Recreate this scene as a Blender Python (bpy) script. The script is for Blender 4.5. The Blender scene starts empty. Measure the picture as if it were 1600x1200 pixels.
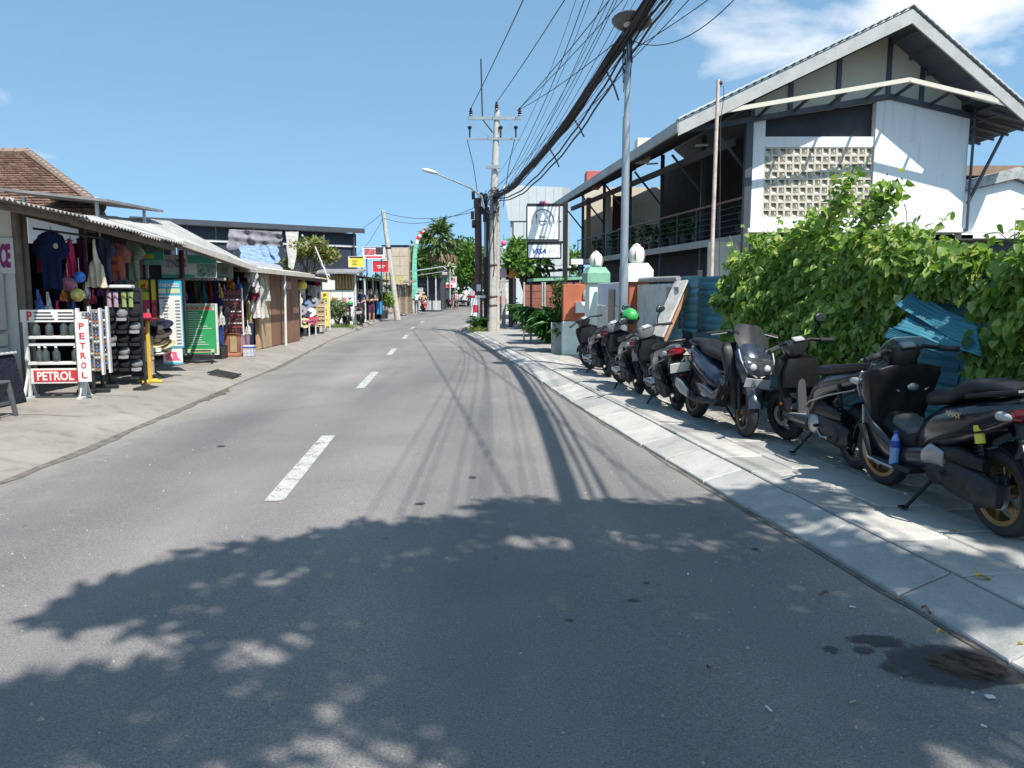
import bpy, math, random
import numpy as np
from mathutils import Vector, Matrix

random.seed(7); rng = np.random.default_rng(7)
PI = math.pi
scene = bpy.context.scene
COL = scene.collection

# ---------------------------------------------------------------- camera
CAM_H, PITCH = 1.6, math.atan(140 / 1200)
cam_d = bpy.data.cameras.new('camera'); cam = bpy.data.objects.new('camera', cam_d); COL.objects.link(cam)
cam_d.sensor_fit = 'HORIZONTAL'; cam_d.sensor_width = 36.0; cam_d.lens = 36.0 * 1200 / 1600
cam_d.clip_start = 0.05; cam_d.clip_end = 3000
cam.location = (0, 0, CAM_H); cam.rotation_euler = (PI / 2 - PITCH, 0, 0)
scene.camera = cam

# ---------------------------------------------------------------- sky, sun, exposure
SUN_FROM = Vector((0.35, -0.55, 1.0)).normalized()
world = bpy.data.worlds.new('World'); scene.world = world; world.use_nodes = True
wn = world.node_tree.nodes; wl = world.node_tree.links
wn.clear()
w_out = wn.new('ShaderNodeOutputWorld'); w_bg = wn.new('ShaderNodeBackground')
sky = wn.new('ShaderNodeTexSky'); sky.sky_type = 'NISHITA'; sky.sun_disc = False
sky.sun_elevation = math.asin(SUN_FROM.z); sky.sun_rotation = math.atan2(SUN_FROM.x, SUN_FROM.y)
sky.air_density = 1.05; sky.dust_density = 0.5; sky.ozone_density = 0.9; sky.altitude = 0
w_bg.inputs['Strength'].default_value = 0.122
# fair-weather clouds by direction on the sky dome: a bank over the roofs ahead to the right, thin puffs elsewhere
tc = wn.new('ShaderNodeTexCoord')
cn = wn.new('ShaderNodeTexNoise'); cn.inputs['Scale'].default_value = 5.0; cn.inputs['Detail'].default_value = 9; cn.inputs['Roughness'].default_value = 0.52; cn.inputs['Distortion'].default_value = .25
mpg = wn.new('ShaderNodeMapping'); mpg.inputs['Location'].default_value = (2.1, .7, 0.4); mpg.inputs['Scale'].default_value = (1, 1, 1.9)
wl.new(tc.outputs['Generated'], mpg.inputs['Vector']); wl.new(mpg.outputs[0], cn.inputs['Vector'])
dt = wn.new('ShaderNodeVectorMath'); dt.operation = 'DOT_PRODUCT'; dt.inputs[1].default_value = Vector((.48, .94, .56)).normalized()
wl.new(tc.outputs['Generated'], dt.inputs[0])
bank = wn.new('ShaderNodeMapRange'); bank.inputs['From Min'].default_value = .94; bank.inputs['From Max'].default_value = .995; bank.inputs['To Min'].default_value = -.16; bank.inputs['To Max'].default_value = .19
wl.new(dt.outputs['Value'], bank.inputs['Value'])
sm = wn.new('ShaderNodeMath'); sm.operation = 'ADD'; wl.new(cn.outputs['Fac'], sm.inputs[0]); wl.new(bank.outputs[0], sm.inputs[1])
cr = wn.new('ShaderNodeValToRGB'); cr.color_ramp.elements[0].position = 0.52; cr.color_ramp.elements[0].color = (0, 0, 0, 1)
cr.color_ramp.elements[1].position = 0.68; cr.color_ramp.elements[1].color = (0.92, 0.92, 0.92, 1)
wl.new(sm.outputs[0], cr.inputs[0])
cmx = wn.new('ShaderNodeMixRGB'); cmx.inputs[2].default_value = (5.4, 5.5, 5.6, 1)
lift = wn.new('ShaderNodeVectorMath'); lift.operation = 'MULTIPLY_ADD'; lift.inputs[1].default_value = (1, 1, .72); lift.inputs[2].default_value = (0, 0, .26)
wl.new(tc.outputs['Generated'], lift.inputs[0]); wl.new(lift.outputs[0], sky.inputs['Vector'])
wl.new(cr.outputs[0], cmx.inputs[0]); tint = wn.new('ShaderNodeMixRGB'); tint.blend_type = 'MULTIPLY'; tint.inputs[0].default_value = 1; tint.inputs[2].default_value = (.93, 1.10, 1.02, 1)
wl.new(sky.outputs[0], tint.inputs[1]); wl.new(tint.outputs[0], cmx.inputs[1])
wl.new(cmx.outputs[0], w_bg.inputs['Color']); wl.new(w_bg.outputs[0], w_out.inputs[0])

sun_d = bpy.data.lights.new('sun', 'SUN'); sun_d.energy = 3.95; sun_d.angle = math.radians(0.55); sun_d.color = (1.0, 0.955, 0.89)
sun = bpy.data.objects.new('sun', sun_d); COL.objects.link(sun)
sun.rotation_euler = (-SUN_FROM).to_track_quat('-Z', 'Y').to_euler(); sun.location = (5, -8, 15)
scene.view_settings.view_transform = 'Standard'; scene.view_settings.look = 'None'
scene.view_settings.exposure = 0.85; scene.view_settings.gamma = 1.0; scene.view_settings.use_curve_mapping = False
scene.render.engine = 'CYCLES'
scene.cycles.max_bounces = 6; scene.cycles.diffuse_bounces = 4; scene.cycles.transparent_max_bounces = 8
scene.cycles.caustics_reflective = False; scene.cycles.caustics_refractive = False
scene.cycles.use_denoising = True

# ---------------------------------------------------------------- measuring helpers (photo grid -> metres in the street)
def _ray(u, v):
    x = (u - 800) / 1200; y = (600 - v) / 1200
    return x, math.cos(PITCH) + y * math.sin(PITCH), -math.sin(PITCH) + y * math.cos(PITCH)
def at(u, v, Y):
    x, f, w = _ray(u, v); t = Y / f
    return Vector((x * t, Y, CAM_H + w * t))
def gr(u, v, z=0.0):
    x, f, w = _ray(u, v); t = (z - CAM_H) / w
    return Vector((x * t, f * t, z))
def ip(x, xs, ys): return float(np.interp(x, xs, ys))

# ---------------------------------------------------------------- materials
MATS = {}
def _new(name):
    m = bpy.data.materials.new(name); m.use_nodes = True
    nt = m.node_tree; nt.nodes.clear()
    out = nt.nodes.new('ShaderNodeOutputMaterial'); p = nt.nodes.new('ShaderNodeBsdfPrincipled')
    nt.links.new(p.outputs[0], out.inputs[0])
    return m, nt, p, out
def _noise(nt, vec, scale, detail=4, rough=.55, dist=0):
    n = nt.nodes.new('ShaderNodeTexNoise'); n.inputs['Scale'].default_value = scale; n.inputs['Detail'].default_value = detail
    n.inputs['Roughness'].default_value = rough; n.inputs['Distortion'].default_value = dist
    nt.links.new(vec, n.inputs['Vector']); return n.outputs['Fac']
def _ramp(nt, fac, stops):
    r = nt.nodes.new('ShaderNodeValToRGB'); e = r.color_ramp.elements
    while len(e) < len(stops): e.new(0.5)
    for i, (p, c) in enumerate(stops):
        e[i].position = p; e[i].color = c if len(c) == 4 else (*c, 1)
    nt.links.new(fac, r.inputs[0]); return r.outputs[0]
def _mix(nt, fac, a, b, mode='MIX'):
    n = nt.nodes.new('ShaderNodeMixRGB'); n.blend_type = mode
    for k, s in ((0, fac), (1, a), (2, b)):
        if isinstance(s, (int, float)): n.inputs[k].default_value = s
        elif isinstance(s, tuple): n.inputs[k].default_value = (*s, 1) if len(s) == 3 else s
        else: nt.links.new(s, n.inputs[k])
    return n.outputs[0]
def _bump(nt, p, h, strength, dist=.01):
    b = nt.nodes.new('ShaderNodeBump'); b.inputs['Strength'].default_value = strength; b.inputs['Distance'].default_value = dist
    nt.links.new(h, b.inputs['Height']); nt.links.new(b.outputs[0], p.inputs['Normal'])
def mat(name, col, rough=.7, var=.18, scale=3.0, bump=.12, bscale=45, metal=0.0, dirt=0.0, dcol=(.10, .085, .07), coat=0.0, spec=.5, emit=None, alpha=None, transmission=0, fabric=0):
    if name in MATS: return MATS[name]
    m, nt, p, out = _new(name)
    g = nt.nodes.new('ShaderNodeNewGeometry'); vec = g.outputs['Position']
    c = tuple(col)
    f1 = _noise(nt, vec, scale, 5)
    lo = tuple(max(0, x * (1 - var)) for x in c); hi = tuple(min(1, x * (1 + var)) for x in c)
    colr = _ramp(nt, f1, [(.3, lo), (.7, hi)])
    if dirt > 0:
        f2 = _noise(nt, vec, scale * 2.3 + .7, 7, .65, .4)
        k = _ramp(nt, f2, [(.46, (0, 0, 0)), (.72, (dirt, dirt, dirt))])
        colr = _mix(nt, k, colr, dcol)
    nt.links.new(colr, p.inputs['Base Color'])
    p.inputs['Roughness'].default_value = rough; p.inputs['Metallic'].default_value = metal
    p.inputs['Specular IOR Level'].default_value = spec
    if coat: p.inputs['Coat Weight'].default_value = coat; p.inputs['Coat Roughness'].default_value = .08
    if fabric:
        f3 = _noise(nt, vec, 9, 3, .5, 1.5); _bump(nt, p, f3, .9, .035)
    elif bump: _bump(nt, p, _noise(nt, vec, bscale, 4), bump)
    if transmission: p.inputs['Transmission Weight'].default_value = transmission; p.inputs['IOR'].default_value = 1.33
    if alpha is not None: p.inputs['Alpha'].default_value = alpha
    if emit: p.inputs['Emission Color'].default_value = (*c, 1); p.inputs['Emission Strength'].default_value = emit
    MATS[name] = m; return m
def leaf_mat(name, cols, trans=.35, rough=.45):
    """leaf colours vary leaf by leaf; light passes through"""
    if name in MATS: return MATS[name]
    m, nt, p, out = _new(name)
    g = nt.nodes.new('ShaderNodeNewGeometry')
    n = len(cols); c = _ramp(nt, g.outputs['Random Per Island'], [(i / max(1, n - 1), cols[i]) for i in range(n)])
    big = _noise(nt, g.outputs['Position'], 1.3, 3)
    c = _mix(nt, 1.0, c, _ramp(nt, big, [(.3, (.72, .78, .7)), (.7, (1.12, 1.1, 1.05))]), 'MULTIPLY')
    nt.links.new(c, p.inputs['Base Color']); p.inputs['Roughness'].default_value = rough; p.inputs['Specular IOR Level'].default_value = .35
    t = nt.nodes.new('ShaderNodeBsdfTranslucent'); c2 = _mix(nt, 1.0, c, (1.15, 1.25, .6), 'MULTIPLY'); nt.links.new(c2, t.inputs[0])
    mx = nt.nodes.new('ShaderNodeMixShader'); mx.inputs[0].default_value = trans
    nt.links.new(p.outputs[0], mx.inputs[1]); nt.links.new(t.outputs[0], mx.inputs[2]); nt.links.new(mx.outputs[0], out.inputs[0])
    MATS[name] = m; return m

# ---------------------------------------------------------------- mesh builder
class MB:
    def __init__(s): s.v = []; s.f = []; s.m = []; s.M = None; s.mi = 0
    def add(s, vs, fs):
        o = len(s.v)
        if s.M is not None: vs = [tuple(s.M @ Vector(p)) for p in vs]
        s.v.extend([tuple(p) for p in vs]); s.f.extend([tuple(i + o for i in f) for f in fs]); s.m.extend([s.mi] * len(fs)); return s
    def box(s, x0, x1, y0, y1, z0, z1, b=0.0):
        if x0 > x1: x0, x1 = x1, x0
        if y0 > y1: y0, y1 = y1, y0
        if z0 > z1: z0, z1 = z1, z0
        b = min(b, (x1 - x0) * .45, (y1 - y0) * .45, (z1 - z0) * .45)
        if b <= 0:
            vs = [(x, y, z) for z in (z0, z1) for y in (y0, y1) for x in (x0, x1)]
            return s.add(vs, [(0, 2, 3, 1), (4, 5, 7, 6), (0, 1, 5, 4), (2, 6, 7, 3), (0, 4, 6, 2), (1, 3, 7, 5)])
        vs = []; idx = {}
        c = ((x0, x1), (y0, y1), (z0, z1))
        for i in (0, 1):
            for j in (0, 1):
                for k in (0, 1):
                    for a in range(3):
                        p = [c[0][i], c[1][j], c[2][k]]
                        for q in range(3):
                            if q != a: p[q] += b if (i, j, k)[q] == 0 else -b
                        idx[(i, j, k, a)] = len(vs); vs.append(tuple(p))
        fs = []
        for a in range(3):
            u, w = (a + 1) % 3, (a + 2) % 3
            for sd in (0, 1):
                cyc = []
                for (p, q) in ((0, 0), (1, 0), (1, 1), (0, 1)):
                    t = [0, 0, 0]; t[a] = sd; t[u] = p; t[w] = q; cyc.append(idx[(*t, a)])
                fs.append(tuple(cyc if sd else cyc[::-1]))
            for p in (0, 1):
                for q in (0, 1):
                    t0 = [0, 0, 0]; t1 = [0, 0, 0]; t0[a] = 0; t1[a] = 1; t0[u] = t1[u] = p; t0[w] = t1[w] = q
                    fs.append((idx[(*t0, u)], idx[(*t1, u)], idx[(*t1, w)], idx[(*t0, w)]))
        for i in (0, 1):
            for j in (0, 1):
                for k in (0, 1): fs.append(tuple(idx[(i, j, k, a)] for a in range(3)))
        return s.add(vs, fs)
    def cbox(s, c, d, b=0.0, R=None):
        M0 = s.M; L = Matrix.Translation(Vector(c)) @ (R.to_4x4() if R is not None else Matrix.Identity(4))
        s.M = L if M0 is None else M0 @ L
        s.box(-d[0] / 2, d[0] / 2, -d[1] / 2, d[1] / 2, -d[2] / 2, d[2] / 2, b); s.M = M0; return s
    def beam(s, a, b, w, h=None, bev=0.0, up=(0, 0, 1)):
        a, b = Vector(a), Vector(b); h = h or w; d = b - a; L = d.length; x = d.normalized(); z0 = Vector(up)
        if abs(x.dot(z0)) > .98: z0 = Vector((0, 1, 0))
        y = z0.cross(x).normalized(); z = x.cross(y)
        R = Matrix((x, y, z)).transposed()
        return s.cbox((a + b) / 2, (L, w, h), bev, R)
    def tube(s, pts, r, n=8, cap=True):
        pts = [Vector(p) for p in pts]; k = len(pts); rs = list(r) if hasattr(r, '__len__') else [r] * k
        vs = []; prev = None
        for i, p in enumerate(pts):
            d = (pts[min(i + 1, k - 1)] - pts[max(i - 1, 0)]).normalized()
            if prev is None:
                a = Vector((0, 0, 1)) if abs(d.z) < .9 else Vector((1, 0, 0)); u = d.cross(a).normalized()
            else: u = (prev - d * prev.dot(d)).normalized()
            prev = u; w = d.cross(u)
            for j in range(n):
                t = 2 * PI * j / n; vs.append(p + (u * math.cos(t) + w * math.sin(t)) * rs[i])
        fs = [(i * n + j, i * n + (j + 1) % n, (i + 1) * n + (j + 1) % n, (i + 1) * n + j) for i in range(k - 1) for j in range(n)]
        if cap: fs += [tuple(range(n))[::-1], tuple((k - 1) * n + j for j in range(n))]
        return s.add(vs, fs)
    def lathe(s, prof, n=16, c=(0, 0, 0), axis='z', a0=0, a1=2 * PI):
        full = abs(a1 - a0 - 2 * PI) < 1e-6; N = n if full else n + 1
        vs = []
        for (r, h) in prof:
            for j in range(N):
                t = a0 + (a1 - a0) * j / n; p = (r * math.cos(t), r * math.sin(t), h)
                if axis == 'y': p = (p[0], p[2], p[1])
                elif axis == 'x': p = (p[2], p[0], p[1])
                vs.append((p[0] + c[0], p[1] + c[1], p[2] + c[2]))
        k = len(prof); fs = []
        for i in range(k - 1):
            for j in range(n if full else N - 1):
                j2 = (j + 1) % N; q = (i * N + j, i * N + j2, (i + 1) * N + j2, (i + 1) * N + j); fs.append(q)
        return s.add(vs, fs)
    def prism(s, poly, a0, a1, plane='xz', b=0):
        n = len(poly)
        def P(p, h): return {'xz': (p[0], h, p[1]), 'xy': (p[0], p[1], h), 'yz': (h, p[0], p[1])}[plane]
        vs = [P(p, a0) for p in poly] + [P(p, a1) for p in poly]
        return s.add(vs, [tuple(range(n)), tuple(range(2 * n - 1, n - 1, -1))] + [(i, i + n, (i + 1) % n + n, (i + 1) % n) for i in range(n)])
    def loft(s, secs, n=16, cap=True):
        """secs: (x, z, halfwidth_y, halfheight, exponent, axis_angle_deg[, y0]); rings across y and along the given direction in xz"""
        vs = []
        for q in secs:
            x, z, w, h, e, a = q[:6]; y0 = q[6] if len(q) > 6 else 0
            ca, sa = math.cos(math.radians(a)), math.sin(math.radians(a))
            for j in range(n):
                t = 2 * PI * j / n; c_, s_ = math.cos(t), math.sin(t)
                yy = w * math.copysign(abs(c_) ** (2 / e), c_); hh = h * math.copysign(abs(s_) ** (2 / e), s_)
                vs.append((x + hh * ca, y0 + yy, z + hh * sa))
        k = len(secs)
        fs = [(i * n + j, i * n + (j + 1) % n, (i + 1) * n + (j + 1) % n, (i + 1) * n + j) for i in range(k - 1) for j in range(n)]
        if cap: fs += [tuple(range(n))[::-1], tuple((k - 1) * n + j for j in range(n))]
        return s.add(vs, fs)
    def ball(s, c, rx, ry=None, rz=None, nu=12, nv=8):
        ry = ry or rx; rz = rz or rx
        vs = [(c[0], c[1], c[2] - rz)]
        for i in range(1, nv):
            t = -PI / 2 + PI * i / nv
            for j in range(nu):
                a = 2 * PI * j / nu; vs.append((c[0] + rx * math.cos(t) * math.cos(a), c[1] + ry * math.cos(t) * math.sin(a), c[2] + rz * math.sin(t)))
        vs.append((c[0], c[1], c[2] + rz)); L = len(vs) - 1
        fs = [(0, 1 + (j + 1) % nu, 1 + j) for j in range(nu)]
        for i in range(nv - 2):
            for j in range(nu): fs.append((1 + i * nu + j, 1 + i * nu + (j + 1) % nu, 1 + (i + 1) * nu + (j + 1) % nu, 1 + (i + 1) * nu + j))
        b = 1 + (nv - 2) * nu
        fs += [(b + j, b + (j + 1) % nu, L) for j in range(nu)]
        return s.add(vs, fs)
    def grid(s, fn, nu, nv):
        vs = [fn(i / nu, j / nv) for j in range(nv + 1) for i in range(nu + 1)]
        return s.add(vs, [(j * (nu + 1) + i, j * (nu + 1) + i + 1, (j + 1) * (nu + 1) + i + 1, (j + 1) * (nu + 1) + i) for j in range(nv) for i in range(nu)])
    def slab(s, fn, nu, nv, th):
        """grid with thickness (fn gives top; th shifts along z or a vector)"""
        t = Vector(th) if hasattr(th, '__len__') else Vector((0, 0, -th))
        vs = [Vector(fn(i / nu, j / nv)) for j in range(nv + 1) for i in range(nu + 1)]; n = len(vs); W = nu + 1
        fs = [(j * W + i, j * W + i + 1, (j + 1) * W + i + 1, (j + 1) * W + i) for j in range(nv) for i in range(nu)]
        fs2 = [tuple(q + n for q in f[::-1]) for f in fs]
        rim = [i for i in range(W)] + [j * W + nu for j in range(1, nv + 1)] + [nv * W + i for i in range(nu - 1, -1, -1)] + [j * W for j in range(nv - 1, 0, -1)]
        fs3 = [(rim[i], rim[i] + n, rim[(i + 1) % len(rim)] + n, rim[(i + 1) % len(rim)]) for i in range(len(rim))]
        return s.add(vs + [v + t for v in vs], fs + fs2 + fs3)
    def mesh(s, name):
        me = bpy.data.meshes.new(name); me.from_pydata(s.v, [], s.f); return me
def obj(name, mb, m, parent=None, smooth=False, kind=None, loc=None, rot=None):
    me = mb.mesh(name) if isinstance(mb, MB) else mb
    o = bpy.data.objects.new(name, me); COL.objects.link(o)
    if isinstance(mb, MB):
        for mm in (m if isinstance(m, (list, tuple)) else [m]): me.materials.append(mm)
        if isinstance(m, (list, tuple)): me.polygons.foreach_set('material_index', mb.m)
        if smooth:
            me.polygons.foreach_set('use_smooth', [True] * len(me.polygons))
            if smooth != 'all': me.set_sharp_from_angle(angle=math.radians(smooth if smooth is not True else 42))
        me.validate(); me.update()
    if parent is not None: o.parent = parent
    if loc is not None: o.location = loc
    if rot is not None: o.rotation_euler = rot
    if kind: o['kind'] = kind
    return o
def tag(o, label, cat, group=None):
    o['label'] = label; o['category'] = cat
    if group: o['group'] = group
    return o
def thing(name, label, cat, loc=(0, 0, 0), rz=0.0, group=None, rot=None):
    o = bpy.data.objects.new(name, None); COL.objects.link(o); o.location = loc
    o.rotation_euler = rot if rot else (0, 0, rz); o.empty_display_size = .1
    return tag(o, label, cat, group)
def dup(o, parent=None, loc=None, rz=None, label=None, group=None, rot=None):
    c = o.copy(); COL.objects.link(c); c.parent = parent
    if loc is not None: c.location = loc
    if rz is not None: c.rotation_euler = (0, 0, rz)
    if rot is not None: c.rotation_euler = rot
    if label: c['label'] = label
    if group: c['group'] = group
    for ch in list(o.children): dup(ch, c)
    return c
_dg = None
def text(s, width, height, m, parent, loc, rot=(PI / 2, 0, 0), bold=.02, name='lettering', depth=.002, shear=0):
    """flat print: letters fitted to width x height, centred on loc"""
    cu = bpy.data.curves.new('txt', 'FONT'); cu.body = s; cu.align_x = 'CENTER'; cu.align_y = 'CENTER'; cu.size = 1
    cu.offset = bold; cu.extrude = depth; cu.resolution_u = 3; cu.shear = shear
    t = bpy.data.objects.new('txt', cu); COL.objects.link(t)
    dg = bpy.context.evaluated_depsgraph_get(); dg.update()
    me = bpy.data.meshes.new_from_object(t.evaluated_get(dg)); bpy.data.objects.remove(t); bpy.data.curves.remove(cu)
    n = len(me.vertices); a = np.empty(n * 3); me.vertices.foreach_get('co', a); a = a.reshape(-1, 3)
    lo, hi = a[:, :2].min(0), a[:, :2].max(0); a[:, :2] = (a[:, :2] - (lo + hi) / 2) / (hi - lo) * np.array([width, height])
    me.vertices.foreach_set('co', a.ravel()); me.materials.clear(); me.materials.append(m); me.update()
    o = bpy.data.objects.new(name, me); COL.objects.link(o); o.parent = parent; o.location = loc; o.rotation_euler = rot
    return o
def struct(name, mb, m, **k):
    o = obj(name, mb, m, **k); o['kind'] = 'structure'; return o

# ---------------------------------------------------------------- foliage
LEAF = {
 'oval': ([(0, 0, 0), (.35, .24, .05), (.35, -.24, .05), (.75, .17, .02), (.75, -.17, .02), (1, 0, -.08), (.5, 0, -.02)],
          [(0, 2, 6), (0, 6, 1), (1, 6, 3), (6, 2, 4), (6, 4, 5), (3, 6, 5)]),
 'heart': ([(0, 0, 0), (.05, .32, .06), (.05, -.32, .06), (.5, .3, .05), (.5, -.3, .05), (1, 0, -.12), (.4, 0, -.03)],
           [(0, 2, 6), (0, 6, 1), (1, 6, 3), (6, 2, 4), (6, 4, 5), (3, 6, 5)]),
 'long': ([(0, 0, 0), (.3, .07, .06), (.3, -.07, .06), (.65, .06, .05), (.65, -.06, .05), (1, 0, -.15), (.45, 0, .03)],
          [(0, 2, 6), (0, 6, 1), (1, 6, 3), (6, 2, 4), (6, 4, 5), (3, 6, 5)]),
}
def leaves(name, pts, m, parent, size=.1, shape='oval', nrm=None, droop=0.0, spread=1.0, tip=None, kind=None, svar=.35):
    P = np.asarray(pts, float); N = len(P); T, F = LEAF[shape]; T = np.array(T); F = np.array(F)
    d = rng.normal(size=(N, 3)) if tip is None else np.asarray(tip, float) + rng.normal(size=(N, 3)) * spread * .5
    d[:, 2] -= droop; d /= np.linalg.norm(d, axis=1)[:, None] + 1e-9
    n = rng.normal(size=(N, 3)) * spread + (np.array([0, -.15, .8]) if nrm is None else np.asarray(nrm))
    n -= d * (n * d).sum(1)[:, None]; n /= np.linalg.norm(n, axis=1)[:, None] + 1e-9
    b = np.cross(n, d); S = size * (1 + svar * rng.uniform(-1, 1, N))[:, None, None]
    V = P[:, None, :] + S * (T[None, :, 0:1] * d[:, None] + T[None, :, 1:2] * b[:, None] + T[None, :, 2:3] * n[:, None])
    k = len(T); FF = (F[None] + (np.arange(N) * k)[:, None, None]).reshape(-1)
    me = bpy.data.meshes.new(name); me.vertices.add(N * k); me.vertices.foreach_set('co', V.reshape(-1))
    nf = N * len(F); me.loops.add(nf * 3); me.loops.foreach_set('vertex_index', FF)
    me.polygons.add(nf); me.polygons.foreach_set('loop_start', np.arange(0, nf * 3, 3)); me.polygons.foreach_set('loop_total', np.full(nf, 3))
    me.materials.append(m); me.update(calc_edges=True)
    o = bpy.data.objects.new(name, me); COL.objects.link(o); o.parent = parent
    if kind: o['kind'] = kind
    return o
def blob_points(n, c, r, shell=.6):
    d = rng.normal(size=(n, 3)); d /= np.linalg.norm(d, axis=1)[:, None]
    rad = (shell + (1 - shell) * rng.random(n)) ** .7
    return np.asarray(c) + d * rad[:, None] * np.asarray(r)
def crown_points(n, c, r, clumps=14, cr=.38, seed=0):
    """leaf points in uneven clumps spread through an ellipsoid"""
    g = np.random.default_rng(seed); out = []; c = np.asarray(c, float); r = np.asarray(r, float)
    cen = []
    for i in range(clumps):
        d = g.normal(size=3); d /= np.linalg.norm(d); d[2] = abs(d[2]) * 1.1 - .45
        cen.append(c + d * r * g.uniform(.45, .95)); k = cr * g.uniform(.6, 1.25)
        out.append(blob_points(n // clumps, cen[-1], r * k, .5))
    return np.concatenate(out), cen
def tree(name, label, loc, h_trunk, c, r, n, size, m, bark, cat='tree', group=None, clumps=14, seed=1, r0=.16, shape='oval', lean=(0, 0), cr=.38):
    t = thing(name, label, cat, loc, 0, group)
    P, cen = crown_points(n, c, r, clumps, cr, seed)
    tr = MB(); top = Vector((lean[0], lean[1], h_trunk))
    tr.tube([(0, 0, -.1), (lean[0] * .3, lean[1] * .3, h_trunk * .4), top * .8, top], [r0 * 1.25, r0, r0 * .85, r0 * .7], 9)
    for k in cen:
        k = Vector(k); tr.tube([top * .92, top.lerp(k, .5) + Vector((0, 0, .08 * (k - top).length)), k], [r0 * .5, r0 * .26, r0 * .1], 6)
    obj('trunk', tr, bark, t, True)
    leaves('crown', P, m, t, size, shape)
    return t
# ================================================================ GROUND, ROAD, PAVEMENTS
YL = [-14, 0, 6.41, 8.09, 10.17, 16.74, 27.62, 48.47, 69.3, 97.1, 125, 150]
XLs = [-4.0, -4.25, -4.37, -4.46, -4.63, -5.18, -6.44, -8.05, -8.63, -8.05, -5.2, 0.5]
YR = [-14, 0, 3.08, 4.89, 6.19, 10.93, 18.17, 27.62, 33.6, 36.0, 43.0, 48.5, 70, 97, 125, 150]
XRs = [4.6, 2.62, 2.16, 1.88, 1.65, .92, 0.0, -1.27, -2.3, -2.42, -2.35, -2.1, -2.3, -2.5, 0.8, 7.5]
def XL(y): return ip(y, YL, XLs)
def XR(y): return ip(y, YR, XRs)
def XKR(y): return XR(y) + ip(y, [0, 5, 10, 20, 30, 36], [.33, .33, .42, .34, .34, .34])
def XKL(y): return XL(y) - ip(y, [0, 8, 12, 18, 26, 36, 60], [.72, .68, .72, .66, .4, .3, .3])
ZP = .12; ZL = .15
LINE_F = lambda y: 3.66 - .145 * (y - 8)      # the corrugated fence stands a little farther back
LINE_X = lambda y: 3.45 - .145 * (y - 8)      # the boundary line of walls and fence along the right pavement

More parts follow.
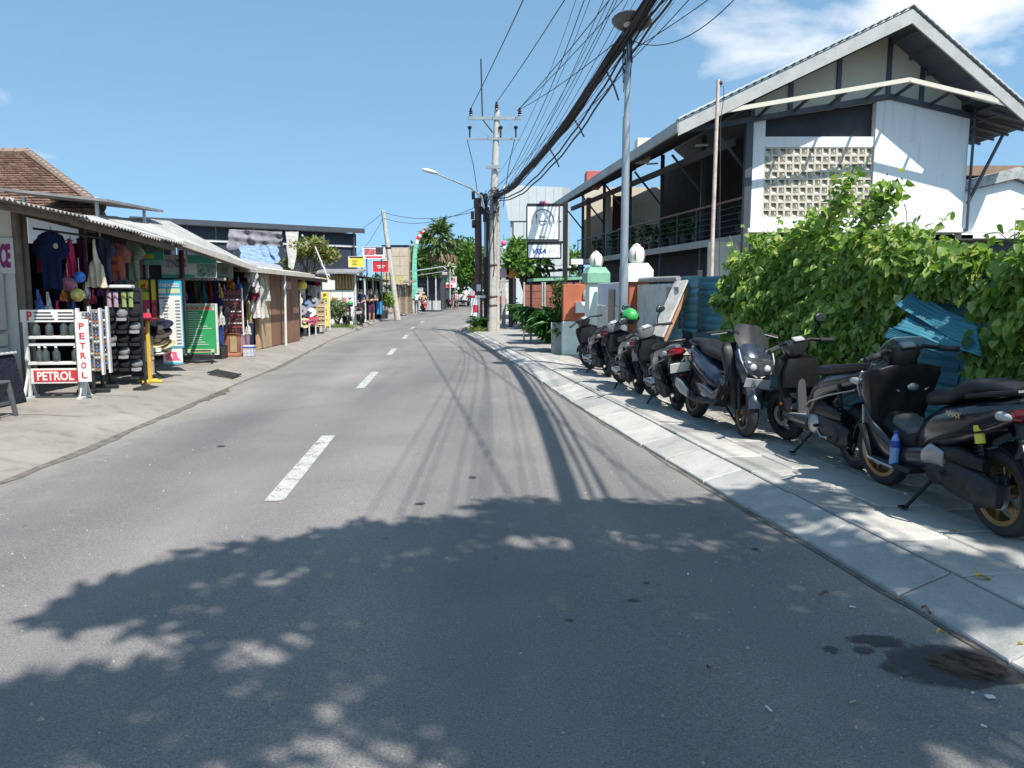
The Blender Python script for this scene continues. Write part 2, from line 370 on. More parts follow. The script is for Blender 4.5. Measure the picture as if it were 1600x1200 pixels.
def asphalt():
    m, nt, p, out = _new('asphalt'); g = nt.nodes.new('ShaderNodeNewGeometry'); vec = g.outputs['Position']
    sx = nt.nodes.new('ShaderNodeSeparateXYZ'); nt.links.new(vec, sx.inputs[0])
    # wear runs along the street: compress the texture along its direction
    mp = nt.nodes.new('ShaderNodeMapping'); mp.inputs['Rotation'].default_value = (0, 0, -.12); mp.inputs['Scale'].default_value = (1.0, .12, 1)
    nt.links.new(vec, mp.inputs[0])
    lanes = _noise(nt, mp.outputs[0], .75, 4, .5)
    base = _ramp(nt, lanes, [(.28, (.150, .146, .143)), (.5, (.196, .186, .177)), (.72, (.240, .224, .208))])
    big = _noise(nt, vec, .55, 5, .6, .3)
    base = _mix(nt, 1.0, base, _ramp(nt, big, [(.28, (.80, .81, .83)), (.72, (1.14, 1.11, 1.08))]), 'MULTIPLY')
    grain = _noise(nt, vec, 105, 3, .75)
    base = _mix(nt, 1.0, base, _ramp(nt, grain, [(.3, (.55, .55, .56)), (.5, (1, 1, 1)), (.7, (1.45, 1.43, 1.40))]), 'MULTIPLY')
    vo = nt.nodes.new('ShaderNodeTexVoronoi'); vo.inputs['Scale'].default_value = 48; nt.links.new(vec, vo.inputs['Vector'])
    st = _ramp(nt, vo.outputs['Distance'], [(.08, (2.1, 2.05, 1.95)), (.2, (1, 1, 1))])
    vr = nt.nodes.new('ShaderNodeTexVoronoi'); vr.inputs['Scale'].default_value = 48; nt.links.new(vec, vr.inputs['Vector'])
    base = _mix(nt, _ramp(nt, vr.outputs['Color'], [(.68, (0, 0, 0)), (.72, (1, 1, 1))]), base, _mix(nt, 1.0, base, st, 'MULTIPLY'))
    spots = _noise(nt, vec, 7, 6, .7, .6)
    base = _mix(nt, _ramp(nt, spots, [(.64, (0, 0, 0)), (.72, (.55, .55, .55))]), base, (.06, .058, .056))
    pits = _noise(nt, vec, 38, 4, .8); base = _mix(nt, _ramp(nt, pits, [(.62, (0, 0, 0)), (.70, (.6, .6, .6))]), base, (.05, .048, .046))
    rp = nt.nodes.new('ShaderNodeTexVoronoi'); rp.inputs['Scale'].default_value = .16; rp.distance = 'CHEBYCHEV'; nt.links.new(mp.outputs[0], rp.inputs['Vector'])
    base = _mix(nt, 1.0, base, _ramp(nt, rp.outputs['Color'], [(.2, (.90, .90, .91)), (.5, (1, 1, 1)), (.8, (1.08, 1.07, 1.05))]), 'MULTIPLY')
    pale = _noise(nt, vec, 2.7, 6, .68, .8)
    base = _mix(nt, _ramp(nt, pale, [(.62, (0, 0, 0)), (.76, (.4, .4, .4))]), base, (.30, .29, .27))
    # fine meandering cracks
    vc = nt.nodes.new('ShaderNodeTexVoronoi'); vc.feature = 'DISTANCE_TO_EDGE'; vc.inputs['Scale'].default_value = .42
    wp = _noise(nt, vec, 1.6, 4); wv = nt.nodes.new('ShaderNodeVectorMath'); wv.operation = 'ADD'; nt.links.new(vec, wv.inputs[0]); nt.links.new(wp, wv.inputs[1])
    nt.links.new(wv.outputs[0], vc.inputs['Vector'])
    ck = _ramp(nt, vc.outputs['Distance'], [(.0, (.1, .1, .1)), (.004, (0, 0, 0))])
    base = _mix(nt, ck, base, (.05, .05, .05))
    at_ = nt.nodes.new('ShaderNodeAttribute'); at_.attribute_name = 'across'
    edge = _ramp(nt, at_.outputs['Fac'], [(0, (1, 1, 1)), (.075, (.25, .25, .25)), (.16, (0, 0, 0)), (.93, (0, 0, 0)), (.985, (.45, .45, .45)), (1, (.8, .8, .8))])
    dust = _ramp(nt, _noise(nt, vec, 1.9, 7, .7, .4), [(.36, (0, 0, 0)), (.66, (.9, .9, .9))])
    base = _mix(nt, _mix(nt, 1.0, edge, dust, 'MULTIPLY'), base, (.30, .275, .235))
    trk = _ramp(nt, at_.outputs['Fac'], [(.12, (1, 1, 1)), (.22, (.90, .90, .91)), (.33, (1.02, 1.02, 1.02)), (.46, (.93, .93, .94)), (.56, (1.06, 1.05, 1.04)), (.70, (.94, .94, .95)), (.80, (1.07, 1.06, 1.04)), (.9, (1, 1, 1))])
    base = _mix(nt, 1.0, base, trk, 'MULTIPLY')
    nt.links.new(base, p.inputs['Base Color']); p.inputs['Roughness'].default_value = .82; p.inputs['Specular IOR Level'].default_value = .35
    h = _mix(nt, .5, grain, vo.outputs['Distance']); _bump(nt, p, h, .55, .006)
    return m
M_ASPH = asphalt()
def concrete(name, col, dirt=.35, scale=1.3, streak=0):
    m, nt, p, out = _new(name); g = nt.nodes.new('ShaderNodeNewGeometry'); vec = g.outputs['Position']
    f = _noise(nt, vec, scale, 7, .62, .2)
    c = _ramp(nt, f, [(.28, tuple(x * .78 for x in col)), (.5, col), (.74, tuple(min(1, x * 1.16) for x in col))])
    d = _noise(nt, vec, scale * 3.1, 8, .7, .5)
    c = _mix(nt, _ramp(nt, d, [(.5, (0, 0, 0)), (.75, (dirt, dirt, dirt))]), c, tuple(x * .42 for x in col))
    sp = _noise(nt, vec, 90, 3, .7)
    c = _mix(nt, 1.0, c, _ramp(nt, sp, [(.3, (.8, .8, .8)), (.6, (1.05, 1.05, 1.05))]), 'MULTIPLY')
    io = nt.nodes.new('ShaderNodeObjectInfo')
    c = _mix(nt, 1.0, c, _ramp(nt, io.outputs['Random'], [(0, (.76, .77, .78)), (1, (1.14, 1.12, 1.09))]), 'MULTIPLY')
    nt.links.new(c, p.inputs['Base Color']); p.inputs['Roughness'].default_value = .85; p.inputs['Specular IOR Level'].default_value = .3
    h = sp
    if streak:
        mp = nt.nodes.new('ShaderNodeMapping'); mp.inputs['Rotation'].default_value = (0, 0, -.145); mp.inputs['Scale'].default_value = (1, .05, 1); nt.links.new(vec, mp.inputs[0])
        wv = _noise(nt, mp.outputs[0], 22, 3, .6); h = _mix(nt, .7, sp, wv)
        c = _mix(nt, 1.0, c, _ramp(nt, wv, [(.36, (.66, .66, .67)), (.5, (1, 1, 1))]), 'MULTIPLY'); nt.links.new(c, p.inputs['Base Color'])
    _bump(nt, p, h, .35, .008)
    MATS[name] = m; return m
M_KERB = concrete('kerb_concrete', (.42, .41, .385), .5); M_SLAB = concrete('slab_concrete', (.42, .405, .375), .5); M_PAVER = concrete('ribbed_paver', (.37, .35, .315), .5, streak=1)
M_PAVL = concrete('cast_pavement', (.245, .228, .205), .7, .9); M_BED = concrete('bedding', (.05, .047, .04))
M_DIRT = mat('soil', (.16, .13, .09), .95, .3, 1.5, .4, 12, dirt=.4)

g_ = MB(); g_.add([(-700, -120, -.1), (700, -120, -.1), (700, 900, -.1), (-700, 900, -.1)], [(0, 1, 2, 3)]); struct('ground', g_, M_DIRT)
ys = sorted(set(list(np.linspace(-14, 40, 55)) + list(np.linspace(40, 150, 45))))
rd = MB(); W = 14
rd.grid(lambda a, b: ((lambda y: (XL(y) - .06 + (XR(y) - XL(y) + .12) * a, y, .022 * math.sin(PI * a)))(ys[int(round(b * (len(ys) - 1)))])), W, len(ys) - 1)
road = struct('road', rd, M_ASPH)
av = road.data.attributes.new('across', 'FLOAT', 'POINT'); av.data.foreach_set('value', [i / W for j in range(len(ys)) for i in range(W + 1)])
def roadz(x, y):
    a = (x - XL(y) + .06) / (XR(y) - XL(y) + .12); return .022 * math.sin(PI * max(0, min(1, a)))

# painted lines: worn paint on the asphalt
def paint_mat(name, wear):
    m, nt, p, out = _new(name); g = nt.nodes.new('ShaderNodeNewGeometry'); vec = g.outputs['Position']
    f = _noise(nt, vec, 55, 5, .75); f2 = _noise(nt, vec, 6, 5, .7)
    k = _ramp(nt, _mix(nt, .45, f, f2), [(wear - .06, (1, 1, 1)), (wear + .04, (0, 0, 0))])
    c = _mix(nt, f, (.40, .39, .365), (.46, .45, .43)); nt.links.new(c, p.inputs['Base Color']); nt.links.new(k, p.inputs['Alpha']); p.inputs['Roughness'].default_value = .8
    _bump(nt, p, f, .4, .005); return m
M_LINE = paint_mat('worn_line_paint', .57); M_LINE2 = paint_mat('very_worn_line_paint', .44)
def strip(name, a, b, w, m, n=8, lift=.005):
    a, b = Vector((a[0], a[1], 0)), Vector((b[0], b[1], 0)); d = (b - a).normalized(); q = Vector((d.y, -d.x, 0)) * w / 2
    s = MB()
    def fn(i, j):
        p = a.lerp(b, j) + q * (2 * i - 1); return (p.x, p.y, roadz(p.x, p.y) + lift)
    s.grid(fn, 1, n); return obj(name, s, m, road)
for a, b in [((-1.83, 5.75), (-2.06, 8.5)), ((-2.57, 12.9), (-2.80, 15.65)), ((-3.22, 20.1), (-3.44, 22.5)), ((-3.86, 27.4), (-4.1, 30.0)), ((-4.6, 35), (-4.8, 37.6)), ((-5.1, 43), (-5.25, 46))]:
    strip('lane_marking', a, b, .15, M_LINE)
el = [gr(u, v) for u, v in ((-60, 838), (30, 790), (150, 722), (235, 676), (300, 650), (345, 626), (400, 601), (440, 581), (480, 562))]
for i in range(0, len(el) - 1):
    if i in (1, ): continue
    strip('edge_line', el[i], el[i].lerp(el[i + 1], .62), .1, M_LINE2)

# oil and wet stains on the asphalt
def stain_mat(name, c, rough, top):
    m, nt, p, out = _new(name); tcn = nt.nodes.new('ShaderNodeTexCoord'); g = nt.nodes.new('ShaderNodeNewGeometry')
    vm = nt.nodes.new('ShaderNodeVectorMath'); vm.operation = 'DISTANCE'; vm.inputs[1].default_value = (.5, .5, 0); sx = nt.nodes.new('ShaderNodeVectorMath'); sx.operation = 'MULTIPLY'; sx.inputs[1].default_value = (1, 1, 0)
    nt.links.new(tcn.outputs['Generated'], sx.inputs[0]); nt.links.new(sx.outputs[0], vm.inputs[0])
    n = _noise(nt, g.outputs['Position'], 22, 7, .7, .8); ad = nt.nodes.new('ShaderNodeMath'); ad.operation = 'MULTIPLY_ADD'; ad.inputs[1].default_value = .42; nt.links.new(n, ad.inputs[0]); nt.links.new(vm.outputs['Value'], ad.inputs[2])
    a = _ramp(nt, ad.outputs[0], [(.38, (top, top, top)), (.60, (top * .75,) * 3), (.70, (0, 0, 0))])
    nt.links.new(a, p.inputs['Alpha']); nt.links.new(_ramp(nt, n, [(.3, tuple(x * .6 for x in c)), (.7, tuple(x * 1.5 for x in c))]), p.inputs['Base Color']); p.inputs['Roughness'].default_value = rough
    _bump(nt, p, n, .3, .01); return m
M_OIL = stain_mat('oil_stain', (.010, .009, .010), .1, .97); M_DAMP = stain_mat('damp_stain', (.035, .034, .034), .6, .88)
def stain(c, rx, ry, seed, m, parent=road, lift=.006, n=40, rag=.22):
    g = np.random.default_rng(seed); ph = g.uniform(0, 6.28, 6); s = MB(); vs = []
    for i in range(n):
        t = 2 * PI * i / n; k = 1 + sum(rag / (j + 1) ** .8 * math.sin((j + 2) * t + ph[j]) for j in range(6)) * .6
        x, y = c[0] + rx * k * math.cos(t), c[1] + ry * k * math.sin(t); vs.append((x, y, roadz(x, y) + lift if parent is road else c[2] + lift))
    s.add(vs, [tuple(range(n))]); return obj('oil_stain', s, m, parent)
p = gr(1500, 1040); stain((p.x, p.y), .36, .23, 3, M_DAMP); stain((p.x + .03, p.y - .02), .2, .13, 5, M_OIL, lift=.01)
p = gr(1370, 1003); stain((p.x, p.y), .12, .075, 8, M_DAMP, rag=.35); p = gr(1350, 1019); stain((p.x, p.y), .06, .035, 9, M_DAMP, rag=.35); p = gr(1298, 1019); stain((p.x, p.y), .035, .04, 10, M_DAMP, rag=.35)
for u, v, r in ((990, 943, .03), (657, 792, .05), (738, 750, .05), (890, 975, .02), (1010, 915, .02), (345, 700, .06), (1180, 860, .025)):
    p = gr(u, v); stain((p.x, p.y), r, r * .7, int(u), M_DAMP, rag=.4)
M_TRACK = mat('gutter_mud', (.10, .085, .068), .95, .4, 5, .4, 30)
for u0, v0, u1, v1, w in ((272, 636, 350, 604, .34), (100, 706, 250, 650, .12), (425, 567, 470, 552, .3)):
    a, b = gr(u0, v0), gr(u1, v1); d = (b - a); s = MB(); vs = []; n = 26; gg = np.random.default_rng(int(u0))
    for i in range(n + 1):
        q = a.lerp(b, i / n); k = w * max(0, math.sin(PI * i / n)) ** .6 * gg.uniform(.55, 1.1); vs += [(q.x - .02, q.y, .006), (q.x + k, q.y, roadz(q.x + k, q.y) + .006)]
    s.add(vs, [(2 * i, 2 * i + 1, 2 * i + 3, 2 * i + 2) for i in range(n)]); obj('mud_patch', s, M_TRACK, road)

# dirt gathered in the gutters
M_GUT = mat('gutter_dirt', (.12, .107, .09), .95, .45, 7, .5, 40, dirt=.5, dcol=(.2, .18, .15))
for sd in (-1, 1):
    gg = np.random.default_rng(40 + sd); vs = []; yv = np.arange(1.5, 46, .16); k = .03
    for y in yv:
        k = max(.006, min(.13 if sd < 0 else .05, k + gg.normal(0, .018 if sd < 0 else .009)))
        x0 = XL(y) + .0 if sd < 0 else XR(y) + .01; x1 = XL(y) + k if sd < 0 else XR(y) - k; a_, b_ = (x0, x1) if sd < 0 else (x1, x0)
        vs += [(a_, y, roadz(a_, y) + (.016 if sd < 0 else .005)), (b_, y, roadz(b_, y) + .005)]
    s = MB(); s.add(vs, [(2 * i, 2 * i + 1, 2 * i + 3, 2 * i + 2) for i in range(len(yv) - 1)]); obj('gutter_dirt', s, M_GUT, road)
# left pavement: cast concrete with a sloping apron down to the road
pl = MB(); yl = [y for y in ys]
prof = lambda y: [(XL(y) + .03, -.02), (XL(y), .012), (XKL(y) + .1, ZL - .03), (XKL(y), ZL - .006), (XKL(y) - .25, ZL), (-9.5 if y < 60 else XKL(y) - 2.5, ZL + .01), (-40, ZL + .01)]
rows = [prof(y) for y in yl]; k = len(rows[0])
pl.add([(x, yl[i], z) for i, r in enumerate(rows) for (x, z) in r], [(i * k + j, i * k + j + 1, (i + 1) * k + j + 1, (i + 1) * k + j) for i in range(len(yl) - 1) for j in range(k - 1)])
pav_l = struct('pavement_left', pl, M_PAVL, smooth='all')
M_JOINT = mat('joint_dark', (.11, .10, .085), .95, .3, 8, .2)
M_STEEL_D = mat('dark_grating', (.06, .058, .055), .6, .3, 9, .2, metal=.6)
# cracks and expansion joints across it, and iron drain gratings at the gutter
for y in (7.3, 9.1, 10.9, 12.7, 14.6, 16.6, 18.8, 21.2, 23.8, 26.6, 30, 34):
    s = MB(); a = Vector((XKL(y) + .06, y, ZL - .012)); b = Vector((-7.6, y + .35, ZL + .012)); n = 12; vs = []
    for i in range(n + 1):
        q = a.lerp(b, i / n); j = .02 * math.sin(i * 1.9 + y); zq = ZL + .007 if i > 2 else ZL + .004; vs += [(q.x, q.y + j, zq), (q.x, q.y + j + .016, zq)]
    s.add(vs, [(2 * i, 2 * i + 1, 2 * i + 3, 2 * i + 2) for i in range(n)]); obj('pavement_joint', s, M_JOINT, pav_l)
for u, v in ((351, 586), (243, 612)):
    c = gr(u, v, .1); s = MB()
    for i in range(9): s.box(-.2, .2, -.26 + i * .06, -.225 + i * .06, 0, .022)
    s.box(-.23, -.2, -.28, .28, 0, .026); s.box(.2, .23, -.28, .28, 0, .026)
    obj('drain_grating', s, M_STEEL_D, pav_l, loc=(c.x, c.y, .118), rot=(0, .2, .05))

# right pavement: kerb stones, slabs, ribbed pavers on a bed
pr = MB()
prof = lambda y: [(XR(y), -.03), (XKR(y) + .02, ZP - .03), (max(LINE_X(y) + .5, XKR(y) + 1), ZP - .03), (26, ZP - .03)]
rows = [prof(y) for y in ys if y > -14]; yy = [y for y in ys if y > -14]; k = 4
pr.add([(x, yy[i], z) for i, r in enumerate(rows) for (x, z) in r], [(i * k + j, i * k + j + 1, (i + 1) * k + j + 1, (i + 1) * k + j) for i in range(len(yy) - 1) for j in range(k - 1)])
pav_r = struct('pavement_right', pr, M_BED)
def quad_slab(name, c4, z4, th, m, bev=.008, parent=None):
    """one paving piece with a small worn chamfer, from four plan corners and heights"""
    c = [Vector((x, y, z)) for (x, y), z in zip(c4, z4)]; cen = sum(c, Vector()) / 4
    inn = [p + (cen - p).normalized() * bev * 1.6 for p in c]; low = [p - Vector((0, 0, bev)) for p in c]; bot = [p - Vector((0, 0, th)) for p in c]
    s = MB(); s.add(inn + low + bot, [(0, 1, 2, 3)] + [(i + 4, (i + 1) % 4 + 4, (i + 1) % 4, i) for i in range(4)] + [(i + 8, (i + 1) % 4 + 8, (i + 1) % 4 + 4, i + 4) for i in range(4)])
    return obj(name, s, m, parent)
y = -1.0; i = 0
while y < 60:
    L = .82 + .1 * math.sin(i * 2.3); y1 = y + L; gp = .012; sk = .10
    if y1 < 33 or y > 36.5:
        t = random.uniform(-.006, .006)
        jt = lambda: random.uniform(-.010, .010); quad_slab('kerb_stone', [(XR(y) + .004 + jt(), y + gp), (XKR(y), y + gp + sk), (XKR(y1), y1 + sk), (XR(y1) + .004 + jt(), y1)], [.028 + t, ZP - .01 + t, ZP - .01 - t, .028 - t], .1, M_KERB, parent=pav_r)
    y = y1; i += 1
rowsp = [(0, .40, .60, M_SLAB), (.40, .80, .60, M_SLAB), (.80, 1.06, .44, M_PAVER), (1.06, 1.32, .44, M_PAVER), (1.32, 1.58, .44, M_PAVER), (1.58, 1.84, .44, M_PAVER), (1.84, 2.1, .44, M_PAVER)]
for r, (a, b, L, m) in enumerate(rowsp):
    y = 2.6 + .13 * r; lim = 19 if r < 2 else 11.5
    while y < lim:
        y1 = y + L; g = .015; t = random.uniform(-.005, .006)
        if XKR(y) + b < LINE_F(y) + .2:
            quad_slab('paving_slab' if r < 2 else 'paving_block', [(XKR(y) + a + g, y + g + .11), (XKR(y) + b, y + g + .11 + (b - a) * .14), (XKR(y1) + b, y1 + .11 + (b - a) * .14), (XKR(y1) + a + g, y1 + .11)], [ZP + t, ZP + random.uniform(-.003, .004), ZP - t, ZP], .05, m, .009, pav_r)
        y = y1
# beyond the laid pieces that can be told apart: one paved surface
s = MB(); yv = [18.9 + i * 1.5 for i in range(30)]
s.add([q for y in yv for q in ((XKR(y) + .01, y, ZP), (XKR(y) + 4.5, y, ZP))], [(2 * i, 2 * i + 1, 2 * i + 3, 2 * i + 2) for i in range(len(yv) - 1)]); obj('paved_surface', s, M_SLAB, pav_r)
s = MB(); yv = [11.3 + i * .6 for i in range(14)]
s.add([q for y in yv for q in ((XKR(y) + .81, y, ZP - .006), (LINE_X(y) + .6, y, ZP - .006))], [(2 * i, 2 * i + 1, 2 * i + 3, 2 * i + 2) for i in range(len(yv) - 1)]); obj('paved_surface', s, M_PAVER, pav_r)
# weeds along the fence foot
M_WEED = leaf_mat('weed_leaf', [(.10, .17, .03), (.17, .26, .05), (.25, .30, .08)], .3)
P = [(LINE_F(y) - .05 + random.gauss(0, .09), y, ZP + .02 + abs(random.gauss(0, .05))) for y in np.random.default_rng(3).uniform(5.8, 9.2, 420)]
w_ = leaves('weeds', P, M_WEED, None, .11, 'long', droop=-.4); w_['kind'] = 'stuff'; tag(w_, 'fresh green weeds growing along the foot of the blue fence', 'weeds')
# ================================================================ RIGHT SIDE: RESTAURANT BUILDING
def white_wall():
    m, nt, p, out = _new('white_render'); g = nt.nodes.new('ShaderNodeNewGeometry'); v = g.outputs['Position']
    c = _ramp(nt, _noise(nt, v, .8, 5), [(.3, (.76, .765, .76)), (.7, (.82, .82, .81))])
    mp = nt.nodes.new('ShaderNodeMapping'); mp.inputs['Scale'].default_value = (1, 1, .06); nt.links.new(v, mp.inputs[0])
    st = _noise(nt, mp.outputs[0], 7, 6, .7); c = _mix(nt, _ramp(nt, st, [(.54, (0, 0, 0)), (.75, (.38, .38, .38))]), c, (.36, .35, .32))
    gm = _noise(nt, v, 3, 7, .7, .5); c = _mix(nt, _ramp(nt, gm, [(.58, (0, 0, 0)), (.76, (.3, .3, .3))]), c, (.40, .39, .36))
    nt.links.new(c, p.inputs['Base Color']); p.inputs['Roughness'].default_value = .8; _bump(nt, p, _noise(nt, v, 14, 5), .18, .02); return m
M_WHITE = white_wall()
M_CREAM = mat('cream_panel', (.62, .57, .46), .8, .06, .7, .1, 30, dirt=.2, dcol=(.35, .32, .27))
M_BLOCK = mat('breeze_block', (.62, .57, .47), .85, .1, 5, .2, 40, dirt=.25, dcol=(.25, .22, .18))
M_GREY = mat('fascia_grey', (.42, .42, .40), .65, .1, 2, .1, 40, dirt=.3, dcol=(.16, .155, .15))
M_STEEL = mat('dark_steel', (.065, .072, .085), .5, .12, 3, .05, 40, metal=.3)
M_BLUEGREY = mat('bluegrey_soffit', (.10, .115, .14), .7, .1, 2, .05)
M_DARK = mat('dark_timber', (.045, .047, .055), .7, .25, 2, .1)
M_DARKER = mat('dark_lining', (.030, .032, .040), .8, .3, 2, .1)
M_TILE = mat('grey_roof_tile', (.50, .52, .50), .75, .15, 3, .15, 40, dirt=.3, dcol=(.2, .2, .19))
M_IVORY = mat('ivory_beam', (.62, .58, .47), .6, .06, 2, .05)
M_REDRAIL = mat('brown_handrail', (.20, .085, .06), .5, .15, 4, .05)
M_GLASS = mat('dark_glass', (.03, .04, .05), .08, .1, 2, 0, spec=.8)
M_WOOD = mat('pale_timber', (.42, .25, .14), .65, .2, 5, .15, 60)
M_MAROON = mat('maroon_door', (.12, .03, .035), .5, .15, 3, .05)
B = thing('restaurant_building', 'two-storey restaurant with white block-screen wall and grey gabled roof behind the hedge', 'building', (0, 0, 0))
YW = 20.0; GX = 9.42
# front wall around the screen panel: pieces butted end to end
w = MB()
w.prism([(6.1, 3.28), (6.4, 3.28), (6.4, 5.98), (6.1, 5.93)], YW, YW + .22)
w.prism([(6.4, 3.28), (9.16, 3.28), (9.16, 3.55), (6.4, 3.55)], YW, YW + .22)
w.prism([(6.4, 5.3), (9.16, 5.3), (9.16, 5.56), (6.4, 5.56)], YW, YW + .22)
obj('front_wall', w, M_WHITE, B)
w = MB(); w.prism([(9.16, 3.28), (11.52, 3.28), (11.52, 6.02), (9.5, 6.46), (9.16, 6.40)], YW - .04, YW + .22); obj('plain_wall', w, M_WHITE, B)
w = MB(); w.box(6.02, 11.6, YW - .07, YW + .22, 3.17, 3.278, .01); obj('floor_ledge', w, M_WHITE, B)
w = MB(); w.prism([(6.4, 5.56), (9.16, 5.56), (9.16, 6.40), (6.4, 5.98)], YW + .19, YW + .24); obj('opening_shade_sheet', w, M_DARKER, B)  # solid near-black sheet painting the shade inside the triangular opening
# breeze blocks: 15 x 9, two patterns of baffle alternating
bw, bh = (9.15 - 6.41) / 15, (5.295 - 3.555) / 9
def block(kind):
    s = MB(); t = .022; X, Z = bw / 2 - .0015, bh / 2 - .0015
    s.box(-X, X, 0, .16, Z - t, Z); s.box(-X, X, 0, .16, -Z, -Z + t); s.box(-X, -X + t, 0, .16, -Z + t, Z - t); s.box(X - t, X, 0, .16, -Z + t, Z - t)
    x, z = X - t, Z - t
    if kind == 0: s.add([(-x, .02, -z), (x, .02, -z), (x, .15, z), (-x, .02, .25 * z), (-x, .15, z), (x, .15, -z)], [(0, 1, 2), (0, 2, 3), (3, 2, 4), (1, 5, 2)])
    else: s.add([(-x, .15, -z), (x, .02, -z), (x, .02, z), (-.1 * x, .02, z), (-x, .15, z)], [(0, 1, 3), (1, 2, 3), (0, 3, 4)])
    s.mesh('breeze_block'); return s
blk = None
for q in (0, 1):
    first = None
    for r in range(9):
        for c in range(15):
            if (r + c) % 2 != q: continue
            loc = (6.41 + (c + .5) * bw, YW + .015, 3.555 + (r + .5) * bh)
            if first is None: first = obj('breeze_block', block(q), M_BLOCK, B, loc=loc); b0 = first
            else:
                o = first.copy(); COL.objects.link(o); o.parent = B; o.location = loc
w = MB(); w.box(6.4, 9.16, YW + .6, YW + .64, 3.3, 5.3); obj('screen_backing', w, M_CREAM, B)
# gable infill above the canopy: cream boards between dark studs, set back under the roof
zl = lambda x: 8.02 - (GX - x) * .472 if x < GX else 8.02 - (x - GX) * .80
xs = [6.1, 7.05, 8.25, 9.5, 10.35, 11.45]
for i in range(5):
    a, b = xs[i] + .055, xs[i + 1] - .055; w = MB()
    top = [(b, zl(b)), (GX, 8.02), (a, zl(a))] if a < GX < b else [(b, zl(b)), (a, zl(a))]
    lowa = 5.93 + (a - 6.1) * .155 if a < 9.5 else 6.46 - (a - 9.5) * .22; lowb = 5.93 + (b - 6.1) * .155 if b < 9.5 else 6.46 - (b - 9.5) * .22
    w.prism([(a, lowa + .02), (b, lowb + .02)] + top, YW + .15, YW + .2); obj('gable_panel', w, M_CREAM, B)
for x in xs:
    w = MB(); w.box(x - .055, x + .055, YW + .1, YW + .22, 5.95 + (.155 * (x - 6.1) if x < 9.5 else .53 - .22 * (x - 9.5)), zl(x)); obj('gable_stud', w, M_STEEL, B)
# canopy frame in front of the wall: open rafters carrying an ivory beam
def canopy_z(x): return 6.0 + (x - 6.1) * .165 if x < 9.45 else 6.55 - (x - 9.45) * .23
for a, b in ((4.3, 9.45), (9.45, 11.6)):
    w = MB(); w.beam((a, YW - .05, canopy_z(a) - .02), (b, YW - .05, canopy_z(b) - .02), .08, .13); obj('wall_rafter', w, M_STEEL, B)
    w = MB(); w.beam((a, YW - 1.02, canopy_z(a) + .12), (b, YW - 1.02, canopy_z(b) + .12), .07, .1); obj('canopy_beam', w, M_IVORY, B)
for x in (6.2, 7.1, 8.0, 8.9, 9.6, 10.5):
    w = MB(); w.beam((x, YW - .98, canopy_z(x) + .1), (x, YW, canopy_z(x) + .02), .05, .07); obj('canopy_purlin', w, M_STEEL, B)
w = MB(); w.beam((11.0, YW - 1.0, canopy_z(11.0) + .14), (12.9, YW - 1.0, canopy_z(11) - .34), .1, .16); obj('canopy_fascia', w, M_GREY, B)
w = MB(); w.slab(lambda a, b: (11.55 + 1.35 * a, YW - 1 + 3.2 * b, canopy_z(11.55) - .33 * a * .95 + .06), 1, 1, .05); obj('side_awning', w, M_DARK, B)
for i in range(5):
    w = MB(); w.beam((11.6, YW - .7 + .6 * i, canopy_z(11.6) - .03), (12.85, YW - .7 + .6 * i, canopy_z(11.6) - .36), .05, .06); obj('awning_rafter', w, M_BLUEGREY, B)
w = MB(); w.beam((11.62, YW, 3.9), (12.4, YW, 5.6), .06); obj('awning_brace', w, M_STEEL, B)
# corner column, downpipe and posts
w = MB(); w.box(5.9, 6.08, YW - .05, YW + .13, .1, 6.0, .01); obj('corner_column', w, M_STEEL, B)
w = MB(); w.tube([(11.6, YW - .12, 6.2), (11.58, YW - .12, 4.4), (11.58, YW - .12, 3.2)], .035, 8); obj('downpipe', w, M_STEEL, B, True)
# main roof: slopes drawn along the street to the far end
def roof_pt(a, y):   # a: -1 left eave .. 0 ridge .. 1 right eave ; shifts with the street line
    sh = -.125 * (y - 19)
    if a < 0: return Vector((GX + 5.45 * a + sh, y, 8.3 + 2.59 * a))
    return Vector((GX + 2.8 * a + sh, y, 8.3 - 2.24 * a))
for nm, a in (('left', -1), ('right', 1)):
    w = MB(); w.slab(lambda i, j: roof_pt(a * i, 19 + 17 * j), 1, 1, .09); obj('roof_slope', w, M_TILE, B)
    w = MB(); w.slab(lambda i, j: roof_pt(a * (.02 + .96 * i), 19.06 + 16.8 * j) - Vector((0, 0, .13)), 1, 1, .03); obj('roof_lining', w, M_BLUEGREY, B)
    w = MB(); p0, p1 = roof_pt(0, 18.98), roof_pt(a, 18.98); w.prism([(p0.x, p0.z - .04), (p1.x, p1.z - .04), (p1.x + .0, p1.z - .34), (p0.x, p0.z - .36)], 18.93, 18.99); obj('barge_board', w, M_GREY, B)
    n = 30 if a < 0 else 20; t0 = None
    for i in range(n):
        u0 = (i + .5) / n; p = roof_pt(a * u0, 19.0); ang = math.atan2(2.59, 5.45) if a < 0 else -math.atan2(2.24, 2.8)
        if t0 is None:
            Ls = (5.45 ** 2 + 2.59 ** 2) ** .5 / n if a < 0 else (2.8 ** 2 + 2.24 ** 2) ** .5 / n
            s = MB(); R = Matrix.Rotation(.10 * (-1 if a < 0 else 1), 3, 'Y'); s.cbox((0, 0, .02), (Ls * 1.08, .26, .045), .008, R); t0 = obj('verge_tile', s, M_TILE, B, loc=p + Vector((0, .02, .03)), rot=(0, -ang, 0))
        else:
            o = t0.copy(); COL.objects.link(o); o.parent = B; o.location = p + Vector((0, .02, .03))
    for i in range(6 if a > 0 else 5):
        u0 = (i + .6) / 6; w = MB(); q = roof_pt(a * u0, 19.0); w.beam((q.x, 19.0, q.z - .2), (q.x - .15, 20.2, q.z - .2), .07, .1); obj('purlin', w, M_BLUEGREY, B)
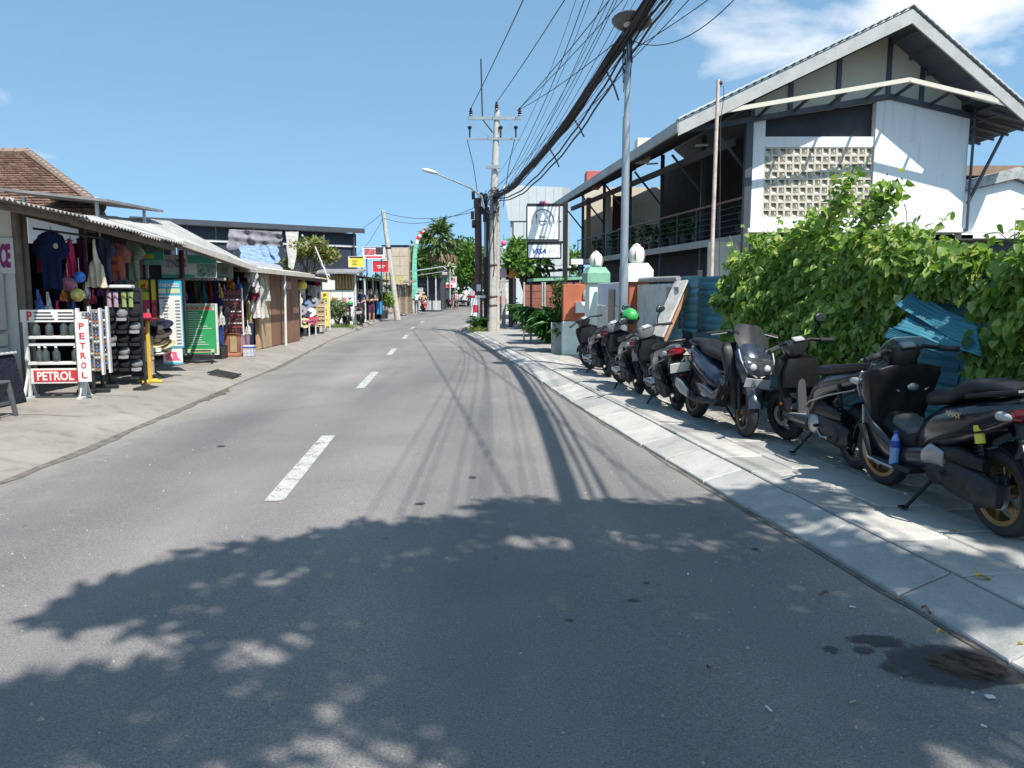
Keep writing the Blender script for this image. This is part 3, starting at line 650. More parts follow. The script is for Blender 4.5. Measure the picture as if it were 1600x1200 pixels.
e0, e1 = roof_pt(-1, 18.95), roof_pt(-1, 36)
w = MB(); w.beam(e0 + Vector((0, 0, -.12)), e1 + Vector((0, 0, -.12)), .06, .26); obj('eave_fascia', w, M_GREY, B)
for i in range(9):
    y = 20 + i * 2; q = roof_pt(-.985, y); q2 = roof_pt(-.3, y); w = MB(); w.beam(q - Vector((0, 0, .2)), q2 - Vector((0, 0, .2)), .08, .12); obj('rafter', w, M_BLUEGREY, B)
# upper terrace: deck, back wall, posts, braces
dk = lambda y: 6.2 - .19 * (y - 20.5)
w = MB(); w.prism([(dk(20.3), 20.3), (12, 20.3), (12, 37), (dk(37), 37)], 3.0, 3.14, 'xy'); obj('terrace_deck', w, M_DARK, B)
w = MB(); w.beam((dk(20.2) - .05, 20.2, 3.08), (dk(37) - .05, 37, 3.08), .06, .2); obj('deck_edge', w, M_GREY, B)
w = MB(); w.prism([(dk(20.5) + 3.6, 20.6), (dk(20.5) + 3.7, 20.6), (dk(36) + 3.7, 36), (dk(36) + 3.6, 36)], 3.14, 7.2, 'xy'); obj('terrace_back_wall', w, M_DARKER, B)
w = MB(); w.box(3.4, 8.2, 36.9, 37.0, 3.14, 6.6); obj('terrace_end_wall', w, M_CREAM, B)
M_DGREEN = mat('dark_green_board', (.035, .06, .045), .7, .2, 2, .1)
w = MB(); w.box(6.3, 8.9, 20.62, 20.68, 3.14, 5.2); obj('green_partition', w, M_DGREEN, B)
for y in (20.6, 23.6, 26.8, 30.0, 33.2, 36.4):
    x = dk(y) + .12; q = roof_pt(-.86, y)
    w = MB(); w.box(x - .06, x + .06, y - .06, y + .06, 3.14, 6.3); obj('terrace_post', w, M_STEEL, B)
    w = MB(); w.beam((x, y, 4.6), (x - .95, y, 5.75), .06); obj('eave_brace', w, M_STEEL, B)
    w = MB(); w.box(x - .05, x + .05, y - .05, y + .05, .1, 3.0); obj('lower_post', w, M_STEEL, B)
w = MB(); w.beam((dk(20.6) - .4, 20.6, 5.55), (dk(36.4) - .4, 36.4, 5.55), .1, .18); obj('tie_beam', w, M_BLUEGREY, B)
# railing
w = MB(); w.beam((dk(20.6), 20.6, 4.15), (dk(31), 31, 4.15), .06, .06); obj('handrail', w, M_REDRAIL, B)
w = MB(); w.beam((dk(31), 31, 4.12), (dk(36.8), 36.8, 4.12), .05, .05); obj('handrail', w, M_STEEL, B)
for i in range(12):
    y = 20.8 + i * 1.45; w = MB(); w.box(dk(y) - .02, dk(y) + .02, y - .02, y + .02, 3.14, 4.12); obj('railing_post', w, M_BLUEGREY, B)
for k in range(5):
    z = 3.3 + k * .165; w = MB(); w.tube([(dk(20.6), 20.6, z), (dk(36.8), 36.8, z)], .008, 5); obj('railing_wire', w, M_BLUEGREY, B)
# pale door surround at the far end and a timber post
for x, m, wd in ((4.35, M_WHITE, .22), (4.75, M_MAROON, .42), (5.18, M_WHITE, .2)):
    w = MB(); w.box(x - wd / 2, x + wd / 2, 35.3, 35.45, 3.14, 6.0); obj('door' if m is M_MAROON else 'door_pillar', w, m, B)
w = MB(); w.box(3.42, 3.62, 35.9, 36.1, 3.14, 6.0); obj('timber_post', w, M_WOOD, B)
# ground floor walls, recessed
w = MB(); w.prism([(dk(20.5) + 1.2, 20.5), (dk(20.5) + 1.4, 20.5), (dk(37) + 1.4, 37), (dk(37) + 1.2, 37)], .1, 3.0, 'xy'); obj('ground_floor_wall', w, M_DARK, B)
w = MB(); w.box(5.3, 9.0, 20.9, 21.1, .1, 3.0); obj('ground_floor_front', w, M_CREAM, B)
w = MB(); w.box(9.0, 11.5, 20.3, 20.5, .1, 3.17); obj('ground_floor_front', w, M_CREAM, B)
w = MB(); w.box(11.6, 15, 21.0, 21.2, .1, 3.0); obj('ground_floor_shutter', w, M_STEEL, B)
M_LAMP = mat('lamp_white', (.7, .72, .75), .4, .02, 1, 0)
for y, x in ((21.5, 5.0), (24.5, 4.2)):
    w = MB(); w.tube([(x, y, 5.62), (x + .35, y + .1, 5.66)], .03, 6); obj('tube_lamp', w, M_LAMP, B)
w = MB(); w.box(3.0, 3.6, 31.7, 32.6, 5.9, 6.55, .02); obj('roof_tank_box', w, mat('red_roof_box', (.42, .10, .09), .6), B)
w = MB(); w.box(4.15, 4.6, 26.2, 26.8, 6.0, 6.75, .02); obj('roof_vent', w, M_CREAM, B)
# planters and plants along the terrace
M_PLANT = leaf_mat('house_plant', [(.02, .06, .02), (.05, .12, .035), (.09, .17, .05)], .25)
M_POT = mat('dark_pot', (.04, .04, .042), .6)
pp = [(y, dk(y) + .25) for y in (21.3, 24.2, 25.1, 26.0, 26.9, 27.8, 28.8, 30.2, 32.2, 34.4)]
nth = ['nearest the white wall', 'second from the white wall', 'third from the white wall', 'fourth from the white wall', 'fifth from the white wall', 'sixth from the white wall', 'behind the lamp post', 'just beyond the lamp post', 'near the maroon door', 'at the far end']
for i, (y, x) in enumerate(pp):
    t = thing('terrace_plant', 'leafy plant in dark pot on the restaurant terrace, ' + nth[i], 'plant', (x, y, 3.14), 0, 'plants along the terrace railing')
    s = MB(); s.lathe([(.0, 0), (.13, 0), (.18, .3), (.15, .3), (.14, .26), (0, .26)], 12); obj('pot', s, M_POT, t, True)
    h = .5 + .35 * random.random()
    s = MB()
    for k in range(5):
        a = k * 1.26; s.tube([(0, 0, .25), (.06 * math.cos(a), .06 * math.sin(a), .4), (.14 * math.cos(a), .14 * math.sin(a), h)], .008, 5)
    obj('stem', s, M_PLANT, t); leaves('foliage', blob_points(110, (0, 0, .25 + h * .6), (.26, .26, h * .55), .2), M_PLANT, t, .16, 'oval')

# neighbouring annex at the right edge
M_BROWN = mat('brown_metal_roof', (.25, .16, .10), .6, .2, 2)
A = thing('white_annex', 'low white annex with weathered parapet at the right of the restaurant', 'building', (0, 0, 0))
w = MB(); w.prism([(11.75, 3.22), (14.6, 3.22), (14.6, 4.0), (13.0, 4.55), (11.75, 4.25)], 20.4, 22); obj('wall', w, M_WHITE, A)
w = MB(); w.prism([(11.7, 4.26), (13.02, 4.57), (14.8, 3.95), (14.8, 4.25), (13.05, 4.86), (11.7, 4.5)], 20.25, 22.4); obj('parapet', w, mat('mossy_concrete', (.42, .43, .42), .85, .2, 3, .3, 20, dirt=.7, dcol=(.12, .12, .11)), A)
w = MB(); w.box(11.7, 15.5, 20.3, 22, 3.05, 3.2); obj('floor_slab', w, M_WHITE, A)
w = MB(); w.slab(lambda a, b: (11.9 + 5 * a, 24 + 4 * b, 5.5 + .4 * b), 1, 1, .3); obj('rear_roof', w, M_BROWN, A)
w = MB(); w.box(11.9, 16.5, 25, 25.2, 3, 5.4); obj('rear_wall', w, M_DARK, A)

# ---------------------------------------------------------------- thin mast
t = thing('slender_mast', 'slender rusty-pink mast standing in front of the restaurant', 'pole', (4.4, 17.1, ZP))
w = MB(); w.tube([(0, 0, -.1), (0, 0, 3), (.02, 0, 6.05)], [.042, .042, .038], 10); obj('shaft', w, mat('rusty_pink', (.58, .46, .40), .7, .2, 4, .1, dirt=.4), t, True)
w = MB(); w.tube([(.05, 0, 5.9), (.14, 0, 5.92), (.14, 0, 5.6), (.10, .02, 5.2), (.2, .02, 1.0)], .008, 5); obj('cable', w, M_DARK, t)
w = MB(); w.ball((.07, 0, 5.98), .05, nu=8, nv=6); obj('pulley', w, M_MAROON, t)

# ---------------------------------------------------------------- blue corrugated fence
def fence_blue():
    m, nt, p, out = _new('blue_sheet'); g = nt.nodes.new('ShaderNodeNewGeometry'); v = g.outputs['Position']
    f = _noise(nt, v, 1.7, 6, .6, .6)
    c = _ramp(nt, f, [(.3, (.03, .15, .20)), (.55, (.045, .205, .265)), (.75, (.10, .28, .33))])
    mp = nt.nodes.new('ShaderNodeMapping'); mp.inputs['Scale'].default_value = (1.5, 1.5, .25); nt.links.new(v, mp.inputs[0])
    d = _noise(nt, mp.outputs[0], 5, 7, .7); c = _mix(nt, _ramp(nt, d, [(.52, (0, 0, 0)), (.72, (.55, .55, .55))]), c, (.11, .13, .13))
    r = _noise(nt, v, 9, 7, .75); c = _mix(nt, _ramp(nt, r, [(.66, (0, 0, 0)), (.76, (.6, .6, .6))]), c, (.16, .085, .05))
    nt.links.new(c, p.inputs['Base Color']); p.inputs['Roughness'].default_value = .55; p.inputs['Metallic'].default_value = .1
    _bump(nt, p, _noise(nt, v, 3, 3), .3, .05); return m
M_BLUE = fence_blue()
FN = thing('corrugated_fence', 'blue corrugated metal fence behind the parked scooters', 'fence', (0, 0, 0))
def ribbed(y0, y1, z0, z1, off=0.0, tilt=0.0, n=26, ribs=7, warp=.02, ph=0):
    s = MB()
    def fn(i, j):
        y = y0 + (y1 - y0) * i; z = z0 + (z1 - z0) * j; t = (j * ribs) % 1.0
        d = .022 * (1 if .25 < t < .5 else 0 if t < .15 or t > .6 else .5) + warp * math.sin(3 * y + ph) * math.sin(2.1 * z + ph)
        return (LINE_F(y) + off + d + tilt * (z - z0), y, z)
    s.grid(fn, 6, ribs * 10); return s
y = 4.2; i = 0
while y < 12.6:
    y1 = min(y + 1.22, 12.75)
    if True: obj('lower_sheet', ribbed(y, y1 + .04, .06, 1.0, off=.02 + .008 * (i % 2), ph=i), M_BLUE, FN, 'all')
    obj('upper_sheet', ribbed(y, y1 + .04, .96, 1.88 + .04 * math.sin(i * 2.1), off=.05 + .008 * (i % 2), ph=i * 1.7, tilt=.02), M_BLUE, FN, 'all'); y = y1; i += 1
for k, y in enumerate((12.2, 13.15)): obj('lower_sheet', ribbed(y, y + 1.0, .06, 1.05, off=-.34 + .02 * k, ph=3 + k), M_BLUE, FN, 'all')
obj('upper_sheet', ribbed(12.2, 12.95, 1.0, 1.9, off=-.12, ph=2.2), M_BLUE, FN, 'all')
for y in np.arange(4.3, 13, 1.7):
    w = MB(); w.box(LINE_F(y) + .1, LINE_F(y) + .17, y - .03, y + .03, 0, 2.0); obj('fence_post', w, M_DARK, FN)
# torn sheets that have come loose in the gap of the hedge
def crumple(name, c4, amp, seed, nu=18, nv=42):
    g = np.random.default_rng(seed); ph = g.uniform(0, 6, 4); c4 = [Vector(c) for c in c4]; s = MB()
    nrm = (c4[1] - c4[0]).cross(c4[3] - c4[0]).normalized()
    def fn(i, j):
        p = c4[0].lerp(c4[1], i).lerp(c4[3].lerp(c4[2], i), j); d = amp * (math.sin(3.1 * i + ph[0] + 2 * j) * math.cos(2.3 * j + ph[1]) + .5 * abs(math.sin(5 * i + ph[2] - 3 * j))) + .009 * math.sin(2 * PI * 7 * j); return p + nrm * d
    s.slab(fn, nu, nv, nrm * .006); return s
obj('torn_sheet', crumple('a', [at(1398, 480, 6.7), at(1528, 545, 5.95), at(1512, 500, 6.25), at(1425, 460, 6.95)], .03, 4), M_BLUE, FN, 'all')
obj('torn_sheet', crumple('b', [at(1395, 516, 6.5), at(1535, 560, 5.85), at(1526, 512, 6.1), at(1440, 482, 6.7)], .035, 9), M_BLUE, FN, 'all')
obj('torn_sheet', crumple('c', [at(1382, 532, 6.45), at(1475, 553, 6.0), at(1465, 540, 6.1), at(1390, 514, 6.55)], .02, 12), M_BLUE, FN, 'all')

# ---------------------------------------------------------------- vine hedges over the fence
M_VINE = leaf_mat('vine_leaf', [(.07, .14, .028), (.14, .25, .045), (.21, .34, .06), (.28, .42, .08), (.36, .47, .11), (.50, .50, .18), (.25, .38, .07), (.16, .28, .05)], .42, .4)
M_VSTEM = mat('vine_stem', (.16, .14, .06), .8)
def hedge(name, label, ya, yb, ztop, zbot, n, seed, bulge=.28, sprouts=()):
    t = thing(name, label, 'hedge', (LINE_F((ya + yb) / 2), (ya + yb) / 2, ZP)); O = Vector(t.location)
    g = np.random.default_rng(seed); P = []; N = []; T = []
    bump_ = lambda y, z: max(0, min(1, .5 + .38 * math.sin(2.3 * y + 1.7 * math.sin(2.1 * z + seed)) * math.cos(2.9 * z + 1.2 * y) + .30 * math.sin(6.1 * y + 2 * math.sin(4.3 * z)) * math.sin(7.3 * z + 1.9 * y + seed)))
    while len(P) < n:
        y = g.uniform(ya, yb); zt, zb = ztop(y), zbot(y); zt += .10 * math.sin(5.1 * y) + .06 * math.sin(11 * y + 2)
        z = zb + (zt - zb) * (1 - g.random() ** 1.0)
        f = (z - zb) / max(.05, zt - zb)
        if g.random() > min(1, .35 + 3 * f): continue
        if f > .82 and g.random() < .45: d = g.uniform(-.35, bulge * .8); z = zt - abs(g.normal(0, .06)) - .25 * max(0, abs(d) - .1)
        else: d = bulge * (.25 + .75 * math.sin(PI * min(1, .25 + .7 * f))) * (.15 + 1.15 * bump_(y, z)) + g.normal(0, .05)
        if d > .06 and bump_(y, z) < .3 and g.random() < .55: continue
        x = LINE_F(y) - d; P.append((x - O.x, y - O.y, z - O.z)); up = f ** 2
        N.append((-.8 + .3 * up, -.35, .5 + .9 * up)); T.append((-.35, -.25, -.9 + .5 * up))
    S = MB()
    for (y0, z0, y1, z1) in sprouts:
        pts = []
        for k in range(9):
            f = k / 8; y = y0 + (y1 - y0) * f + .04 * math.sin(5 * f); z = z0 + (z1 - z0) * f; pts.append((LINE_F(y) - .05 - O.x + .1 * f, y - O.y, z - O.z))
        S.tube(pts, [.014 - .001 * k for k in range(9)], 5)
        for k in range(130):
            f = g.random(); q = Vector(pts[0]).lerp(Vector(pts[-1]), f); r_ = .17 * (1 - .55 * f)
            P.append((q.x + g.normal(0, r_ * .7), q.y + g.normal(0, r_ * .7), q.z + g.normal(0, .05))); N.append((-.5, -.5, .6)); T.append((g.normal(0, .8), g.normal(0, .8), -.4))
    for k in range(14):
        y = g.uniform(ya, yb); zt, zb = ztop(y), zbot(y); S.tube([(LINE_F(y) - .05 - O.x, y - O.y, zb - O.z), (LINE_F(y) - bulge * .6 - O.x, y + .1 - O.y, (zt + zb) / 2 - O.z), (LINE_F(y) - .02 - O.x, y + .15 - O.y, zt - O.z)], .008, 5)
    for k in range(16):   # loose runners that stick out of the top
        y = g.uniform(ya, yb); zt = ztop(y); a = Vector((LINE_F(y) - .1 - O.x, y - O.y, zt - O.z)); b = a + Vector((g.normal(0, .12), g.normal(0, .2), g.uniform(.08, .3)))
        S.tube([a, a.lerp(b, .5) + Vector((0, 0, .05)), b], .004, 4)
        for q in range(5): P.append(tuple(a.lerp(b, g.random()) + Vector((g.normal(0, .02),) * 3))); N.append((-.3, -.5, .7)); T.append((g.normal(0, .7), g.normal(0, .7), -.3))
    obj('stem', S, M_VSTEM, t)
    leaves('foliage', P, M_VINE, t, .082, 'heart', np.array(N), spread=.75, tip=np.array(T), svar=.5)
    return t
def hz(us, vs):   # outline read off the photograph, turned into heights along the fence
    ys_ = [4.60 / ((u - 800) / 1200 + .145) for u in us]; zs_ = [at(u, v, y).z for u, v, y in zip(us, vs, ys_)]
    o = np.argsort(ys_); return lambda y: float(np.interp(y, np.array(ys_)[o], np.array(zs_)[o]))
hedge('vine_hedge', 'bright green vine hedge sprawling over the fence below the block-screen wall', 6.25, 10.95,
      hz([1068, 1100, 1150, 1185, 1250, 1300, 1350, 1400, 1440, 1480, 1510], [425, 405, 392, 368, 366, 372, 362, 358, 382, 402, 415]),
      hz([1068, 1108, 1114, 1130, 1200, 1290, 1350, 1380, 1400, 1470, 1510], [438, 440, 525, 545, 560, 582, 575, 520, 480, 462, 470]), 12500, 5, .34,
      sprouts=((8.7, 2.3, 8.45, 2.95), (8.75, 2.3, 8.6, 2.65), (8.0, 2.3, 7.9, 2.7), (7.95, 2.3, 7.7, 2.72), (9.3, 2.3, 9.0, 2.55)))
hedge('vine_hedge', 'dense shaded vine hedge at the right edge, beside the torn blue sheet', 4.3, 6.15,
      hz([1500, 1530, 1560, 1600, 1700, 1800], [440, 395, 370, 345, 330, 320]), hz([1500, 1525, 1600, 1700, 1800], [560, 610, 640, 660, 690]), 5200, 11, .34, sprouts=((5.75, 2.0, 5.6, 2.55),))
# ================================================================ RIGHT PAVEMENT: WALLS, PILLARS, SIGN, POLES, WIRES
M_GREENP = mat('mint_paint', (.42, .60, .46), .75, .1, 2, .1, dirt=.3, dcol=(.25, .3, .24)); M_MINT = mat('pale_mint', (.66, .74, .66), .8, .06, 2, .1, dirt=.3, dcol=(.4, .42, .37))
M_GREEND = mat('green_cap', (.18, .38, .25), .75, .15, 3, .1, dirt=.25)
M_TERRA = mat('terracotta_paint', (.42, .12, .055), .75, .15, 3, .1, dirt=.25); M_BRICKP = mat('brown_red_panel', (.28, .09, .06), .7, .2, 5, .15, 30)
M_PLAST = mat('weathered_plaster', (.62, .60, .53), .85, .1, 1.5, .25, 25, dirt=.75, dcol=(.28, .27, .24))
M_GALV = mat('galvanised_pole', (.30, .335, .36), .45, .12, 3, .05, 40, metal=.35, dirt=.2, dcol=(.25, .25, .25)); M_CONC = mat('pole_concrete', (.46, .44, .40), .85, .15, 4, .3, 30, dirt=.5, dcol=(.2, .19, .17))
M_BLACK = mat('black_metal', (.02, .021, .024), .45, .2, 4, .03, metal=.2); M_CABLE = mat('cable_black', (.018, .018, .022), .6, .2, 3, 0)
M_SIGNW = mat('sign_white', (.80, .80, .78), .45, .03, 1, 0); M_INK = mat('ink_grey', (.16, .18, .20), .6, .05, 1, 0); M_NAVY = mat('visa_blue', (.02, .05, .32), .5, .05, 1, 0)
M_BROWNPOLE = mat('red_brown_pole', (.10, .045, .04), .6, .25, 4, .1, dirt=.3); M_PINK = mat('pink_paint', (.75, .12, .22), .5)
M_PRINTK0 = mat('sign_black', (.03, .03, .035), .6); M_RED = mat('red_print', (.60, .03, .045), .5, .06, 2, 0); M_ORANGE = mat('orange_print', (.75, .25, .03), .5, .1, 8, 0); M_YEL = mat('yellow_print', (.80, .62, .06), .5, .05, 2, 0)

# --- weathered wall between the fence and the pillars
t = thing('plaster_wall', 'weathered white plaster wall with peeling grey patches beside the blue fence', 'wall', (LINE_X(13.8), 13.8, 0), math.atan(.145))
w = MB(); w.box(-.06, .06, -.9, 1.05, .05, 1.78, .01); obj('wall_panel', w, M_PLAST, t)
w = MB(); w.tube([(0, -1.0, 1.86), (0, 1.15, 1.88)], .045, 10); obj('top_pipe', w, mat('grey_pipe', (.35, .33, .31), .6, dirt=.4), t, True)
w = MB(); w.box(-.075, -.062, -.95, -.62, .9, 1.72); obj('blue_patch', w, mat('faded_bluegrey', (.22, .32, .38), .7, .2, 4, dirt=.4), t)
w = MB(); w.box(-.09, -.076, -1.25, -.66, 1.25, 1.72); obj('grey_board', w, mat('grey_board', (.34, .31, .28), .8, .15, 4, dirt=.4), t)
t = thing('leaning_board', 'long pale board leaning diagonally against the fence behind the scooters', 'board', (0, 0, 0))
w = MB(); a = Vector((1.98, 12.25, ZP)); b = Vector((2.78, 12.7, 1.82)); w.beam(a, b, .34, .035, .004, up=(-.75, -.3, .5)); obj('plank', w, mat('bleached_board', (.60, .56, .50), .8, .12, 4, .2, dirt=.4), t)
w = MB(); w.beam(a + Vector((.14, -.06, .0)), b + Vector((.14, -.06, .0)), .03, .05, 0, up=(-.75, -.3, .5)); obj('edge_batten', w, M_WOOD, t)

def pillar(label, x, y, wd, h, body, cap, side=None):
    t = thing('gate_pillar', label, 'pillar', (x, y, ZP), math.atan(.145)); s = MB(); s.box(-wd / 2, wd / 2, -wd / 2, wd / 2, -.1, h, .012); obj('shaft', s, body, t)
    s = MB(); c = wd / 2 + .06; s.lathe([(c * 1.414, h), (c * 1.414, h + .22), (c * .95, h + .36), (0, h + .36)], 4, a0=PI / 4, a1=PI / 4 + 2 * PI); obj('cap', s, cap, t)
    s = MB(); s.lathe([(.06, h + .35), (.14, h + .40), (.17, h + .52), (.13, h + .64), (.05, h + .72), (0, h + .75)], 14); f = obj('finial', s, M_MINT, t, True)
    s = MB()
    for k in range(5):
        q = k * 2 * PI / 5 + .5; s.tube([(.13 * math.cos(q), .13 * math.sin(q), h + .40), (.176 * math.cos(q), .176 * math.sin(q), h + .52), (.06 * math.cos(q), .06 * math.sin(q), h + .72)], .014, 5)
    obj('petal_rib', s, M_TERRA, f, True); return t
pillar('brown gate pillar with pale lotus finial just behind the grey lamp post', LINE_X(15.1), 15.1, .40, 1.72, M_TERRA, M_MINT)
p2 = pillar('tall mint gate pillar with green cap near the black sign post', LINE_X(18.2), 18.2, .42, 1.75, M_MINT, M_GREEND)
t = thing('boundary_wall', 'white and lilac boundary wall between the two gate pillars', 'wall', (LINE_X(16.6), 16.6, 0), math.atan(.145))
w = MB(); w.box(-.05, .05, -1.2, 1.3, .05, 1.35, .01); obj('lower_wall', w, M_PLAST, t)
w = MB(); w.box(-.04, .04, -1.2, 1.3, 1.36, 1.85, .01); obj('upper_panel', w, mat('lilac_panel', (.55, .54, .60), .7, .06, 2, dirt=.15), t)
w = MB(); w.box(-.07, -.055, -.2, .25, .3, 1.7); obj('brown_strip', w, mat('tan_board', (.30, .22, .16), .8, .2, 4, dirt=.3), t)
t = thing('terracotta_wall', 'terracotta wall section with white box and small lamp beside mint pillar', 'wall', (LINE_X(19.1) - .1, 19.1, 0), math.atan(.145))
w = MB(); w.box(-.5, .38, -.08, .08, .95, 1.85, .01); obj('upper_wall', w, M_TERRA, t); w = MB(); w.box(-.5, .38, -.1, .1, .05, .94, .01); obj('base_wall', w, M_MINT, t)
w = MB(); w.box(-.2, .3, -.2, -.085, 1.15, 1.42, .01); obj('white_box', w, M_SIGNW, t); w = MB(); w.lathe([(.03, 1.45), (.07, 1.5), (.06, 1.66), (.02, 1.74)], 10, (.05, -.14, 0)); obj('lamp', w, M_PLAST, t, True)
t = thing('brown_gate', 'reddish brown slatted double gate with grey frame under the white signs', 'gate', (LINE_X(24.3) - .12, 24.3, ZP), math.atan(.145))
for k in range(2):
    x0 = -.62 + k * .66
    for j in range(7):
        w = MB(); w.box(x0 + .05, x0 + .57, -.02, .02, .28 + j * .215, .28 + j * .215 + .205, .006); obj('board', w, M_BRICKP, t)
    for x in (x0, x0 + .58):
        w = MB(); w.box(x, x + .05, -.035, .035, 0, 1.86, .005); obj('frame_post', w, M_GREY, t)
w = MB(); w.box(.75, 1.35, -.02, .05, 0, 1.85); obj('side_leaf', w, M_BRICKP, t); w = MB(); w.cbox((.0, -.04, 1.0), (.03, .03, .16), .005); obj('handle', w, M_BLACK, t)
t = thing('gate_canopy', 'small green-edged canopy with hanging lamps over the brown gate', 'canopy', (LINE_X(22.6) - .2, 22.6, 0), math.atan(.145))
w = MB(); w.slab(lambda a, b: (-.6 + 1.5 * a, -.5 + 1.1 * b, 2.05 + .06 * a), 1, 1, .08); obj('canopy_sheet', w, M_GREEND, t)
for x, y in ((-.5, .5), (.8, .5)):
    w = MB(); w.box(x - .03, x + .03, y - .03, y + .03, ZP, 1.97); obj('canopy_post', w, M_STEEL, t)
M_BULB = mat('frosted_bulb', (.7, .7, .66), .3, .02, 1, 0)
for k in range(7):
    w = MB(); x = -.55 + k * .2; w.ball((x, -.52, 2.42 - .1 * math.sin(k * .52)), .035, nu=8, nv=6); obj('bulb', w, M_BULB, t, True)
w = MB(); w.tube([(-.7, -.52, 2.5), (0, -.52, 2.40), (.9, -.52, 2.52)], .007, 4); obj('lamp_string', w, M_CABLE, t)
t = thing('concrete_planter', 'tall square concrete planter with slim shrub beside black sign post', 'planter', (1.18, 19.55, ZP))
w = MB(); w.lathe([(.0, .0), (.24, 0), (.28, .78), (.24, .78), (.22, .72), (0, .72)], 4, a0=PI / 4, a1=PI / 4 + 2 * PI); obj('box', w, mat('planter_concrete', (.42, .41, .39), .9, .12, 4, .3, dirt=.4), t)
M_SHRUB = leaf_mat('shrub_leaf', [(.03, .075, .02), (.06, .13, .03), (.12, .19, .05)], .3); M_BARK = mat('bark', (.16, .12, .085), .9, .3, 8, .5, 25)
w = MB(); w.tube([(0, 0, .7), (.02, 0, 1.2), (0, .02, 1.75)], [.02, .015, .008], 6); obj('stem', w, M_BARK, t)
leaves('foliage', np.concatenate([blob_points(420, (0, 0, 1.45), (.24, .24, .48), .2), blob_points(90, (-.02, -.05, .9), (.2, .2, .18), .3)]), M_SHRUB, t, .09)

# --- hanging sign on a black post
t = thing('sign_post', 'black post carrying the white restaurant sign and the card sign', 'sign', (1.36, 19.9, ZP))
w = MB(); w.box(-.06, .06, -.06, .06, -.1, 3.82, .006); obj('post', w, M_BLACK, t)
for z in (3.74, 2.80):
    w = MB(); w.box(-.98, -.06, -.03, .03, z - .03, z + .03); obj('arm', w, M_BLACK, t)
def board(x0, x1, z0, z1, nm):
    w = MB(); w.box(x0, x1, -.07, .07, z0, z1, .012); f = obj(nm, w, M_BLACK, t); w = MB(); w.box(x0 + .035, x1 - .035, -.08, .08, z0 + .035, z1 - .035); obj('panel', w, M_SIGNW, f); return f
s1 = board(-1.0, -.15, 2.84, 3.72, 'upper_sign'); s2 = board(-.98, -.1, 2.38, 2.77, 'lower_sign')
w = MB(); cx, cz = -.575, 3.31
w.tube([(cx + .28 * math.cos(q), -.084, cz + .31 * math.sin(q)) for q in np.linspace(-.12, PI + .12, 22)], .014, 5); obj('arc_mark', w, mat('soft_grey', (.16, .17, .18), .6), s1)
w = MB(); w.tube([(cx + .09 * math.cos(q), -.084, 3.33 + .10 * math.sin(q)) for q in np.linspace(PI, 2 * PI, 12)], .012, 5); w.tube([(cx - .1, -.084, 3.33), (cx + .1, -.084, 3.33)], .012, 5); obj('bowl_mark', w, M_INK, s1)
w = MB(); w.tube([(cx - .17, -.084, 3.25), (cx - .16, -.084, 3.4)], .006, 5); w.ball((cx - .16, -.084, 3.45), .025, .004, .055, 8, 6); obj('spoon_mark', w, M_INK, s1)
w = MB(); w.tube([(cx + .17, -.084, 3.22), (cx + .17, -.084, 3.42)], .006, 5)
for d in (-.02, 0, .02): w.tube([(cx + .17 + d, -.084, 3.42), (cx + .17 + d, -.084, 3.5)], .004, 4)
obj('fork_mark', w, M_INK, s1)
for i, h in enumerate((.12, .14, .12, .15, .13, .12, .14)):
    w = MB(); x = cx - .21 + i * .07; w.tube([(x, -.083, 3.10 - h / 2), (x + (.02 if i % 2 else 0), -.083, 3.10 + h / 2)], .003, 4); obj('faded_stroke', w, mat('faded_grey', (.55, .57, .58), .6), s1)
text('BALI', .18, .055, M_PRINTK0, s1, (cx, -.083, 2.93)); text('VISA', .36, .13, M_NAVY, s2, (-.66, -.083, 2.575), bold=.03, shear=.25)
w = MB(); w.tube([(-.43, -.084, 2.61), (-.39, -.084, 2.55), (-.35, -.084, 2.61), (-.31, -.084, 2.57), (-.24, -.084, 2.59)], .004, 4); obj('script_mark', w, mat('faded_blue', (.35, .42, .62), .6), s2)
w = MB(); w.ball((-.615, 0, 3.79), .055, .02, .05, 8, 6); w.ball((-.53, 0, 3.79), .055, .02, .05, 8, 6); obj('pink_bow', w, M_PINK, s1, True)
t2 = thing('camera_bracket', 'white bracket and dark lamp fixed beside the black sign post', 'lamp', (1.5, 19.8, 2.35)); w = MB(); w.box(0, .3, -.1, .1, 0, .14, .01); obj('housing', w, M_SIGNW, t2); w = MB(); w.tube([(.22, 0, 0), (.22, 0, -.3)], .04, 8); obj('arm', w, M_BLACK, t2, True)

# --- low palms by the wall
M_FROND = leaf_mat('frond', [(.025, .085, .02), (.045, .14, .035), (.08, .2, .05)], .3, .35)
def frond_bush(label, loc, r, h, n, seed, group=None, name='palm_shrub', cat='plant'):
    t = thing(name, label, cat, loc, 0, group); g = np.random.default_rng(seed); S = MB(); P = []; T = []
    for k in range(n):
        a = g.uniform(0, 2 * PI); rr = r * g.uniform(.5, 1.1); hh = h * g.uniform(.6, 1.1); pts = []
        for q in range(7):
            f = q / 6; pts.append(Vector((rr * f * math.cos(a), rr * f * math.sin(a), hh * (1.7 * f - .85 * f * f) / .85)))
        S.tube(pts, [.012 - .0014 * q for q in range(7)], 5)
        for q in range(2, 7):
            d = (pts[q] - pts[q - 1]).normalized(); sd = d.cross(Vector((0, 0, 1))).normalized()
            for e in range(4):
                f = e / 4; b = pts[q - 1].lerp(pts[q], f)
                for sg in (-1, 1): P.append(tuple(b)); T.append(tuple(d * .6 + sd * sg * .8 - Vector((0, 0, .25))))
    obj('stem', S, M_VSTEM, t); leaves('foliage', P, M_FROND, t, h * .42, 'long', tip=np.array(T), spread=.25); return t
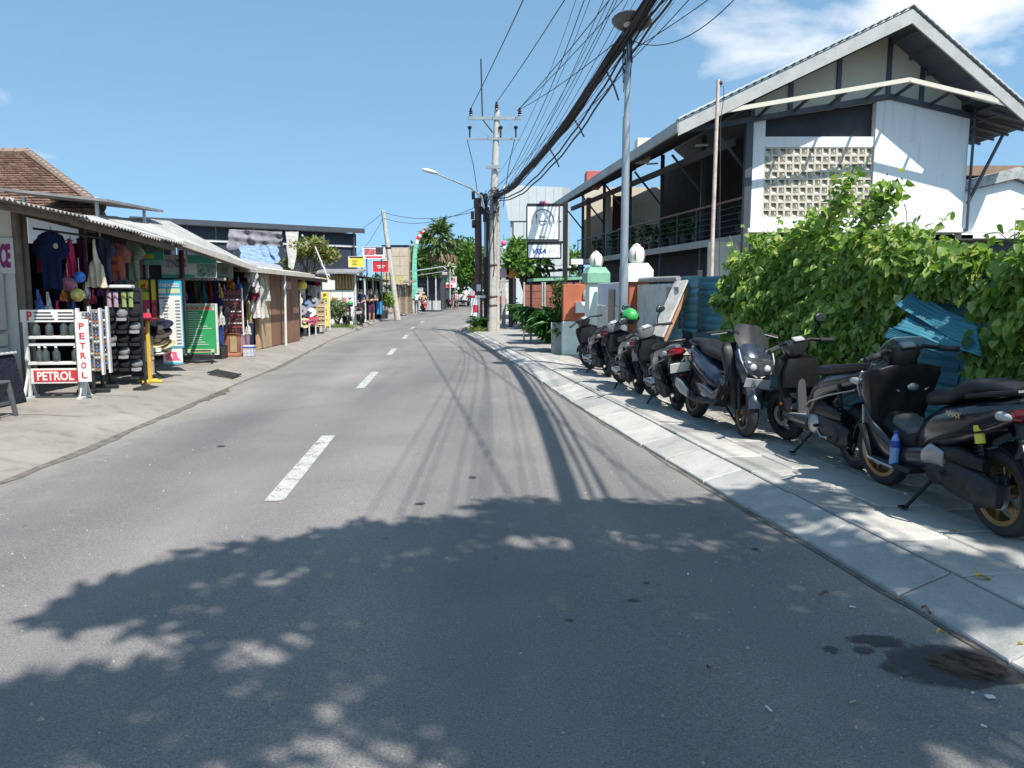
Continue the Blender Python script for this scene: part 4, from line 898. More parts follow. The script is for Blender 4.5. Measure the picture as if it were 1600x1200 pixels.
for i, (u, v, r, h, n, lb) in enumerate([(856, 549, .62, .95, 30, 'dense low palm shrub beside the concrete planter'), (842, 537, .65, 1.0, 30, 'second low palm shrub along the pavement edge, before the brown gate'), (826, 525, .7, 1.05, 28, 'low palm shrub below the brown gate'), (812, 514, .65, 1.0, 24, 'farthest low palm shrub near the black round-sign post')]):
    q = gr(u, v, ZP); frond_bush(lb, (q.x + .25, q.y, ZP), r, h, n, i + 3, 'low palm shrubs along the wall')

# --- grey street lamp
t = thing('street_lamp', 'tall grey street lamp with flat oval head on the right pavement', 'street lamp', (2.12, 14.7, ZP))
w = MB(); w.tube([(0, 0, -.1), (0, 0, 1.95), (0, 0, 2.0)], [.095, .085, .085], 14); obj('base_tube', w, M_GALV, t, True)
w = MB(); w.tube([(0, 0, 2.0), (0, 0, 4.75)], [.075, .07], 14); obj('middle_tube', w, M_GALV, t, True); w = MB(); w.tube([(0, 0, 4.75), (.02, 0, 6.2)], [.05, .04], 12); obj('top_tube', w, M_GALV, t, True)
w = MB(); w.tube([(.02, 0, 6.15), (.02, -.05, 6.24), (.03, -.2, 6.30)], .035, 8); obj('bracket', w, M_GALV, t, True)
w = MB(); w.M = Matrix.Translation((.02, -.3, 6.33)) @ Matrix.Rotation(.10, 4, 'Y') @ Matrix.Rotation(-.1, 4, 'X'); w.ball((0, 0, 0), .36, .42, .075, 18, 8); hd = obj('lamp_head', w, mat('lamp_grey', (.12, .125, .135), .4, .1, 3, 0, metal=.3), t, True)
w = MB(); w.M = Matrix.Translation((.03, -.32, 6.275)); w.ball((0, 0, 0), .16, .19, .05, 14, 6); obj('lens', w, mat('lens_cream', (.5, .5, .42), .2, .05, 3, 0), hd, True)
w = MB()
for k in range(9): a = k * .7; w.tube([(.07 * math.cos(a), .07 * math.sin(a), 6.2), (.09 * math.cos(a + .5), .09 * math.sin(a + .5), 5.7), (.07 * math.cos(a + 1), .07 * math.sin(a + 1), 4.9 + .15 * k)], .009, 4)
obj('cable_tangle', w, M_CABLE, t)

# --- concrete power pole with cross-arms, insulators and a lamp arm
PX, PY = -.80, 31.0
t = thing('power_pole', 'tall concrete power pole with steel cross-arms and insulators', 'power pole', (PX, PY, ZP))
w = MB(); w.tube([(0, 0, -.1), (.05, 0, 4.5), (.22, 0, 8.6)], [.2, .16, .11], 14); obj('shaft', w, M_CONC, t, True)
w = MB(); w.box(-.9, 1.15, -.15, -.07, 8.23, 8.35); obj('upper_crossarm', w, M_GALV, t); w = MB(); w.box(-.95, 1.1, -.15, -.07, 7.47, 7.55); obj('lower_crossarm', w, M_GALV, t)
ins = [(-.8, 8.37), (.2, 8.59), (1.1, 8.37)]
for x, z in ins:
    w = MB(); w.lathe([(.02, z), (.07, z + .02), (.05, z + .07), (.085, z + .1), (.05, z + .15), (.08, z + .19), (.04, z + .24), (.05, z + .3), (0, z + .33)], 10, (x, -.11, 0)); obj('insulator', w, mat('brown_porcelain', (.045, .025, .022), .25, .1, 3, 0), t, True)
for x, h in ((-.85, .42), (.95, .42), (.36, .4)):
    w = MB(); w.lathe([(.04, 7.55), (.03, 7.59), (.035, 7.87), (.08, 7.91), (.09, 7.97), (.02, 8.01)], 8, (x, -.11, 0)); obj('fuse', w, M_BLACK, t, True)
w = MB(); w.tube([(-.4, -.12, 10.5), (-.35, -.12, 8.25), (.05, -.12, 7.75)], .03, 6); obj('lightning_rod', w, M_BLACK, t)
for x0, x1 in ((-.95, -.3), (.9, .3)):
    w = MB(); w.beam((x0, -.11, 8.2), (x1 * .5 + .1, -.11, 7.55), .03); obj('arm_brace', w, M_GALV, t)
    w = MB(); w.tube([(x0, -.13, 7.47), (x0 * .75, -.1, 6.5), (x0 * .5, -.1, 4.9)], .015, 5); obj('drop_cable', w, M_CABLE, t)
w = MB(); w.tube([(-.3, -.15, 4.85), (-.4, -.2, 5.3), (-.8, -.4, 5.6), (-2.15, -.8, 6.1)], [.04, .04, .035, .03], 8); obj('lamp_arm', w, M_GALV, t, True)
w = MB(); w.M = Matrix.Translation((-2.35, -.88, 6.16)) @ Matrix.Rotation(.25, 4, 'Y'); w.ball((0, 0, 0), .32, .12, .08, 14, 8); obj('lamp_head', w, mat('lamp_pale', (.62, .63, .62), .5), t, True)
w = MB(); w.box(-.22, .34, -.24, -.2, 6.35, 6.5, .01); obj('bracket_plate', w, M_GALV, t)
g = np.random.default_rng(4); w = MB()
for k in range(26):
    a = g.uniform(0, 6.28); z0 = g.uniform(4.4, 5.6); pts = [(.2 * math.cos(a + .35 * q) * (1 + .5 * g.random()), .2 * math.sin(a + .35 * q) * (1 + .3 * g.random()), z0 + .09 * math.sin(q * 1.3 + k)) for q in range(8)]; w.tube(pts, .016, 4)
for k in range(7):
    a = g.uniform(2, 5); w.tube([(.2 * math.cos(a), .2 * math.sin(a), 4.9), (.21 * math.cos(a + .2), .21 * math.sin(a + .2), 2.5), (.22 * math.cos(a), .22 * math.sin(a), .4 + .3 * k)], .016, 4)
obj('cable_tangle', w, M_CABLE, t)
for z in (1.35, 1.0, 2.6):
    w = MB(); w.lathe([(.2, z), (.215, z + .02), (.215, z + .06), (.2, z + .08)], 14); obj('band', w, M_BROWNPOLE, t, True)
t = thing('brown_pole', 'red-brown timber pole with cable boxes next to the concrete power pole', 'pole', (-1.38, 32.2, ZP))
w = MB(); w.tube([(0, 0, -.1), (-.02, 0, 5.4)], [.16, .14], 12); obj('shaft', w, M_BROWNPOLE, t, True)
for k, (x, z) in enumerate(((-.2, 5.5), (-.12, 5.15), (.12, 5.45), (-.24, 4.7), (.14, 4.9), (-.2, 4.35))):
    w = MB(); w.tube([(x, -.12, z - .16), (x, -.12, z + .16)], .07, 8); obj('cable_box', w, M_BLACK, t, True)
w = MB(); w.cbox((0, -.16, 1.75), (.18, .02, .28)); obj('paper_notice', w, M_SIGNW, t)
t = thing('black_pole', 'thin black pole wedged between the brown pole and the power pole', 'pole', (-1.08, 31.7, ZP)); w = MB(); w.tube([(0, 0, -.1), (.0, 0, 3.0)], .085, 10); obj('lower_shaft', w, M_BLACK, t, True); w = MB(); w.tube([(0, 0, 3), (0, 0, 4.4)], .06, 10); obj('pale_shaft', w, M_GALV, t, True); w = MB(); w.tube([(0, 0, 4.4), (0, 0, 5.5)], .1, 10); obj('upper_shaft', w, M_BLACK, t, True)
t = thing('wooden_prop', 'rough pale timber prop leaning against the power pole', 'pole', (-.62, 31.35, ZP)); w = MB(); w.tube([(0, 0, -.1), (.02, .2, 2.5), (.06, 0, 5.2)], [.13, .11, .09], 9); obj('shaft', w, M_CONC, t, True)
t = thing('notice_board', 'small white and red notice board tied to the poles by the road', 'sign', (-1.5, 31.6, ZP)); w = MB(); w.box(-.18, .2, -.03, 0, .35, 1.32, .005); obj('panel', w, M_SIGNW, t); w = MB(); w.box(-.1, .12, -.036, -.031, .75, 1.05); obj('red_print', w, M_RED, t); w = MB(); w.box(-.02, .04, -.036, -.031, .42, .6); obj('red_mark', w, M_RED, t); w = MB(); w.box(-.35, .42, -.03, 0, 1.34, 1.44); obj('top_board', w, M_SIGNW, t); w = MB(); w.box(-.35, .0, -.036, -.031, 1.35, 1.43); obj('red_strip', w, M_RED, t); w = MB(); w.box(-.02, .02, .0, .03, 0, 1.34); obj('stake', w, M_WOOD, t)
frond_bush('small strappy plant growing at the foot of the power pole', (-1.3, 31.3, ZP), .5, .55, 16, 21)
P = [(random.uniform(-1.75, -1.0), random.uniform(30.6, 32), ZP + .03) for k in range(240)]; w_ = leaves('grass_tuft', P, M_WEED, None, .22, 'long', droop=-.7); w_['kind'] = 'stuff'; tag(w_, 'short grass around the base of the power pole', 'grass')
for i, (x, y, h, m, lb) in enumerate([(-.05, 33.2, 2.9, M_BLACK, 'black square post below the round signs on the right pavement'), (.05, 38, 2.6, M_BROWNPOLE, 'brown post farther along the right pavement'), (-.4, 36.5, 3.6, M_CONC, 'pale post beyond the power pole')]):
    t = thing('pavement_post', lb, 'post', (x, y, ZP)); w = MB(); w.box(-.1, .1, -.1, .1, -.1, h, .01); obj('shaft', w, m, t); w = MB(); w.box(-.16, .16, -.16, .16, 0, .08, .01); obj('base_plate', w, M_CONC, t)
for i, (u, m, lb) in enumerate([(787, mat('pinkish_white', (.66, .50, .52), .5), 'round pinkish white sign near the frangipani tree'), (800, M_ORANGE, 'round orange lantern sign near the frangipani tree')]):
    c = at(u, 425, 33.0); t = thing('round_sign', lb, 'sign', c); w = MB(); w.lathe([(0, -.05), (.24, -.05), (.26, 0), (.24, .05), (0, .05)], 18, axis='y'); obj('disc', w, m, t, True); w = MB(); w.tube([(0, .05, .2), (.15, .1, .45)], .02, 5); obj('hanger', w, M_BLACK, t)

# --- cables
def sag(a, b, s, n=18, jx=0, jz=0, ph=0):
    a, b = Vector(a), Vector(b); return [a.lerp(b, i / n) + Vector((jx * math.sin(ph + 7 * i / n), 0, -s * 4 * (i / n) * (1 - i / n) + jz * math.sin(ph * 1.7 + 9 * i / n))) for i in range(n + 1)]
for (x, z), end, lb in zip(ins, ((4.6, -9, 9.2), (5.9, -9, 9.3), (6.9, -9, 9.2)), ('leftmost', 'middle', 'rightmost')):
    w = MB(); w.tube(sag((PX + x, PY - .11, z + .42), end, .55, 26), .014, 5); tag(obj('power_line', w, M_CABLE), 'overhead power line running from the %s insulator towards the viewer' % lb, 'power line', 'power lines on the insulators')
for k, (dx, e) in enumerate(((.35, 7.4), (.5, 8.0))):
    w = MB(); w.tube(sag((PX + 1.0, PY - .1, 8.7), (e, -9, 9.0 - .4 * k), .7 + .6 * k, 26), .012, 5); tag(obj('power_line', w, M_CABLE), ('upper' if k == 0 else 'lower') + ' of two thin lines leaving the rightmost insulator', 'power line', 'thin lines leaving the rightmost insulator')
bd = thing('cable_bundle', 'thick tangled bundle of black cables slung from the power pole past the street lamp', 'cable bundle', (PX, PY, 0)); O = Vector((PX, PY, 0))
path = [Vector(p) for p in ((PX + .1, PY, 5.45), (.02, 27.5, 5.35), (.62, 23.5, 5.45), (1.2, 20, 5.68), (1.68, 17, 6.0), (2.08, 14.75, 6.32), (2.33, 12.3, 6.4), (2.45, 8, 6.05), (2.55, 3, 6.0), (2.7, -8, 6.4))]
def smooth_path(ps, n=5):
    out = []
    for i in range(len(ps) - 1):
        p0, p1, p2, p3 = ps[max(i - 1, 0)], ps[i], ps[i + 1], ps[min(i + 2, len(ps) - 1)]
        for k in range(n):
            t = k / n; out.append(.5 * ((2 * p1) + (p2 - p0) * t + (2 * p0 - 5 * p1 + 4 * p2 - p3) * t * t + (3 * p1 - p0 - 3 * p2 + p3) * t ** 3))
    return out + [ps[-1]]
sp = smooth_path(path); g = np.random.default_rng(9)
for k in range(24):
    r0 = .085 * math.sqrt(g.random()); a0 = g.uniform(0, 6.28); tw = g.normal(0, .09); pts = []; dr = g.uniform(0, .06)
    for i, p in enumerate(sp):
        a = a0 + tw * i; pts.append(p - O + Vector((r0 * math.cos(a), 0, r0 * math.sin(a) * 1.3 - dr * math.sin(.35 * i + a0) ** 2)))
    w = MB(); w.tube(pts, .012 + .010 * g.random(), 5); obj('cable', w, M_CABLE, bd)
for k in range(2):
    pts = [p - O + Vector((.14 + .08 * k, 0, -.10 - .08 * k - .22 * math.sin(PI * min(1, i / 24)) + .02 * math.sin(i * 1.7))) for i, p in enumerate(sp)]; w = MB(); w.tube(pts, .022, 6); obj('hanging_cable', w, M_CABLE, bd)
for k, (i, L) in enumerate(((22, .45), (13, .35), (17, .3))):
    p = sp[i] - O; w = MB(); w.tube([p, p + Vector((.2, 0, -.15 - L * .5)), p + Vector((.3, 0, -.2 - L))], .02, 5); obj('loose_end', w, M_CABLE, bd)
ORD = 'first second third fourth fifth sixth seventh eighth ninth tenth eleventh twelfth thirteenth fourteenth fifteenth'.split()
for k in range(15):
    a = Vector((PX + random.uniform(-.1, .2), PY, random.uniform(4.9, 5.9))); f = k / 14
    m1 = at(905 + 150 * f + random.uniform(-6, 6), 0, 12.5 + 3.0 * random.random()); e = m1 + Vector((.35 + .4 * f, -14, .3))
    w = MB(); w.tube(smooth_path([a, a.lerp(m1, .5) - Vector((0, 0, random.uniform(.15, .65))), m1, e], 8), .005 + .003 * random.random(), 5); tag(obj('overhead_wire', w, M_CABLE), '%s of the thin black wires fanning up from the power pole, counted from the left' % ORD[k], 'wire', 'thin wires fanning out above the bundle')
for k, (u0, v0, y0, u1, v1, y1, s, lb) in enumerate([(985, 62, 14.6, 1165, -20, 11, .35, 'wire sagging in a curve from the lamp top to the right sky'), (985, 80, 14.6, 1120, -10, 12, .02, 'straight wire from the lamp top rising over the restaurant'), (988, 92, 14.6, 1085, -10, 12, .02, 'lower straight wire rising from the lamp top to the right'), (978, 110, 14.6, 775, 305, 31, .1, 'single wire from the lamp pole down to the power pole')]):
    w = MB(); w.tube(sag(at(u0, v0, y0), at(u1, v1, y1), s), .008, 5); tag(obj('overhead_wire', w, M_CABLE), lb, 'wire')
for k, (p1, s, lb) in enumerate([((-7.8, 47.3, 6.55), .35, 'upper wire from the brown pole to the leaning pole at the left'), ((-7.75, 47.3, 6.2), .5, 'lower wire from the brown pole to the leaning pole at the left'), ((-15.5, 62, 5.6), .5, 'upper wire from the leaning pole down behind the dark shed'), ((-14.0, 66, 4.6), .6, 'lower wire from the leaning pole down behind the dark shed')]):
    w = MB(); w.tube(sag((-1.4, 32.1, 5.0 + .2 * k) if k < 2 else (-7.8, 47.3, 6.5 - .3 * (k - 2)), p1, s), .013, 5); tag(obj('overhead_wire', w, M_CABLE), lb, 'wire')

# --- trees and buildings beyond on the right
M_FRANG = leaf_mat('frangipani_leaf', [(.05, .13, .03), (.10, .22, .05), (.17, .31, .08), (.24, .36, .12)], .35)
t = tree('frangipani_tree', 'leafy frangipani tree beside the white signs', (.55, 33.5, ZP), 1.6, (0, 0, 2.95), (1.05, 1.05, 1.15), 2600, .30, M_FRANG, M_BARK, clumps=18, seed=4, r0=.09, cr=.34)
c = at(787, 380, 32.3); t = thing('paper_lantern', 'small red paper lantern hanging in the frangipani tree', 'lantern', c); w = MB(); w.ball((0, 0, 0), .11, .11, .12, 12, 8); obj('shade', w, M_PINK, t, True); w = MB(); w.tube([(0, 0, .12), (0, 0, .35)], .008, 4); obj('string', w, M_CABLE, t); w = MB(); w.ball((.02, 0, -.2), .09, .09, .08, 10, 6); obj('tassel', w, M_SIGNW, t, True)
t = thing('white_cladding_building', 'white clad building rising behind the frangipani tree', 'building', (0, 0, 0))
M_CLAD = mat('white_cladding', (.50, .53, .53), .6, .04, 1, .05, dirt=.12)
for k in range(7):
    w = MB(); x0 = -.55 + k * .5; w.prism([(x0 + (.35 if k == 0 else 0) , 5.9), (x0 + .49, 5.9), (x0 + .49, 7.95 - .02 * k), (x0, 7.97 - .02 * k)], 46, 46.15); obj('cladding_panel', w, M_CLAD, t)
for k in range(5):
    w = MB(); x0 = .1 + k * .6; w.box(x0, x0 + .58, 46.05, 46.2, .1, 5.86); obj('lower_panel', w, M_CLAD, t)
w = MB(); w.box(-.1, 3.4, 46.2, 52, .1, 7.85); obj('core_wall', w, M_GREY, t)
t = thing('maroon_shop', 'dark maroon shopfront beyond the black post on the right', 'shop', (0, 0, 0)); w = MB(); w.box(.62, 3, 34.6, 36.4, ZP, 2.4); obj('wall', w, M_MAROON, t); w = MB(); w.slab(lambda a, b: (.2 + 3 * a, 34.0 + 3 * b, 2.6 + .2 * a), 1, 1, .06); obj('roof', w, M_DARK, t); w = MB(); w.box(.1, .18, 33.9, 33.95, .8, 2.3); obj('cyan_banner', w, mat('cyan_cloth', (.05, .45, .55), .7), t)
t = thing('white_rear_wall', 'pale wall closing the right pavement in the distance', 'wall', (0, 0, 0)); w = MB(); w.box(-.9, 2.5, 60, 60.2, 0, 2.6, .01); obj('wall_panel', w, M_PLAST, t); w = MB(); w.box(-.95, 2.5, 59.95, 60.25, 2.6, 2.72, .01); obj('coping', w, M_CONC, t)
# ================================================================ SCOOTERS
M_TYRE = mat('tyre_rubber', (.022, .022, .023), .85, .2, 6, .3, 80, dirt=.3, dcol=(.09, .085, .075))
M_GOLD = mat('bronze_rim', (.30, .20, .09), .35, .1, 4, 0, metal=.75); M_RIMB = mat('black_rim', (.03, .03, .032), .4, .1, 4, 0, metal=.3); M_ALLOY = mat('alloy', (.42, .42, .41), .4, .15, 6, .1, metal=.7)
M_SEATV = mat('seat_vinyl', (.014, .014, .016), .5, .15, 4, .25, 140, spec=.35); M_PLBLK = mat('black_plastic', (.010, .010, .011), .42, .2, 5, .1, 120, dirt=.25, dcol=(.035, .034, .032), spec=.28)
M_ENG = mat('engine_grey', (.035, .035, .037), .5, .3, 8, .3, 40, metal=.35, dirt=.4, dcol=(.06, .055, .05), spec=.3); M_RLENS = mat('red_lens', (.22, .008, .012), .12, .1, 6, 0, spec=.7); M_CLENS = mat('clear_lens', (.50, .50, .50), .1, .15, 8, 0, spec=.7); M_OLENS = mat('amber_lens', (.7, .2, .02), .15)
M_PLATEW = mat('plate_white', (.72, .71, .67), .5, .05, 3, 0, dirt=.15, dcol=(.4, .38, .34)); M_PLATEB = mat('plate_black', (.025, .025, .028), .5); M_PLATEG = mat('plate_grey', (.36, .36, .36), .5, .15, 8, 0)
M_SCREEN = mat('smoked_screen', (.20, .20, .20), .25, .1, 3, 0, spec=.6); M_HEADL = mat('headlamp_glass', (.05, .055, .06), .1, .4, 14, .2, 24, spec=.6); M_MIRR = mat('mirror_glass', (.30, .36, .34), .05, .05, 2, 0, metal=.9)
P_SILV2 = mat('pale_silver_insert', (.15, .15, .15), .4, .1, 5, 0)
def paint(name, c, rough=.35): return mat(name, c, rough, .1, 3, 0, coat=.8, dirt=.18, dcol=(.05, .05, .05), spec=.4)
def wheel(root, nm, x, R, wd, rim_m, M=None, disc=True):
    def mk(): w = MB(); w.M = M; return w
    w = mk(); w.lathe([(R - .075, -wd * .42), (R - .05, -wd * .5), (R - .02, -wd * .44), (R - .004, -wd * .22), (R, 0), (R - .004, wd * .22), (R - .02, wd * .44), (R - .05, wd * .5), (R - .075, wd * .42), (R - .075, -wd * .42)], 30, (x, 0, R), 'y'); wh = obj(nm, w, M_TYRE, root, True)
    w = mk(); w.lathe([(R - .10, -wd * .38), (R - .072, -wd * .44), (R - .072, wd * .44), (R - .10, wd * .38), (R - .10, -wd * .38)], 30, (x, 0, R), 'y'); obj('rim', w, rim_m, wh, True)
    w = mk(); w.lathe([(0, -.05), (.045, -.05), (.05, 0), (.045, .05), (0, .05)], 14, (x, 0, R), 'y'); obj('hub', w, rim_m, wh, True)
    w = mk()
    for k in range(5):
        a = k * 2 * PI / 5 + .3
        for d in (-.16, .16): w.beam((x + .03 * math.cos(a), 0, R + .03 * math.sin(a)), (x + (R - .09) * math.cos(a + d), 0, R + (R - .09) * math.sin(a + d)), .03, .022, .004, up=(0, 1, 0))
    obj('spokes', w, rim_m, wh)
    if disc:
        w = mk(); w.lathe([(.06, .052), (.105, .052), (.105, .058), (.06, .058), (.06, .052)], 22, (x, 0, R), 'y'); obj('brake_disc', w, M_ALLOY, wh, 30)
        w = mk(); w.cbox((x - .06, .06, R + .09), (.07, .04, .06), .01); obj('caliper', w, M_ENG, wh)
    return wh
def scooter(label, loc, heading, kind='maxi', body=None, side=None, rim=None, lean=-.13, steer=0.0, plate='white', mirror=(True, True), screen=True, front_plate=False, group='scooters parked on the right pavement', name='scooter'):
    root = thing(name, label, 'scooter', loc, group=group, rot=(lean, 0, heading)); mx = kind == 'maxi'
    R = .275 if mx else .265; xf, xr = .66, -.64; side = side or body
    ax = Vector((.66 - .42, 0, 1.05)); dr = Vector((xf - .03, 0, R)) - ax; ST = Matrix.Translation(ax) @ Matrix.Rotation(steer, 4, -dr.normalized()) @ Matrix.Translation(-ax)
    wheel(root, 'front_wheel', xf, R, .105 if mx else .085, rim, ST); wheel(root, 'rear_wheel', xr, R, .13 if mx else .095, rim, None, disc=mx)
    def part(nm, fn, m, par=None, smooth=True, st=False):
        w = MB(); w.M = ST if st else None; fn(w); return obj(nm, w, m, par or root, smooth)
    fx = lambda x: x if (x > -.5 or not mx) else -.5 + (x + .5) * .72
    S = lambda rows: [((fx(r[0]),) + tuple(r[1:])) for r in rows]; S_ = S; S = lambda rows: [r if len(r) > 5 else (*r, 2.8, 90) if len(r) == 4 else r for r in S_(rows)]
    if mx:
        tail = [(-1.02, .82, .04, .03), (-.93, .81, .10, .07), (-.74, .76, .155, .11), (-.48, .68, .19, .15), (-.22, .60, .20, .17), (-.04, .52, .17, .16), (.1, .45, .12, .12)]
        seat = [(-.90, .92, .07, .028), (-.80, .92, .13, .045), (-.52, .915, .16, .055), (-.40, .885, .165, .07), (-.30, .83, .165, .055), (-.1, .80, .14, .06), (.07, .76, .06, .05)]
        shield = [(.52, .28, .11, .05, 4, 0), (.53, .42, .16, .06, 4, 0), (.52, .58, .21, .065, 4.5, 0), (.49, .76, .26, .07, 5, 0), (.45, .89, .285, .065, 5, 0), (.425, .945, .265, .055, 5, 0), (.41, .97, .15, .04, 4, 0)]
        nose = [(.62, .50, .05, .05, 2.4, 0), (.66, .60, .13, .10, 2.4, 0), (.66, .73, .185, .14, 2.4, 0), (.60, .86, .19, .14, 2.4, 0), (.52, .96, .15, .11, 2.4, 0), (.44, 1.03, .09, .06, 2.4, 0)]
    else:
        tail = [(-1.0, .86, .03, .02), (-.88, .83, .09, .05), (-.64, .765, .135, .085), (-.38, .70, .155, .105), (-.16, .62, .15, .12), (-.04, .52, .12, .13), (.03, .42, .09, .10)]
        seat = [(-.84, .885, .06, .025), (-.70, .875, .13, .04), (-.42, .83, .15, .05), (-.15, .80, .13, .05), (.03, .77, .05, .035)]
        shield = [(.42, .30, .12, .03, 4, 0), (.44, .44, .15, .035, 4, 0), (.47, .60, .195, .035, 4.5, 0), (.48, .76, .225, .04, 5, 0), (.465, .855, .215, .04, 5, 0), (.45, .89, .12, .035, 4, 0)]
        nose = [(.52, .46, .05, .04, 2.4, 0), (.57, .60, .13, .075, 2.4, 0), (.57, .76, .16, .085, 2.4, 0), (.51, .91, .11, .06, 2.4, 0)]
    part('tail_body', lambda w: w.loft(S(tail), 18), side); part('seat', lambda w: w.loft(S(seat), 18), M_SEATV)
    part('leg_shield', lambda w: w.loft(shield, 18), M_PLBLK); ns = part('front_cowl', lambda w: w.loft(nose, 18), body)
    part('grab_rail', lambda w: w.tube([(fx(x), y_, z_) for x, y_, z_ in ((-.5, .17, .86), (-.8, .165, .90), (-.97, .10, .92), (-1.0, 0, .925), (-.97, -.10, .92), (-.8, -.165, .90), (-.5, -.17, .86))], .017, 7), M_PLBLK)
    if mx:
        part('centre_tunnel', lambda w: w.loft(S([(-.02, .45, .13, .13), (.2, .40, .125, .13), (.4, .42, .14, .16), (.5, .46, .15, .2)]), 14), M_PLBLK)
        for sg in (1, -1):
            part('footboard', lambda w: (w.cbox((.18, .2 * sg, .285), (.5, .14, .04), .012), w.beam((.42, .2 * sg, .29), (.55, .22 * sg, .52), .13, .035, .01)), M_PLBLK, smooth=False)
            part('side_fairing', lambda w: w.loft([(-.35, .40, .015, .05, 2.5, 90, .15 * sg), (-.1, .38, .025, .08, 2.5, 90, .175 * sg), (.2, .33, .03, .07, 2.5, 90, .18 * sg), (.48, .44, .03, .1, 2.5, 90, .2 * sg), (.56, .62, .02, .08, 2.5, 90, .21 * sg)], 12), body)
    else:
        part('floorboard', lambda w: w.cbox((.18, 0, .30), (.5, .34, .055), .015), side, smooth=False)
        part('underbelly', lambda w: w.loft(S([(-.08, .26, .10, .05), (.2, .25, .11, .05), (.4, .3, .1, .06)]), 12), M_PLBLK)
        part('glove_box', lambda w: w.loft([(.40, .58, .17, .05, 3, 0), (.39, .74, .18, .05, 3, 0), (.40, .86, .13, .04, 3, 0)], 14), M_PLBLK)
    part('engine', lambda w: (w.loft([(-.34, .36, .11, .11, 3, 90), (-.05, .37, .10, .10, 3, 90), (.04, .36, .07, .07, 3, 90)], 12), w.loft([(-.76, .28, .03, .07, 3, 90, .135), (-.62, .29, .045, .11, 3, 90, .14), (-.35, .32, .05, .115, 3, 90, .14), (-.14, .34, .035, .08, 3, 90, .13)], 14)), M_ENG)
    part('air_box', lambda w: w.loft([(-.66, .45, .03, .04, 3, 90, .145), (-.45, .47, .05, .06, 3, 90, .15), (-.24, .46, .04, .05, 3, 90, .14)], 12), M_PLBLK)
    part('muffler', lambda w: w.loft([(-.05, .24, .025, .025, 2, 90, -.14), (-.35, .26, .045, .05, 2, 90, -.16), (-.6, .33, .06, .075, 2.4, 90, -.175), (-.88, .42, .055, .07, 2.4, 90, -.18)], 12), M_PLBLK)
    for sg in ((1, -1) if mx else (1,)):
        sh = part('rear_shock', lambda w: w.tube([(-.64, .14 * sg, .34), (-.56, .14 * sg, .72)], .018, 7), M_ENG)
        part('spring', lambda w: [w.lathe([(.022, 0), (.036, .008), (.022, .016)], 9, (-.64 + .08 * k / 10 + .012, .14 * sg, .40 + .024 * k)) for k in range(8)], M_PLBLK, sh)
        if mx: part('gold_canister', lambda w: w.tube([(-.60, .145 * sg, .58), (-.575, .145 * sg, .69)], .03, 9), M_YEL if rim is M_GOLD else M_ENG, sh)
    def arc(w, x, R_, a0, a1, wd, drop=.025, th=.006, n=14):
        w.slab(lambda i, j: (x + (R_ + .03 - drop * (2 * j - 1) ** 2) * math.cos(math.radians(a0 + (a1 - a0) * i)), wd * (2 * j - 1), R + (R_ + .03 - drop * (2 * j - 1) ** 2) * math.sin(math.radians(a0 + (a1 - a0) * i))), n, 6, (0, 0, -th))
    part('front_fender', lambda w: arc(w, xf, R, 12 if mx else 22, 165, .075), body, st=True)
    part('rear_fender', lambda w: arc(w, xr, R + .02, 95, 205, .085), M_PLBLK)
    for sg in (1, -1): part('fork_leg', lambda w: w.tube([(.56, .085 * sg, .66), (xf, .075 * sg, R)], [.024, .02], 8), M_ENG, st=True)
    # handlebar with grips, levers and mirrors
    hz_ = 1.06 if mx else 1.0; hx = .40 if mx else .42
    hb = part('handlebar', lambda w: w.tube([(hx - .08, .36, hz_ - .01), (hx, .16, hz_ + .03), (hx + .02, 0, hz_ - .02), (hx, -.16, hz_ + .03), (hx - .08, -.36, hz_ - .01)], .016, 8), M_PLBLK, st=True)
    part('bar_cover', lambda w: w.loft([(hx + .03, hz_ - .10, .09, .06, 2.6, 0), (hx + .03, hz_ - .02, .15 if not mx else .13, .085, 2.6, 0), (hx, hz_ + .05, .10, .055, 2.6, 0)], 14), M_PLBLK if mx else side, hb, st=True)
    part('dial', lambda w: w.cbox((hx - .035, 0, hz_ + .055), (.07, .12, .02), .008, Matrix.Rotation(-.5, 3, 'Y')), M_GLASS if mx else M_PLATEG, hb, False, True)
    for sg in (1, -1):
        part('grip', lambda w: w.tube([(hx - .045, .25 * sg, hz_ + .008), (hx - .085, .385 * sg, hz_ - .012)], .021, 9), M_TYRE, hb, st=True)
        part('lever', lambda w: w.tube([(hx + .03, .2 * sg, hz_ + .01), (hx - .0, .36 * sg, hz_ - .02)], .007, 5), M_ALLOY, hb, st=True)
        if mirror[0 if sg > 0 else 1]:
            mr = part('mirror', lambda w: (w.tube([(hx, .2 * sg, hz_ + .02), (hx + .02, .25 * sg, hz_ + .14), (hx, .30 * sg, hz_ + .19)], .008, 6), w.ball((hx + .01, .31 * sg, hz_ + .22), .025, .075, .05, 12, 8)), M_PLBLK, hb, st=True)
            part('mirror_face', lambda w: w.ball((hx - .014, .31 * sg, hz_ + .22), .006, .066, .043, 12, 6), M_MIRR, mr, st=True)
    # lights
    if mx:
        hl = part('headlight', lambda w: w.loft([(.765, .615, .03, .025, 2.6, 0), (.785, .68, .125, .04, 3, 0), (.77, .76, .165, .05, 3, 0), (.725, .82, .17, .045, 3, 0), (.69, .85, .13, .03, 3, 0)], 18), M_HEADL)
        for sg in (1, -1): part('lamp_reflector', lambda w: w.ball((.805, .075 * sg, .735), .03, .042, .04, 12, 8), M_CLENS, hl)
        for sg in (1, -1): part('light_trim', lambda w: w.tube([(.81, .02 * sg, .635), (.79, .13 * sg, .69), (.735, .185 * sg, .80), (.66, .19 * sg, .90)], .008, 6), M_CLENS, hl)
